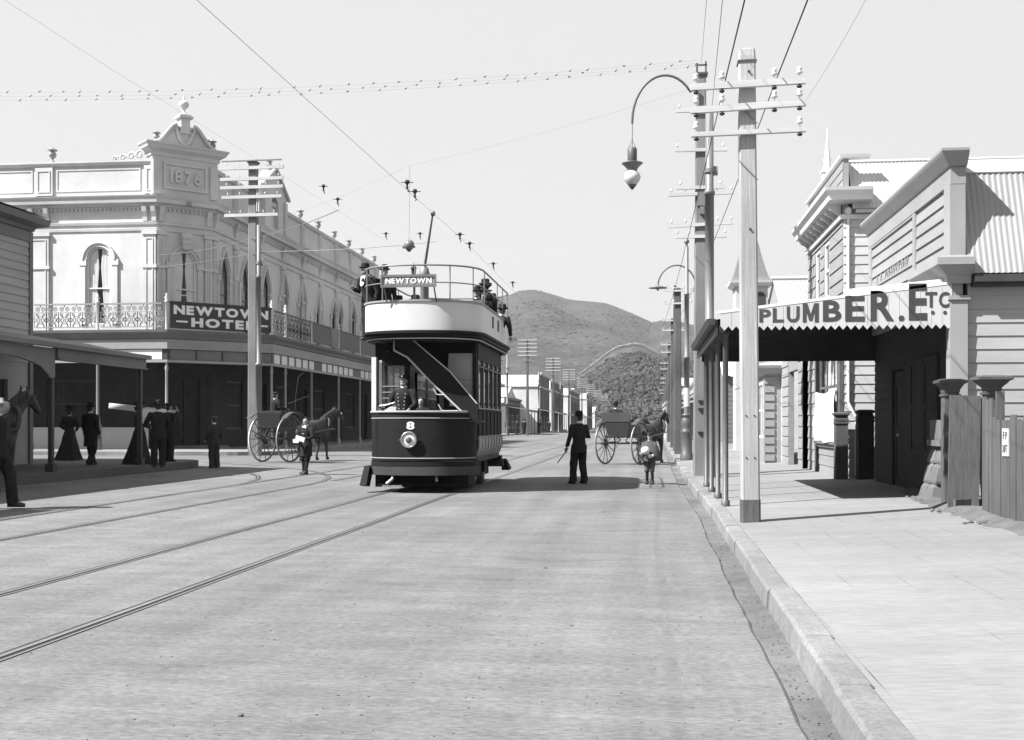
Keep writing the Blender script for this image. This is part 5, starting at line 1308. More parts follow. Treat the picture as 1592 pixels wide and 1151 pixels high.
# ================================================================ THE TRAM
BUMPER = mat('bumper_paint', .065, .15, 3, .7, spec=.1, stain=.25)
def tram():
    cx, YF, YR = -4.78, 25.0, 29.15
    t = thing('tram', 'dark double-deck open-top electric tram with cream upper panels, number 8 on its dash', 'tram', (cx, 27.1, 0))
    def bow(b, d, y, s=-1, n=36, e=2.35):
        p = []
        for i in range(n + 1):
            a = PI * i / n; x = -math.cos(a); q = math.sin(a)
            p.append((cx + b * math.copysign(abs(x) ** (2 / e), x), y + s * d * abs(q) ** (2 / e)))
        return p
    def loop(b, d, e=2.35, y0=YF, y1=YR): return bow(b, d, y0, -1, 36, e) + bow(b, d, y1, 1, 36, e)[::-1]
    FZ = lambda u, v, w: Vector((u, v, w))
    B = lambda name, m, mt, par=t: m.build(name, mt, par, True)
    # upper deck
    m = M(); m.holed(loop(1.30, 1.20), [loop(1.26, 1.16)], FZ, 3.42, 4.02, True); up = B('upper_panel', m, TRAMCREAM)
    m = M(); m.holed(loop(1.325, 1.225), [loop(1.24, 1.14)], FZ, 4.022, 4.06); B('panel_capping', m, GREYPAINT, up)
    m = M()
    for y in (26.4, 27.35): m.box(cx + 1.297, cx + 1.31, y - .1, y + .1, 3.66, 3.92)
    B('scupper', m, TRAMDARK, up)
    m = M(); m.holed(loop(1.36, 1.26), [loop(1.2, 1.1)], FZ, 3.36, 3.418, True); m.holed(loop(1.31, 1.21), [loop(1.1, 1.0)], FZ, 3.29, 3.358, True); m.holed(loop(1.25, 1.15), [loop(1.1, 1.0)], FZ, 3.23, 3.288, True); B('deck_moulding', m, TRAMDARK)
    m = M(); m.holed(loop(1.345, 1.245), [loop(1.33, 1.23)], FZ, 3.375, 3.40); m.holed(loop(1.27, 1.17), [loop(1.252, 1.152)], FZ, 3.245, 3.265); B('moulding_line', m, CREAM)
    m = M(); m.prism(loop(1.2, 1.1), FZ, 3.24, 3.30); B('upper_floor', m, DARKPAINT)
    # rails of the top deck
    def rail_at(b, d, z, r, a0=0, a1=1):
        l = loop(b, d); l = l + l[:1]; return [Vector((x, y, z)) for x, y in l]
    m = M(); m.tube(rail_at(1.30, 1.2, 4.78, .02), .020, 6, False); B('top_rail', m, STEEL)
    m = M(); m.tube(rail_at(1.30, 1.2, 4.42, .016), .014, 6, False); B('middle_rail', m, STEEL)
    l = loop(1.30, 1.2); n = len(l)
    for i in (0, 6, 12, 18, 24, 30, 36, 39, 46, 52, 56, 62, 68):
        m = M(); x, y = l[i]; m.tube([(x, y, 4.05), (x, y, 4.78)], .014, 6); m.ball((x, y, 4.42), .025, 6); B('rail_stanchion', m, STEEL)
    for y in (27.2, 28.2):
        for s in (-1, 1): m = M(); m.tube([(cx + s * 1.3, y, 4.05), (cx + s * 1.3, y, 4.78)], .014, 6); B('rail_stanchion', m, STEEL)
    # seats
    for y in (25.6, 26.6, 27.6, 28.6):
        for s in (-1, 1):
            m = M(); a, b = sorted((cx + s * .30, cx + s * 1.15)); m.box(a, b, y - .2, y + .2, 3.72, 3.77); m.box(a, b, y + .17, y + .21, 3.77, 4.24)
            for q in (a + .08, b - .08): m.box(q - .02, q + .02, y - .15, y + .15, 3.3, 3.72)
            B('garden_seat', m, MIDPAINT)
    # destination board, lantern, trolley standard and pole
    yb = 23.70; a, b = on_y(593, 446, yb), on_y(677, 428, yb)
    m = M(); m.box(a.x, b.x, yb, yb + .08, a.z, b.z); db = B('destination_board', m, BOARDS_W)
    m = M(); m.holed(rect(a.x - .02, b.x + .02, a.z - .02, b.z + .02), [rect(a.x + .02, b.x - .02, a.z + .03, b.z - .03)], FY(yb - .002), .0, .02); B('board_frame', m, MIDPAINT, db)
    m = M(); word(m, 'NEWTOWN', FY(yb), a.x + .09, b.x - .08, a.z + .06, b.z - .05, .10, .001, .01); B('lettering', m, LETTERW, db)
    m = M()
    for x in (a.x + .05, b.x - .04): m.tube([(x, yb + .04, a.z), (x + .04, yb + .12, 4.0)], .016, 6)
    B('board_stay', m, IRON, db)
    p = on_y(643, 420, 24.6); m = M(); m.lathe([(.05, -.12), (.05, .02), (.075, .03), (.03, .10), (.015, .14), (.001, .15)], p, 8); m.tube([(p.x, p.y, p.z - .12), (p.x, p.y, 3.3)], .014, 6); B('lantern', m, IRON)
    p = on_y(660, 405, 26.6)
    m = M(); m.lathe([(.17, 3.3), (.14, 3.5), (.105, 3.6), (.10, 4.80), (.13, 4.84), (.13, 4.95), (.10, 5.08), (.03, 5.16)], (p.x, p.y, 0), 14); ts = B('trolley_standard', m, STEEL)
    q = on_y(673, 332, 25.75); m = M(); m.tube([(p.x, p.y, 5.1), (q.x, q.y, q.z)], [.035, .022], 8); m.lathe([(.03, -.05), (.07, -.03), (.05, 0), (.07, .03), (.03, .05)], q, 8, Matrix.Rotation(PI / 2, 3, 'Y')); B('trolley_pole', m, STEEL)
    # dash
    def ring(bp, z0, z1, th=.03):
        o = bp; i_ = [(cx + (x - cx) * (1 - th / 1.15), y + (th if y < 27 else -th)) for x, y in bp]; return o + i_[::-1]
    m = M(); m.prism(ring(bow(1.14, 1.05, 24.92), 0, 0), FZ, .68, 1.70, True); da = B('dash', m, TRAMDARK)
    m = M()
    for z, r in ((1.715, .028), ): m.tube([Vector((x, y, z)) for x, y in bow(1.15, 1.06, 24.92)], r, 6)
    for z, r in ((1.58, .012), (.735, .014)): m.tube([Vector((x, y, z)) for x, y in bow(1.142, 1.053, 24.92)][1:-1], r, 6)
    B('dash_beading', m, GREYPAINT, da)
    m = M(); yb2 = 24.92 - 1.05; u = on_y(638, 668, yb2 - .01)
    letter(m, '8', FY(yb2 - .003), u.x - .085, u.x + .085, u.z + .0, u.z + .165, 0, .006); B('lettering', m, LETTERW, da)
    c = on_y(636.5, 684, yb2); Tx = Matrix.Rotation(PI / 2, 3, 'X')
    m = M(); m.lathe([(.10, 0), (.165, .02), (.18, .05), (.17, .09), (.15, .10), (.145, .07)], (c.x, yb2 - .0, c.z), 20, Tx); hl = B('headlamp', m, BRASS)
    m = M(); m.lathe([(.001, .085), (.08, .08), (.145, .065)], (c.x, yb2, c.z), 18, Tx); B('lens', m, PORCELAIN, hl)
    m = M(); m.lathe([(.06, .072), (.065, .10), (.03, .115)], (c.x, yb2, c.z), 12, Tx); B('lamp_burner', m, IRON, hl)
    for q in (-.19, .19): m = M(); m.obox((c.x + q, yb2 - .04, c.z), (.06, .03, .03)); B('lamp_lug', m, IRON, hl)
    # platform, bumper, lifeguard
    m = M(); m.prism(bow(1.16, 1.08, 24.95) + [(cx + 1.16, 25.3), (cx - 1.16, 25.3)], FZ, .56, .66); m.prism([(cx - 1.16, 29.0)] + bow(1.16, 1.08, 29.2, 1) + [(cx + 1.16, 29.0)], FZ, .56, .66); B('platform', m, TRAMDARK)
    m = M(); m.prism(ring(bow(1.20, 1.14, 24.95), 0, 0, .08), FZ, .38, .555, True); B('bumper', m, BUMPER); m = M(); m.prism([(cx - 1.20, 29.2)] + bow(1.20, 1.14, 29.22, 1) + [(cx + 1.2, 29.2)], FZ, .38, .555); B('bumper', m, BUMPER)
    m = M()
    for s in (-1,):
        x = cx + s * 1.12
        m.loft([[(x - .06, 24.2, .56), (x + .06, 24.2, .56), (x + .06, 24.6, .56), (x - .06, 24.6, .56)], [(x - .07 + s * .03, 23.95, .16), (x + .07 + s * .03, 23.95, .16), (x + .07 + s * .03, 24.3, .12), (x - .07 + s * .03, 24.3, .12)]], True, False)
    B('lifeguard', m, TRAMDARK); m = M()
    for s in (1,):
        x = cx + s * 1.12
        m.loft([[(x - .05, 30.1, .56), (x + .06, 30.1, .56), (x + .06, 29.8, .56), (x - .05, 29.8, .56)], [(x - .05, 30.35, .3), (x + .16, 30.35, .3), (x + .16, 29.9, .26), (x - .05, 29.9, .26)]], True, False)
    B('lifeguard', m, TRAMDARK); m = M()
    for i in range(7): m.bar((cx - .9, 24.2 + i * .07, .16 + .01 * i), (cx + .9, 24.2 + i * .07, .16 + .01 * i), .035, .02)
    for s in (-.7, .7): m.bar((cx + s, 24.2, .16), (cx + s, 24.7, .5), .03)
    B('lifeguard', m, TRAMDARK)
    m = M(); m.box(cx - 1.02, cx + 1.02, 24.55, 24.6, .10, .56); m.box(cx - 1.02, cx - .98, 24.6, 25.6, .14, .56); m.box(cx + .98, cx + 1.02, 24.6, 25.6, .14, .56); B('under_shade_plate', m, TRAMDARK)  # dark plates added in place of the shade under the tram
    m = M(); m.tube([(cx - .52, 24.0, .42), (cx - .5, 23.92, .3), (cx - .62, 23.9, .2)], .035, 6); m.bar((cx - .72, 23.92, .15), (cx - .30, 23.92, .15), .04); B('coupling', m, BRASS)
    m = M(); m.tube([(cx + .42, 24.0, .4), (cx + .44, 23.93, .25)], .03, 6); B('brake_hook', m, BRASS)
    # truck and wheels
    m = M(); m.box(cx - .72, cx + .72, 26.0, 28.2, .28, .55)
    for s in (-1, 1): m.box(cx + s * .82 - .03, cx + s * .82 + .03, 25.2, 29.0, .22, .5); m.box(cx + s * .88 - .04, cx + s * .88 + .04, 26.0, 26.5, .3, .62); m.box(cx + s * .88 - .04, cx + s * .88 + .04, 27.7, 28.2, .3, .62)
    B('truck', m, TRAMDARK)
    Ty = Matrix.Rotation(PI / 2, 3, 'Y')
    for y in (26.25, 27.95):
        for x in (-5.45, -3.99):
            m = M(); m.lathe([(.05, -.06), (.40, -.06), (.42, -.05), (.42, -.03), (.385, -.02), (.38, .06), (.05, .07)], (x, y, .40), 22, Ty); B('wheel', m, IRON)
    # saloon
    b = 1.15
    for s in (-1, 1):
        m = M(); x = cx + s * b
        m.box(min(x, x - s * .04), max(x, x - s * .04), YF + .1, YR - .02, 1.18, 1.80)
        for i in range(7):
            y = YF + .12 + i * (YR - YF - .2) / 6; m.box(min(x + s * .002, x + s * .02), max(x + s * .002, x + s * .02), y - .018, y + .018, 1.2, 1.76)
        B('side_panel', m, TRAMDARK)
    for s in (-1, 1):
        m = M(); rows = []
        for i in range(8):
            k = i / 7; z = 1.17 - .57 * k; x = cx + s * (b + .012 - .16 * k ** 1.7 + .04 * math.sin(PI * k)); rows.append([(x, YF + .02, z), (x, YR, z)])
        m.loft(rows, False, True, False); m.loft([[(p[0] - s * .03, p[1], p[2]) for p in r] for r in rows], False, True, False)
        for i in range(9):
            y = YF + .1 + i * (YR - YF - .2) / 8
            m.loft([[(r[0][0] - .012 + s * .012, y - .014, r[0][2]), (r[0][0] + .012 + s * .012, y - .014, r[0][2]), (r[0][0] + .012 + s * .012, y + .014, r[0][2]), (r[0][0] - .012 + s * .012, y + .014, r[0][2])] for r in rows], True, False)
        B('rocker_panel', m, TRAMPANEL)
    for s in (-1, 1):
        m = M(); x = cx + s * (b + .02); m.tube([(x, YF + .05, 1.18), (x, YR, 1.18)], .016, 6); m.tube([(x, YF + .05, 1.80), (x, YR, 1.80)], .02, 6); m.tube([(x, YF + .05, 2.72), (x, YR, 2.72)], .012, 6)
        B('waist_beading', m, GREYPAINT)
    for s in (-1, 1):
        m = M(); x0, x1 = sorted((cx + s * b, cx + s * (b - .05))); m.box(x0, x1, YF + .1, YR, 2.86, 3.24); B('letterboard', m, TRAMDARK)
    for s in (-1, 1):
        for i in range(6):
            y = YF + .13 + i * (YR - YF - .22) / 5; m = M(); x = cx + s * (b - .02); m.box(x - .03, x + .03, y - .045, y + .045, 1.81, 2.86); B('window_post', m, CARRIAGE2)
    for s in (-1, 1):
        for i in range(5):
            w = (YR - YF - .22) / 5; y0, y1 = YF + .13 + i * w + .05, YF + .13 + (i + 1) * w - .05
            m = M(); m.holed(rect(y0, y1, 1.82, 2.85), [arch((y0 + y1) / 2, y1 - y0 - .1, 1.88, 2.70, 8)[:2] + [(y1 - .05, 2.66), (y1 - .12, 2.78), (y0 + .12, 2.78), (y0 + .05, 2.66)]], FX(cx + s * (b - .045), s), -.02, .01); f = B('window', m, CARRIAGE2)
            m = M(); m.prism(rect(y0 + .04, y1 - .04, 1.87, 2.79), FX(cx + s * (b - .045), s), -.012, -.011); B('pane', m, GLASS, f)
    for y in (YF + .12, YR - .08):
        dh = rect(cx - .38, cx + .38, .70, 2.75); wh = [rect(cx - 1.0, cx - .5, 1.85, 2.75), rect(cx + .5, cx + 1.0, 1.85, 2.75)]
        m = M(); m.holed(rect(cx - b + .05, cx + b - .05, .66, 3.24), wh + [dh], FY(y), -.05, 0); bk = B('bulkhead', m, TRAMDARK)
        for o in wh:
            m = M(); m.prism(o, FY(y), -.03, -.02); B('pane', m, GLASS, bk)
        m = M(); m.holed(dh, [rect(cx - .28, cx - .03, 1.6, 2.6), rect(cx + .03, cx + .28, 1.6, 2.6)], FY(y), -.045, -.01); B('door', m, CARRIAGE2, bk)
    m = M(); m.box(cx - b + .06, cx + b - .06, YF + .2, YR - .15, .62, .78)
    for s in (-1, 1): m.box(*sorted((cx + s * .62, cx + s * 1.08)), YF + .25, YR - .2, .78, 1.2)
    B('saloon_seat', m, OLDWOOD)
    # platform fittings: white corner post, sill, brass rails, stair, controller
    m = M(); m.box(cx - 1.16, cx - 1.06, 24.78, 24.9, 1.72, 2.92); m.box(cx - 1.01, cx - .95, 24.84, 24.92, 1.8, 2.85); B('corner_post', m, WHITE)
    m = M(); m.box(cx - 1.05, cx - .40, 24.84, 24.92, 1.735, 1.84); B('platform_sill', m, WHITE)
    m = M()
    for z in (2.02, 2.15, 2.28): m.tube([(cx - 1.0, 24.86, z), (cx - .55, 24.86, z)], .014, 6)
    B('guard_rail', m, BRASS)
    m = M(); m.box(cx + 1.06, cx + 1.14, 24.9, 25.0, .66, 3.24); B('rear_corner_post', m, TRAMDARK)
    ys = 24.36
    P = [on_y(*p, ys) for p in ((613, 527), (640, 527), (700, 578), (742, 628), (744, 660), (718, 640), (668, 592), (634, 556), (613, 545))]
    P = [(p.x, p.z) for p in P]
    m = M(); m.prism(P, FY(ys), -.03, .03); st = B('stair', m, TRAMDARK)
    m = M(); m.tube([FY(ys)(u, v, .035) for u, v in P[1:4]], .014, 6); m.tube([FY(ys)(u, v, .035) for u, v in P[5:]], .022, 6); m.tube([FY(ys)(u, v, .035) for u, v in (P[8], P[0], P[1])], .018, 6); B('stair_edging', m, CREAM, st)
    m = M()
    for i in range(7):
        k = i / 6; u = P[0][0] + .15 + (P[3][0] - P[0][0] - .2) * k; v = P[8][1] + .05 + (P[4][1] - P[8][1]) * k; m.box(u - .14, u + .14, ys + .04, ys + .62, v, v + .03)
    B('stair_tread', m, OLDWOOD, st)
    a, b_ = on_y(700, 640, 24.2), on_y(697, 606, 24.2)
    for (x0, z0), (x1, z1) in (((674, 604), (690, 614)), ((682, 629), (713, 639))):
        a, c_ = on_y(x0, z0, 24.15), on_y(x1, z1, 24.15)
        m = M(); m.tube([(a.x, 24.12, a.z), (a.x + .06, 24.12, c_.z + .02), (a.x + .1, 24.12, c_.z), (c_.x, 24.12, c_.z)], .014, 6); B('stair_step_edge', m, CREAM, st)
    m = M(); m.prism([(cx + .80, 1.8), (cx + 1.04, 1.8), (cx + 1.04, 3.0), (cx + .52, 3.0), (cx + .5, 2.7)], FY(24.98), -.02, .02)
    for i in range(4): m.prism(rect(cx + .72, cx + 1.06, 2.05 + i * .13, 2.09 + i * .13), FY(24.95), 0, .02)
    B('stair_back', m, TRAMPANEL, st)
    c = on_y(594, 640, 24.3); m = M(); m.lathe([(.15, .66), (.15, 1.62), (.16, 1.64), (.14, 1.7), (.05, 1.74), (.03, 1.82)], (c.x, 24.3, 0), 14); ct = B('controller', m, TRAMDARK)
    m = M(); m.tube([(c.x - .06, 24.3, 1.84), (c.x + .1, 24.28, 1.86), (c.x + .28, 24.26, 1.91)], .02, 6); m.lathe([(.03, 1.8), (.04, 1.84), (.02, 1.88)], (c.x, 24.3, 0), 8); B('handle', m, BRASS, ct)
    return t
tram()

# ================================================================ PEOPLE
from mathutils import noise
def rumple(m, amp=.012, f=9.0, seed=0.0):
    """soft creases in cloth"""
    m.v = [p + (noise.noise_vector(p * f + Vector((seed, 0, 0))) * amp + noise.noise_vector(Vector((p.x * f * 2.5, p.y * f * 2.5, p.z * f * .9 + seed))) * amp * .6) for p in m.v]
    return m
SKINNED = []
def skin_mesh(name, verts, edges, radii, m1, parent, levels=1):
    me = bpy.data.meshes.new(name); me.from_pydata(verts, edges, []); me.materials.append(m1)
    o = bpy.data.objects.new(name, me); COL.objects.link(o); o.parent = parent
    md = o.modifiers.new('skin', 'SKIN'); md.use_smooth_shade = True
    for i, d in enumerate(me.skin_vertices[0].data):
        r = radii[i]; d.radius = r if isinstance(r, tuple) else (r, r); d.use_root = (i == 0)
    sb = o.modifiers.new('sub', 'SUBSURF'); sb.levels = sb.render_levels = levels
    SKINNED.append(o); return o
def bake_skins():
    dg = bpy.context.evaluated_depsgraph_get(); dg.update(); done = {}
    for o in SKINNED:
        nm = bpy.data.meshes.new_from_object(o.evaluated_get(dg)); done[o.name] = nm
    for o in SKINNED:
        o.modifiers.clear(); o.data = done[o.name]

def person(label, loc, face, H=1.75, pose=None, top=SUIT, legs=SUIT, hat='bowler', skirt=False, hem=.80, knick=False, collar=True, hair=HAIR, shirt=False, group=None, look=0.0, lean=(0, 0), seated=False, cape=False, hatm=FELT, beard=False):
    k = H / 1.75; V = Vector
    t = thing('person', label, 'person', loc, face, group)
    J = dict(shL=(-.185, 0, 1.41), shR=(.185, 0, 1.41), elL=(-.235, -.03, 1.13), elR=(.235, -.03, 1.13), wrL=(-.24, .06, .89), wrR=(.24, .06, .89),
             hpL=(-.095, 0, .92), hpR=(.095, 0, .92), knL=(-.10, .02, .50), knR=(.10, .02, .50), anL=(-.10, -.02, .08), anR=(.10, -.02, .08))
    if seated: J.update(knL=(-.13, .42, .95), knR=(.13, .42, .95), anL=(-.13, .48, .52), anR=(.13, .48, .52))
    J.update(pose or {})
    def up(p):
        p = V(p); f = max(0, (p.z - .93) / .55); return V((p.x + lean[0] * f, p.y + lean[1] * f, p.z)) * k
    for n in J: J[n] = up(J[n]) if n[:2] in ('sh',) else V(J[n]) * k
    c, s = math.cos(look), math.sin(look)
    def hd(x, y, z): return up((0, 0, 1.6)) + V((x * c - y * s, x * s + y * c, z - 1.6)) * k
    vs = [V((0, 0, .93)) * k, up((0, 0, 1.12)), up((0, 0, 1.32)), up((0, -.005, 1.44)), up((0, 0, 1.51)), hd(0, .03, 1.57), hd(0, .015, 1.64), hd(0, .0, 1.70), hd(0, .118, 1.605), hd(0, .085, 1.535)]
    rd = [(.115, .09), (.11, .085), (.13, .09), (.07, .06), (.052, .052), (.066, .072), (.078, .09), (.06, .072), .014, .03]
    ed = [(0, 1), (1, 2), (2, 3), (3, 4), (4, 5), (5, 6), (6, 7), (6, 8), (5, 9)]
    def add(p, r, e): vs.append(p); rd.append(r); ed.append((e, len(vs) - 1)); return len(vs) - 1
    for q in (-1, 1): add(hd(q * .082, -.005, 1.615), .014, 6)
    for S, q in (('L', -1), ('R', 1)):
        a = add(J['sh' + S], .055, 2); b = add(J['el' + S], .04, a); w = add(J['wr' + S], .027, b)
        d = (J['wr' + S] - J['el' + S]).normalized(); sd = d.cross(V((0, 1, 0.3))).normalized(); sd = sd if sd.length > .1 else V((0, 0, 1)); nr = d.cross(sd)
        pl = add(J['wr' + S] + d * .06 * k, (.034, .018), w)
        for f, ln in ((-.028, .062), (-.009, .075), (.010, .072), (.028, .055)):
            f1 = add(J['wr' + S] + (d * (.10) + sd * f * 1.1) * k, .009, pl); f2 = add(J['wr' + S] + (d * (.10 + ln * .55) + sd * f * 1.2 + nr * .018) * k, .008, f1); add(J['wr' + S] + (d * (.10 + ln * .8) + sd * f * 1.15 + nr * .045) * k, .007, f2)
        th = add(J['wr' + S] + (d * .055 + sd * -.05 + nr * .01) * k, .010, pl); add(J['wr' + S] + (d * .095 + sd * -.06 + nr * .03) * k, .008, th)
        h = add(J['hp' + S], .08, 0); kn = add(J['kn' + S], .05, h); an = add(J['an' + S], .038, kn); add(J['an' + S] + V((0, .12, -.045)) * k, (.04, .03), an)
    rd = [tuple(x * k for x in r) if isinstance(r, tuple) else r * k for r in rd]
    skin_mesh('body', [tuple(v) for v in vs], ed, rd, SKIN, t)
    def ell(cn, rx, ry, n=14, wob=0.0): return [V(cn) + V((rx * math.cos(2 * PI * i / n) * (1 + wob * math.cos(i * 3.1)), ry * math.sin(2 * PI * i / n) * (1 + wob * math.cos(i * 3.1)), 0)) * k for i in range(n)]
    # upper garment
    m = M(); hz = .93 if skirt else hem
    rings = []
    for z, rx, ry in ((hz, .212, .16), (hz + (.93 - hz) * .5 + .001, .202, .152), (.935, .19, .145), (1.0, .178 - (.02 if skirt else 0), .138 - (.015 if skirt else 0)), (1.08, .165 - (.03 if skirt else 0), .13 - (.02 if skirt else 0)), (1.14, .175 - (.015 if skirt else 0), .135), (1.2, .185, .14), (1.26, .197, .144), (1.32, .203, .145), (1.37, .198, .137), (1.41, .180, .122), (1.45, .13, .10), (1.485, .075, .075)):
        cn = up((0, .0, z)) if z >= .93 else V((0, 0, z)) * k
        if seated and z < .93: continue
        rings.append(ell(cn, rx, ry))
    m.loft(rings)
    for S in 'LR':
        a, b, w = J['sh' + S], J['el' + S], J['wr' + S]; inn = a.lerp(up((0, 0, 1.38)), .35)
        m.tube([inn, a, a.lerp(b, .5), b, b.lerp(w, .5), w], [.06 * k, (.082 if not skirt else .10) * k, .07 * k, .058 * k, .052 * k, .046 * k], 10)
    if cape:
        m.loft([ell(up((0, 0, z)), rx, ry, 14, .03) for z, rx, ry in ((.80, .42, .30), (.95, .41, .29), (1.1, .37, .26), (1.3, .30, .20), (1.43, .18, .13), (1.5, .09, .085))])
    rumple(m, .013, 8, len(label)).build('jacket', top, t)
    # lower garment
    m = M()
    if skirt:
        n = 28; rings = []
        for z, r, f in ((.02, .44, .10), (.25, .36, .09), (.55, .27, .07), (.8, .21, .04), (.95, .17, .02), (1.06, .135, 0), (1.1, .13, 0)):
            rings.append([V((r * math.cos(2 * PI * i / n), -.05 * (1.1 - z) + r * .95 * math.sin(2 * PI * i / n), z)) * k * 1.0 + V((math.cos(2 * PI * i / n), math.sin(2 * PI * i / n), 0)) * f * r * math.cos(i * 2 * PI / 4.0) * k for i in range(n)])
        m.loft(rings); rumple(m, .02, 5, len(label)).build('skirt', legs, t)
    else:
        m.loft([ell(V((0, 0, z)) * k, rx, ry) for z, rx, ry in ((.84, .16, .125), (.9, .18, .135), (1.02, .165, .125))])
        for S in 'LR':
            h, kn, an = J['hp' + S], J['kn' + S], J['an' + S]
            if knick: m.tube([h + V((0, 0, .03)), h.lerp(kn, .5), kn, kn.lerp(an, .18), kn.lerp(an, .22)], [.105 * k, .11 * k, .095 * k, .085 * k, .05 * k], 10)
            else:
                e = an + (an - kn).normalized() * .02
                m.tube([h + V((0, 0, .03)), h.lerp(kn, .25), h.lerp(kn, .5), h.lerp(kn, .8), kn, kn.lerp(e, .25), kn.lerp(e, .5), kn.lerp(e, .75), e], [q * k for q in (.115, .115, .11, .10, .097, .092, .089, .088, .094)], 12)
        rumple(m, .014, 9, len(label) + 3).build('knickerbockers' if knick else 'trousers', legs, t)
        if knick:
            m = M()
            for S in 'LR': kn, an = J['kn' + S], J['an' + S]; m.tube([kn.lerp(an, .15), kn.lerp(an, .45), an], [.056 * k, .06 * k, .045 * k], 8)
            m.build('stockings', SUIT, t)
    for S in 'LR':
        a = J['an' + S]; m = M()
        m.loft([[V((a.x + x * w * k, a.y + y * k, a.z + z * k)) for x, z in ((-1, -.08), (1, -.08), (1.0, h * .5), (.55, h), (-.55, h), (-1.0, h * .5))] for y, w, h in ((-.075, .035, .06), (-.02, .043, .08), (.06, .045, .02), (.13, .045, -.025), (.185, .03, -.045), (.20, .012, -.06))], True, True)
        if not seated or True: m.build('boot', LEATHER, t)
    if collar:
        m = M(); cz = up((0, 0, 1.485)); m.lathe([(.064 * k, 0), (.067 * k, .045 * k), (.058 * k, .045 * k), (.056 * k, 0)], cz, 12)
        if shirt: m.prism([(-.055, -.20), (0, -.25), (.055, -.20), (.07, 0), (-.07, 0)], lambda u, v, w: cz + V((u * k, .075 * k + w - (v) * .25 * k, v * k)), 0, .012)
        m.build('collar', LINEN, t)
    # hair, features, hat
    m = M(); rings = []
    for z, rx, ry, dy in ((1.55, .06, .045, -.05), (1.6, .08, .07, -.035), (1.66, .083, .085, -.018), (1.71, .07, .075, -.01), (1.745, .03, .035, -.005)):
        o = hd(0, dy, z); rings.append([o + V((rx * math.cos(2 * PI * i / 12) * c - ry * math.sin(2 * PI * i / 12) * s, rx * math.cos(2 * PI * i / 12) * s + ry * math.sin(2 * PI * i / 12) * c, 0)) * k for i in range(12)])
    m.loft(rings)
    if skirt: m.ball(hd(0, -.10, 1.64), .06 * k, 8)
    for q in (-1, 1): m.obox(hd(q * .032, .088, 1.645), (.034 * k, .012 * k, .007 * k), Matrix.Rotation(look, 3, 'Z'))
    if beard: m.obox(hd(0, .098, 1.567), (.07 * k, .02 * k, .016 * k), Matrix.Rotation(look, 3, 'Z'))
    m.build('hair', hair, t)
    for q in (-1, 1): m = M(); m.ball(hd(q * .031, .082, 1.625), .011 * k, 6); m.build('eye', LEATHER, t)
    m = M(); m.obox(hd(0, .094, 1.553), (.042 * k, .01 * k, .008 * k), Matrix.Rotation(look, 3, 'Z')); m.build('mouth', TWEED, t)
    if hat:
        m = M(); o = hd(0, -.005, 1.675)
        Rk = lambda prof: [(r * k, z * k) for r, z in prof]
        if hat == 'bowler': m.lathe(Rk([(.085, .0), (.14, .002), (.15, .014), (.14, .018), (.097, .014), (.10, .06), (.092, .095), (.065, .12), (.02, .13), (.001, .131)]), o, 18, None, .92, 1.1)
        elif hat == 'boater': m.lathe(Rk([(.085, 0), (.165, 0), (.165, .012), (.095, .014), (.095, .09), (.001, .092)]), o, 20)
        elif hat == 'homburg': m.lathe(Rk([(.085, 0), (.15, .0), (.16, .02), (.10, .014), (.10, .10), (.085, .125), (.05, .12), (.001, .105)]), o, 18)
        elif hat == 'cap':
            m.lathe(Rk([(.088, -.01), (.092, .02), (.118, .045), (.11, .07), (.06, .085), (.001, .088)]), o, 16); v = hd(0, .12, 1.672)
            m.loft([[o + V(((x * c - y * s), (x * s + y * c), z)) * k for x, y, z in r] for r in ([(-.075, .06, 0), (0, .085, .01), (.075, .06, 0)], [(-.05, .125, -.015), (0, .14, -.01), (.05, .125, -.015)])], False, True, False)
        elif hat == 'lady':
            m.lathe(Rk([(.09, -.01), (.17, .005), (.19, .02), (.175, .028), (.10, .02), (.095, .085), (.001, .09)]), o, 18)
            for a in range(7): m.tube([o + V((.06 * math.cos(a), .06 * math.sin(a), .07)) * k, o + V((.12 * math.cos(a), .12 * math.sin(a), .14 + .03 * (a % 3))) * k, o + V((.17 * math.cos(a + .3), .17 * math.sin(a + .3), .12 + .03 * (a % 2))) * k], [.035 * k, .04 * k, .015 * k], 6)
        m.build('hat', hatm, t)
    return t
TOWARD, AWAY, RIGHT, LEFT = PI, 0.0, -PI / 2, PI / 2
def foot(px, py, z=0.0): p = on_z(px, py, z); return (p.x, p.y, z)

man = person('man in a dark suit standing in the road with a stick, back half turned', foot(900, 752), R(38), 1.74, dict(knL=(-.13, .04, .5), anL=(-.16, .02, .08), knR=(.12, .02, .5), anR=(.13, -.05, .08), elL=(-.27, .0, 1.13), wrL=(-.27, .12, .92), elR=(.27, -.04, 1.15), wrR=(.12, .17, 1.18)), SUIT, SUIT, 'bowler', hem=.76, look=R(20))
def stick():
    w = WM[man.name]; p = w @ (Vector((-.27, .12, .92)) * (1.74 / 1.75) + Vector((0, 0, -.09))); q = w @ Vector((-.42, .32, .50))
    m = M(); m.tube([(p - q) * s for s in (1.12, 0)], .013, 7); o = m.build('walking_stick', LEATHER); o.location = q
    tag(o, 'dark walking stick held low by the man in the road', 'walking stick')
stick()
child = person('small boy in cap, cape coat and knee breeches at the roadside', foot(1010, 753), R(164), 1.24, dict(wrR=(.06, .27, 1.05), elR=(.27, .1, 1.12), wrL=(.12, .28, 1.08), elL=(-.2, .12, 1.12), knL=(-.09, .03, .5), anL=(-.11, .03, .08), knR=(.09, .0, .5), anR=(.10, -.03, .08)), TWEED, TWEED2, 'cap', hem=.78, knick=True, cape=True, hatm=SUIT2, look=R(12))
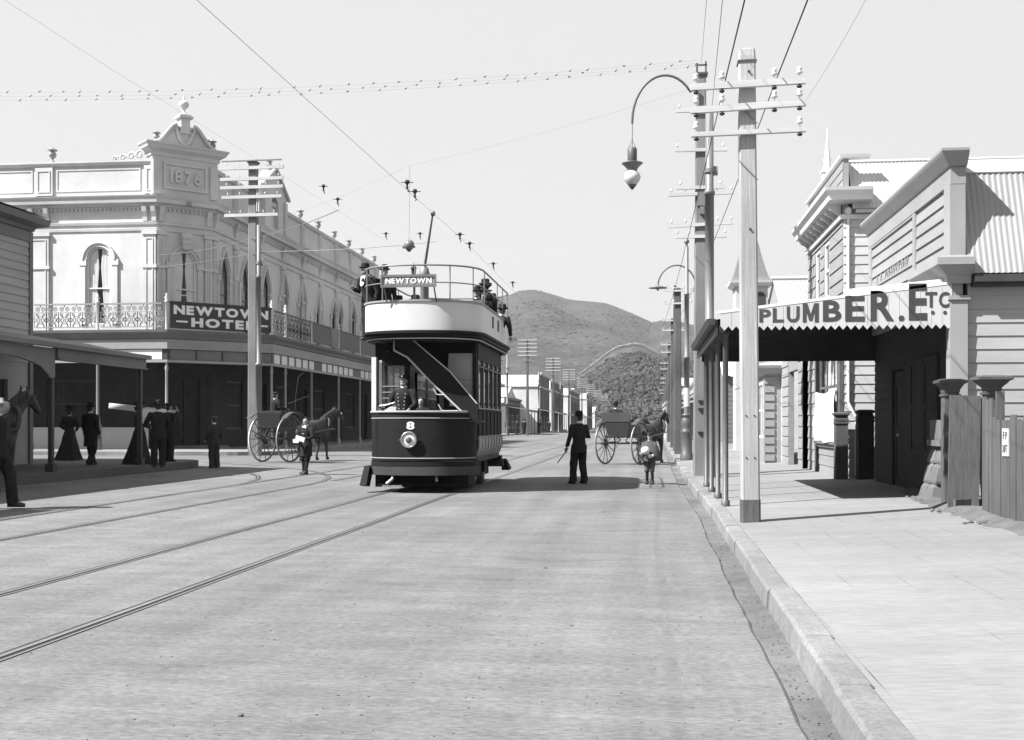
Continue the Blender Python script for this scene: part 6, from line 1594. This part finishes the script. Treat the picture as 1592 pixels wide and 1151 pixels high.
def bundle():
    w = WM[child.name]; k = 1.24 / 1.75; p = w @ Vector((.02, .30, .80))
    m = M(); m.ball((0, 0, .02), .105, 12, .95); m.ball((.10, .01, -.11), .055, 8); m.ball((.17, .01, -.10), .04, 8); o = m.build('white_bundle', LINEN); o.location = p
    tag(o, 'white round bundle carried by the small boy', 'bundle')
bundle()
boy = person('youth in a black coat with wide white collar and dark stockings, crossing the tracks', foot(476, 738, .05), R(158), 1.60, dict(elL=(-.29, .03, 1.14), wrL=(-.14, .24, 1.08), elR=(.28, .02, 1.14), wrR=(.16, .25, 1.05), knL=(-.07, .03, .5), anL=(-.05, .08, .08), knR=(.10, .0, .5), anR=(.13, -.05, .08)), SUIT, SUIT, None, hem=.56, knick=True, shirt=True)
def papers():
    w = WM[boy.name]; p = w @ Vector((-.03, .30, 1.0)); m = M(); m.obox((0, 0, 0), (.26, .05, .13), Matrix.Rotation(.3, 3, 'Y')); m.obox((-.12, 0, -.06), (.16, .04, .1)); o = m.build('paper_packet', LINEN); o.location = p
    tag(o, 'small white packet in the hands of the youth on the tracks', 'packet')
papers()
person('lone lad in a cap standing in building shade, face turned away', foot(333, 728, .1), R(50), 1.60, dict(wrL=(-.2, .2, .98)), SUIT2, SUIT2, 'cap', hatm=TWEED)
person('lady from behind in a long black dress and plumed hat', foot(108, 716, .325), R(10), 1.62, dict(elL=(-.30, .02, 1.16), wrL=(-.17, .17, 1.02), elR=(.30, .02, 1.16), wrR=(.17, .17, 1.02)), SUIT, SUIT, 'lady', True, collar=False)
person('gentleman in a long coat walking beside the lady in the plumed hat', foot(141, 724, .325), R(-10), 1.68, dict(knL=(-.1, .12, .52), anL=(-.1, .22, .1), knR=(.1, .02, .5), anR=(.1, -.2, .1)), SUIT, SUIT, 'homburg', hem=.55)
person('woman in a long dark skirt facing the man with the paper', foot(217, 722, .325), R(-50), 1.66, dict(elR=(.28, .05, 1.15), wrR=(.18, .24, 1.1)), SUIT, SUIT, 'lady', True, collar=False)
reader = person('man in a derby hat holding up an open white paper at the kerb', foot(246, 727, .325), R(30), 1.72, dict(elL=(-.32, .08, 1.15), wrL=(-.25, .30, 1.30), elR=(.30, .1, 1.15), wrR=(.14, .32, 1.28)), SUIT, SUIT, 'bowler', hem=.74)
plm = person('man at the kerb steadying a long white plank, close beside the reader', foot(262, 718, .325), R(-20), 1.76, dict(elL=(-.3, .0, 1.2), wrL=(-.2, .12, 1.5), elR=(.3, .02, 1.2), wrR=(.22, .12, 1.5)), SUIT, SUIT, 'cap', hem=.7)
def paper():
    w = WM[reader.name]; p = w @ Vector((-.05, .36, 1.33)); T = Matrix.Rotation(R(30), 3, 'Z')
    m = M(); m.loft([[T @ Vector((x, .05 * abs(x) * 4 + .02 * math.sin(z * 9), z)) for x in (-.30, -.18, -.06, .06, .18, .30)] for z in (-.18, -.06, .06, .2)], False, True, False); o = m.build('newspaper', LINEN); o.location = p
    tag(o, 'open white newspaper in the hands of the man in the derby', 'newspaper')
paper()
def plank():
    a, b = on_y(170, 631, 35.0), on_y(277, 643, 34.2); m = M(); m.bar((0, 0, 0), b - a, .05, .17); o = m.build('plank', WHITE); o.location = a
    tag(o, 'long white plank carried level at head height past the kerb group', 'plank')
plank()
person('man in a straw boater striding right at the left edge of the photo', foot(-4, 791, .07), R(-86), 1.80, dict(knL=(-.1, .16, .53), anL=(-.1, .20, .10), knR=(.1, -.02, .5), anR=(.1, -.22, .12), elL=(-.25, -.1, 1.15), wrL=(-.22, -.12, .9)), SUIT, SUIT, 'boater', hatm=STRAW)
# on the tram
DR = (-5.05, 24.62, .66)
drv = person('uniformed tram driver in a peaked cap with bright buttons, at the controller', (on_y(628, 600, 24.66).x, 24.66, .66), R(172), 1.86, dict(elR=(.30, .05, 1.16), wrR=(.34, .24, 1.08), elL=(-.27, .05, 1.16), wrL=(-.2, .22, 1.05)), SUIT, SUIT, 'cap', collar=True)
m = M(); kk = 1.86 / 1.75
for i in range(5):
    for q in (-1, 1): m.ball(Vector((q * (.05 + .008 * i), .155 - .003 * i, 1.06 + .075 * i)) * kk, .013, 6)
m.ball(Vector((0, .105, 1.715)) * kk, .018, 6); m.build('brass_buttons', PORCELAIN, drv)
person('boy peering over the tram dash beside the driver', (on_y(655, 625, 24.5).x, 24.5, .66), R(170), 1.38, None, SUIT, SUIT, None, collar=False)
GU = 'passengers on the open upper deck'
person('upper deck man in a bowler leaning out at the front left corner', (on_y(574, 420, 25.0).x, 25.0, 3.30), R(150), 1.66, dict(elR=(.3, .05, 1.15), wrR=(.25, .28, 1.2)), SUIT, SUIT, 'bowler', shirt=True, lean=(.03, .08), group=GU)
person('upper deck man in a bowler just left of the destination board', (on_y(598, 420, 25.1).x, 25.1, 3.30), R(-160), 1.64, None, SUIT, SUIT, 'bowler', group=GU)
person('upper deck passenger half hidden behind the destination board', (on_y(618, 460, 25.3).x, 25.4, 2.62), R(180), 1.66, None, SUIT, SUIT, 'homburg', seated=True, group=GU)
person('upper deck passenger in a brimmed hat seen under the destination board', (on_y(643, 460, 25.3).x, 25.5, 2.62), R(178), 1.68, None, TWEED2, SUIT, 'homburg', seated=True, group=GU)
person('upper deck woman at the side rail nearest the front', (-3.86, 26.95, 2.92), R(178), 1.72, dict(elR=(.3, .1, 1.2), wrR=(.1, .3, 1.25)), SUIT, SUIT, 'lady', seated=True, collar=False, lean=(-.10, .05), group=GU)
person('upper deck man in a homburg at the side rail, in the middle', (-3.80, 27.45, 3.12), R(10), 1.76, None, SUIT, SUIT, 'homburg', seated=True, group=GU)
person('upper deck man in a bowler between the woman and the homburg', (-3.95, 27.15, 2.98), R(160), 1.70, None, SUIT, SUIT, 'bowler', seated=True, group=GU)
person('upper deck man in a cap on the rearmost side seat', (-3.9, 28.05, 2.98), R(-20), 1.72, None, SUIT, SUIT, 'cap', seated=True, group=GU)
person('upper deck man hunched with an arm over the rear side rail', (-3.72, 28.5, 2.70), R(8), 1.70, dict(elR=(.40, .05, 1.16), wrR=(.42, .12, .98), elL=(-.2, .14, 1.2), wrL=(.1, .25, 1.1)), SUIT, SUIT, 'homburg', seated=True, lean=(.17, .06), group=GU)

# ================================================================ HORSES AND CARTS
def horse(label, loc, rz, mt=HORSE, step=0.0, head=0.0, collar=True, k=1.0, blaze=False, manem=HAIR):
    t = thing('horse', label, 'horse', loc, rz); V = Vector
    vs, rd, ed = [], [], []
    def add(p, r, e=None):
        vs.append(tuple(V(p) * k)); rd.append(tuple(x * k for x in r) if isinstance(r, tuple) else r * k)
        if e is not None: ed.append((e, len(vs) - 1))
        return len(vs) - 1
    b = add((0, 0, 1.14), (.28, .30)); ru = add((0, -.5, 1.2), (.28, .29), b); tb = add((0, -.80, 1.26), .09, ru); ch = add((0, .48, 1.16), (.27, .30), b)
    n1 = add((0, .76, 1.42), (.15, .21), ch); n2 = add((head * .1, .98, 1.68), (.11, .15), n1); po = add((head * .2, 1.10, 1.86), (.095, .11), n2)
    h1 = add((head * .26, 1.28, 1.74), (.09, .115), po); h2 = add((head * .3, 1.42, 1.58), (.065, .075), h1); add((head * .32, 1.50, 1.48), (.06, .06), h2)
    for q in (-1, 1): e = add((q * .055 + head * .2, 1.06, 1.95), .03, po); add((q * .06 + head * .2, 1.05, 2.04), .012, e)
    for q in (-1, 1):
        d = q * step
        a = add((q * .16, .50, .90), (.11, .13), ch); c = add((q * .15, .54 + d * .5, .50), .06, a); f = add((q * .15, .50 + d, .17 + max(0, d) * .15), .043, c); g = add((q * .15, .54 + d, .05 + max(0, d) * .15), .058, f)
        a = add((q * .17, -.50, .92), (.13, .18), ru); c = add((q * .16, -.78 - d * .4, .54), (.06, .075), a); f = add((q * .16, -.72 - d, .17), .046, c); add((q * .16, -.67 - d, .05), .058, f)
    skin_mesh('body', vs, ed, rd, mt, t)
    m = M()
    for i in range(12):
        s = i / 11; p = V((head * .2 * s, .62 + .50 * s, 1.66 + .30 * s)); m.tube([p * k, (p + V((.05, -.04, .03))) * k, (p + V((.12, -.05 - .03 * (i % 2), -.16))) * k], [.03 * k, .035 * k, .008 * k], 5)
    m.tube([V((head * .22, 1.13, 1.95)) * k, V((head * .26, 1.25, 1.86)) * k], [.03 * k, .01 * k], 5); m.build('mane', manem, t)
    m = M(); m.tube([V(p) * k for p in ((0, -.82, 1.27), (0, -.95, 1.15), (0, -.98, .9), (.02, -.96, .6))], [.05 * k, .07 * k, .08 * k, .03 * k], 8); m.build('tail', HAIR, t)
    m = M()
    for q in (-1, 1): m.lathe([(.055, .0), (.07, .0), (.055, .09)], V((q * .15, .545 + q * step, max(0, q * step) * .15)) * k, 8); m.lathe([(.055, .0), (.07, .0), (.055, .09)], V((q * .16, -.665 - q * step, 0)) * k, 8)
    m.build('hooves', LEATHER, t)
    if collar:
        m = M(); m.tube([V((.26 * math.sin(a), .62 + .12 * math.cos(a), 1.30 + .34 * math.cos(a))) * k for a in [2 * PI * i / 18 for i in range(19)]], .05 * k, 7, False)
        for y, r in ((-.1, .315), (-.55, .32)): m.tube([V((r * .98 * math.sin(a), y, 1.14 + (r + .01) * math.cos(a))) * k for a in [2 * PI * i / 18 for i in range(19)]], .018 * k, 5, False)
        for q in (-1, 1): m.bar(V((q * .29, .6, 1.2)) * k, V((q * .33, -.9, 1.05)) * k, .03); m.obox(V((q * .10 + head * .24, 1.24, 1.80)) * k, (.012, .12, .12))
        m.tube([V((q_ * .1 + head * .28, 1.36, 1.66)) * k for q_ in (-1, 1)], .014, 5); m.build('harness', LEATHER, t)
    if blaze: m = M(); m.ball(V((head * .29, 1.40, 1.72)) * k, .035 * k, 6, 2.2); m.build('blaze', LINEN, t)
    return t
def wheel(parent, c, d, name='wheel', n=14, rim=WHEELPAINT, tyre=TYRE):
    r = d / 2; Ty = Matrix.Rotation(PI / 2, 3, 'Y')
    m = M(); m.lathe([(r - .06, -.022), (r - .012, -.022), (r - .012, .022), (r - .06, .022), (r - .06, -.022)], c, 36, Ty, cap=False); w = m.build(name, rim, parent)
    m = M(); m.lathe([(r - .0125, -.024), (r, -.02), (r, .02), (r - .0125, .024), (r - .0125, -.024)], c, 36, Ty, cap=False); m.build('tyre', tyre, w)
    m = M()
    for i in range(n):
        a = 2 * PI * i / n; m.tube([Vector(c) + Vector((.02, .07 * math.cos(a), .07 * math.sin(a))), Vector(c) + Vector((0, (r - .05) * math.cos(a), (r - .05) * math.sin(a)))], [.02, .014], 6)
    m.build('spokes', rim, w)
    m = M(); m.lathe([(.03, -.16), (.06, -.15), (.07, -.05), (.085, -.03), (.085, .03), (.07, .05), (.05, .13), (.02, .14)], c, 12, Ty); m.build('hub', rim, w)
    return w
def gig(label, loc, rz, d=1.52, seat=1.30, back=True, tint=CARRIAGE, tyre=TYRE, panel=CARRIAGE2, lift=0.0, hw=.72):
    t = thing('gig', label, 'horse cart', loc, rz); r = d / 2
    for q in (-1, 1): wheel(t, (q * hw, 0, r), d, tyre=tyre if q < 0 else TYRE)
    m = M(); m.tube([(-hw, 0, r), (hw, 0, r)], .03, 8); m.build('axle', IRON, t)
    fz = 1.06 + lift
    m = M(); m.loft([[(-.40, -.40, fz), (.40, -.40, fz), (.40, .75, fz), (-.40, .75, fz)], [(-.50, -.48, fz + .46), (.50, -.48, fz + .46), (.50, .55, fz + .30), (-.50, .55, fz + .30)]], True, False); m.obox((0, .15, fz - .03), (.9, 1.4, .05)); m.build('body', tint, t)
    if back:
        m = M(); c = .03
        p = [(-.56, 0), (.56, 0), (.585, .27), (.52, .34), (-.52, .34), (-.585, .27)]; m.prism(p, lambda u, v, w: Vector((u, -.50 - v * .28 + w, fz + .48 + v)), 0, .05); m.build('seat_back', panel, t)
    m = M(); m.obox((0, -.12, fz + .50), (1.0, .62, .09)); m.build('seat_cushion', LEATHER, t)
    for q in (-1, 1):
        m = M(); m.loft([[(q * .62, y, z), (q * .86, y, z), (q * .86, y, z + .015), (q * .62, y, z + .015)] for y, z in [(r * 1.1 * math.cos(a), r + r * 1.13 * math.sin(a)) for a in [PI * (.30 + .42 * i / 8) for i in range(9)]]], True, True); m.build('mudguard', panel, t)
        m = M(); m.tube([(q * .45, -.65, r + .10), (q * .45, -.4, r + .03), (q * .45, 0, r + .05), (q * .45, .4, r + .03), (q * .45, .65, r + .10)], .022, 6); m.tube([(q * .45, -.65, r + .12), (q * .45, -.4, r + .24), (q * .45, 0, fz - .05), (q * .45, .4, r + .24), (q * .45, .65, r + .12)], .022, 6); m.build('spring', IRON, t)
        m = M(); m.tube([(q * .42, -.5, fz - .06), (q * .44, .8, fz - .08), (q * .40, 1.6, 1.02), (q * .36, 3.0, 1.18), (q * .30, 3.35, 1.16)], [.03, .032, .03, .024, .018], 7); m.build('shaft', tint, t)
    m = M(); m.tube([(.0, -.42, fz - .06), (0.0, -.46, .62), (-.14, -.5, .6)], .014, 6); m.build('step', IRON, t)
    m = M(); m.tube([(.46, .45, fz + .3), (.5, .5, fz + 1.2), (.56, .55, fz + 1.75), (.72, .8, fz + 2.0)], [.014, .012, .008, .004], 6); m.build('whip', LEATHER, t)
    return t
rzA = -R(27); gA = Vector((-.80, 41.95, 0)); fA = Vector((math.sin(R(27)), math.cos(R(27)), 0)); rA = Vector((fA.y, -fA.x, 0))
gig('two-wheeled gig with a broad back board, driving away by the right kerb', gA, rzA, 1.53, lift=0.0)
horse('dark harnessed horse between the shafts of the gig on the right', gA + fA * 2.25, rzA, HORSE, .06)
pA = gA - rA * .22 - fA * .12
person('gig driver in a dark coat seen from behind above the back board', (pA.x, pA.y, .60), rzA, 1.66, dict(elL=(-.26, .08, 1.15), wrL=(-.15, .32, 1.1), elR=(.26, .08, 1.15), wrR=(.15, .32, 1.1)), SUIT, SUIT, 'bowler', seated=True)
rzB = -R(17); gB = Vector((-13.0, 39.85, .105)); fB = Vector((math.sin(R(17)), math.cos(R(17)), 0)); rB = Vector((fB.y, -fB.x, 0))
gig('high two-wheeled cart with one tyre painted white as sunlit, near the hotel pole', gB, rzB, 1.66, lift=.22, back=False, tyre=WHITE, hw=.58)  # left tyre painted white for the sunlight on it
horse('bay horse with a white blaze turning, harnessed to the high cart', gB + fB * 2.3 + rB * .05, rzB - .06, HORSE2, .12, .9, blaze=True)
pB = gB - rB * .05 + fB * .0
person('cart driver in a flat cap holding a whip, high on the left cart', (pB.x, pB.y, .93), rzB - R(25), 1.66, dict(elL=(-.26, .08, 1.15), wrL=(-.16, .34, 1.05), elR=(.27, .08, 1.15), wrR=(.2, .38, 1.12)), SUIT, SUIT, 'cap', seated=True, shirt=True, hatm=SUIT2)
def driver_whip():
    w = WM['person']; a = on_y(432, 634, 39.6); b = on_y(484, 614, 41.0); m = M(); m.tube([(0, 0, 0), (b - a) * .5, b - a], [.012, .010, .005], 6); o = m.build('driving_whip', OLDWOOD); o.location = a
    tag(o, 'long thin whip held out over the bay horse', 'whip')
    a = on_y(433, 640, 39.7); b = on_y(460, 652, 41.2); e = on_y(505, 652, 43.0); m = M(); m.tube([(0, 0, 0), b - a, e - a], .010, 5); o = m.build('reins', LEATHER); o.location = a
    tag(o, 'slack reins from the cart driver to the bay horse', 'reins')
driver_whip()
hz = horse('heavy dark horse partly out of view at the left edge', (-12.95, 21.5, .1), -R(8), HORSE, .0, .2, k=1.06)
m = M(); rr = random.Random(4)
m.loft([[Vector((.20 * math.cos(a) * q * rr.uniform(.85, 1.15), y, 1.62 + z + .16 * math.sin(a) * q * rr.uniform(.8, 1.2))) for a in [2 * PI * i / 10 for i in range(10)]] for y, z, q in ((.20, -.08, .3), (.30, 0, .9), (.42, .05, 1.1), (.56, .10, .8), (.68, .14, .25))], True, False)
m.build('collar_pad', HAY, hz)
def bench():
    p = on_z(164, 690, .29); t = thing('low_table', 'dark slant-topped low table with pale legs by the hotel wall', 'table', p)
    m = M(); m.prism([(-.55, .62), (.42, .42), (.42, .80), (-.2, .92), (-.55, .92)], lambda u, v, w: Vector((u, w, v)), -.25, .25); m.build('top', DARKPAINT, t)
    for x in (-.4, -.05, .3):
        m = M(); m.bar((x, -.2, 0), (x, -.2, .62), .04); m.bar((x, .2, 0), (x, .2, .62), .04); m.build('leg', LINEN, t)
bench()
GP = 'distant pedestrians on the left footpath'
ped = person('first distant pedestrian past the tram, under the verandahs', (-14.9, 112, .29), R(20), 1.72, None, SUIT, SUIT, 'bowler', group=GP)
for i, (x, y, rz, w) in enumerate(((-14.4, 121, 2.9, 'second'), (-13.9, 133, .3, 'third'), (-14.6, 141, 3.2, 'fourth'), (-13.9, 168, .1, 'fifth'), (-14.8, 116, 1.2, 'sixth'), (-14.2, 128, -.6, 'seventh'), (-13.7, 150, 2.6, 'eighth'))):
    dup(ped, (x, y, .29), rz, '%s distant pedestrian beyond the tram, small and dark' % w)
bake_skins()

# ================================================================ the air of the street
def haze():
    m = M(); m.box(-1300, 900, -60, 2200, -60, 330); o = m.build('haze', HAZE); tag(o, kind='stuff')
HAZE = bpy.data.materials.new('haze'); HAZE.use_nodes = True
hn = HAZE.node_tree; hn.nodes.clear(); ho = hn.nodes.new('ShaderNodeOutputMaterial'); hv = hn.nodes.new('ShaderNodeVolumePrincipled')
hv.inputs['Color'].default_value = (.9, .9, .9, 1); hv.inputs['Density'].default_value = 0.00011; hv.inputs['Anisotropy'].default_value = .2
hn.links.new(hv.outputs[0], ho.inputs['Volume'])
haze()
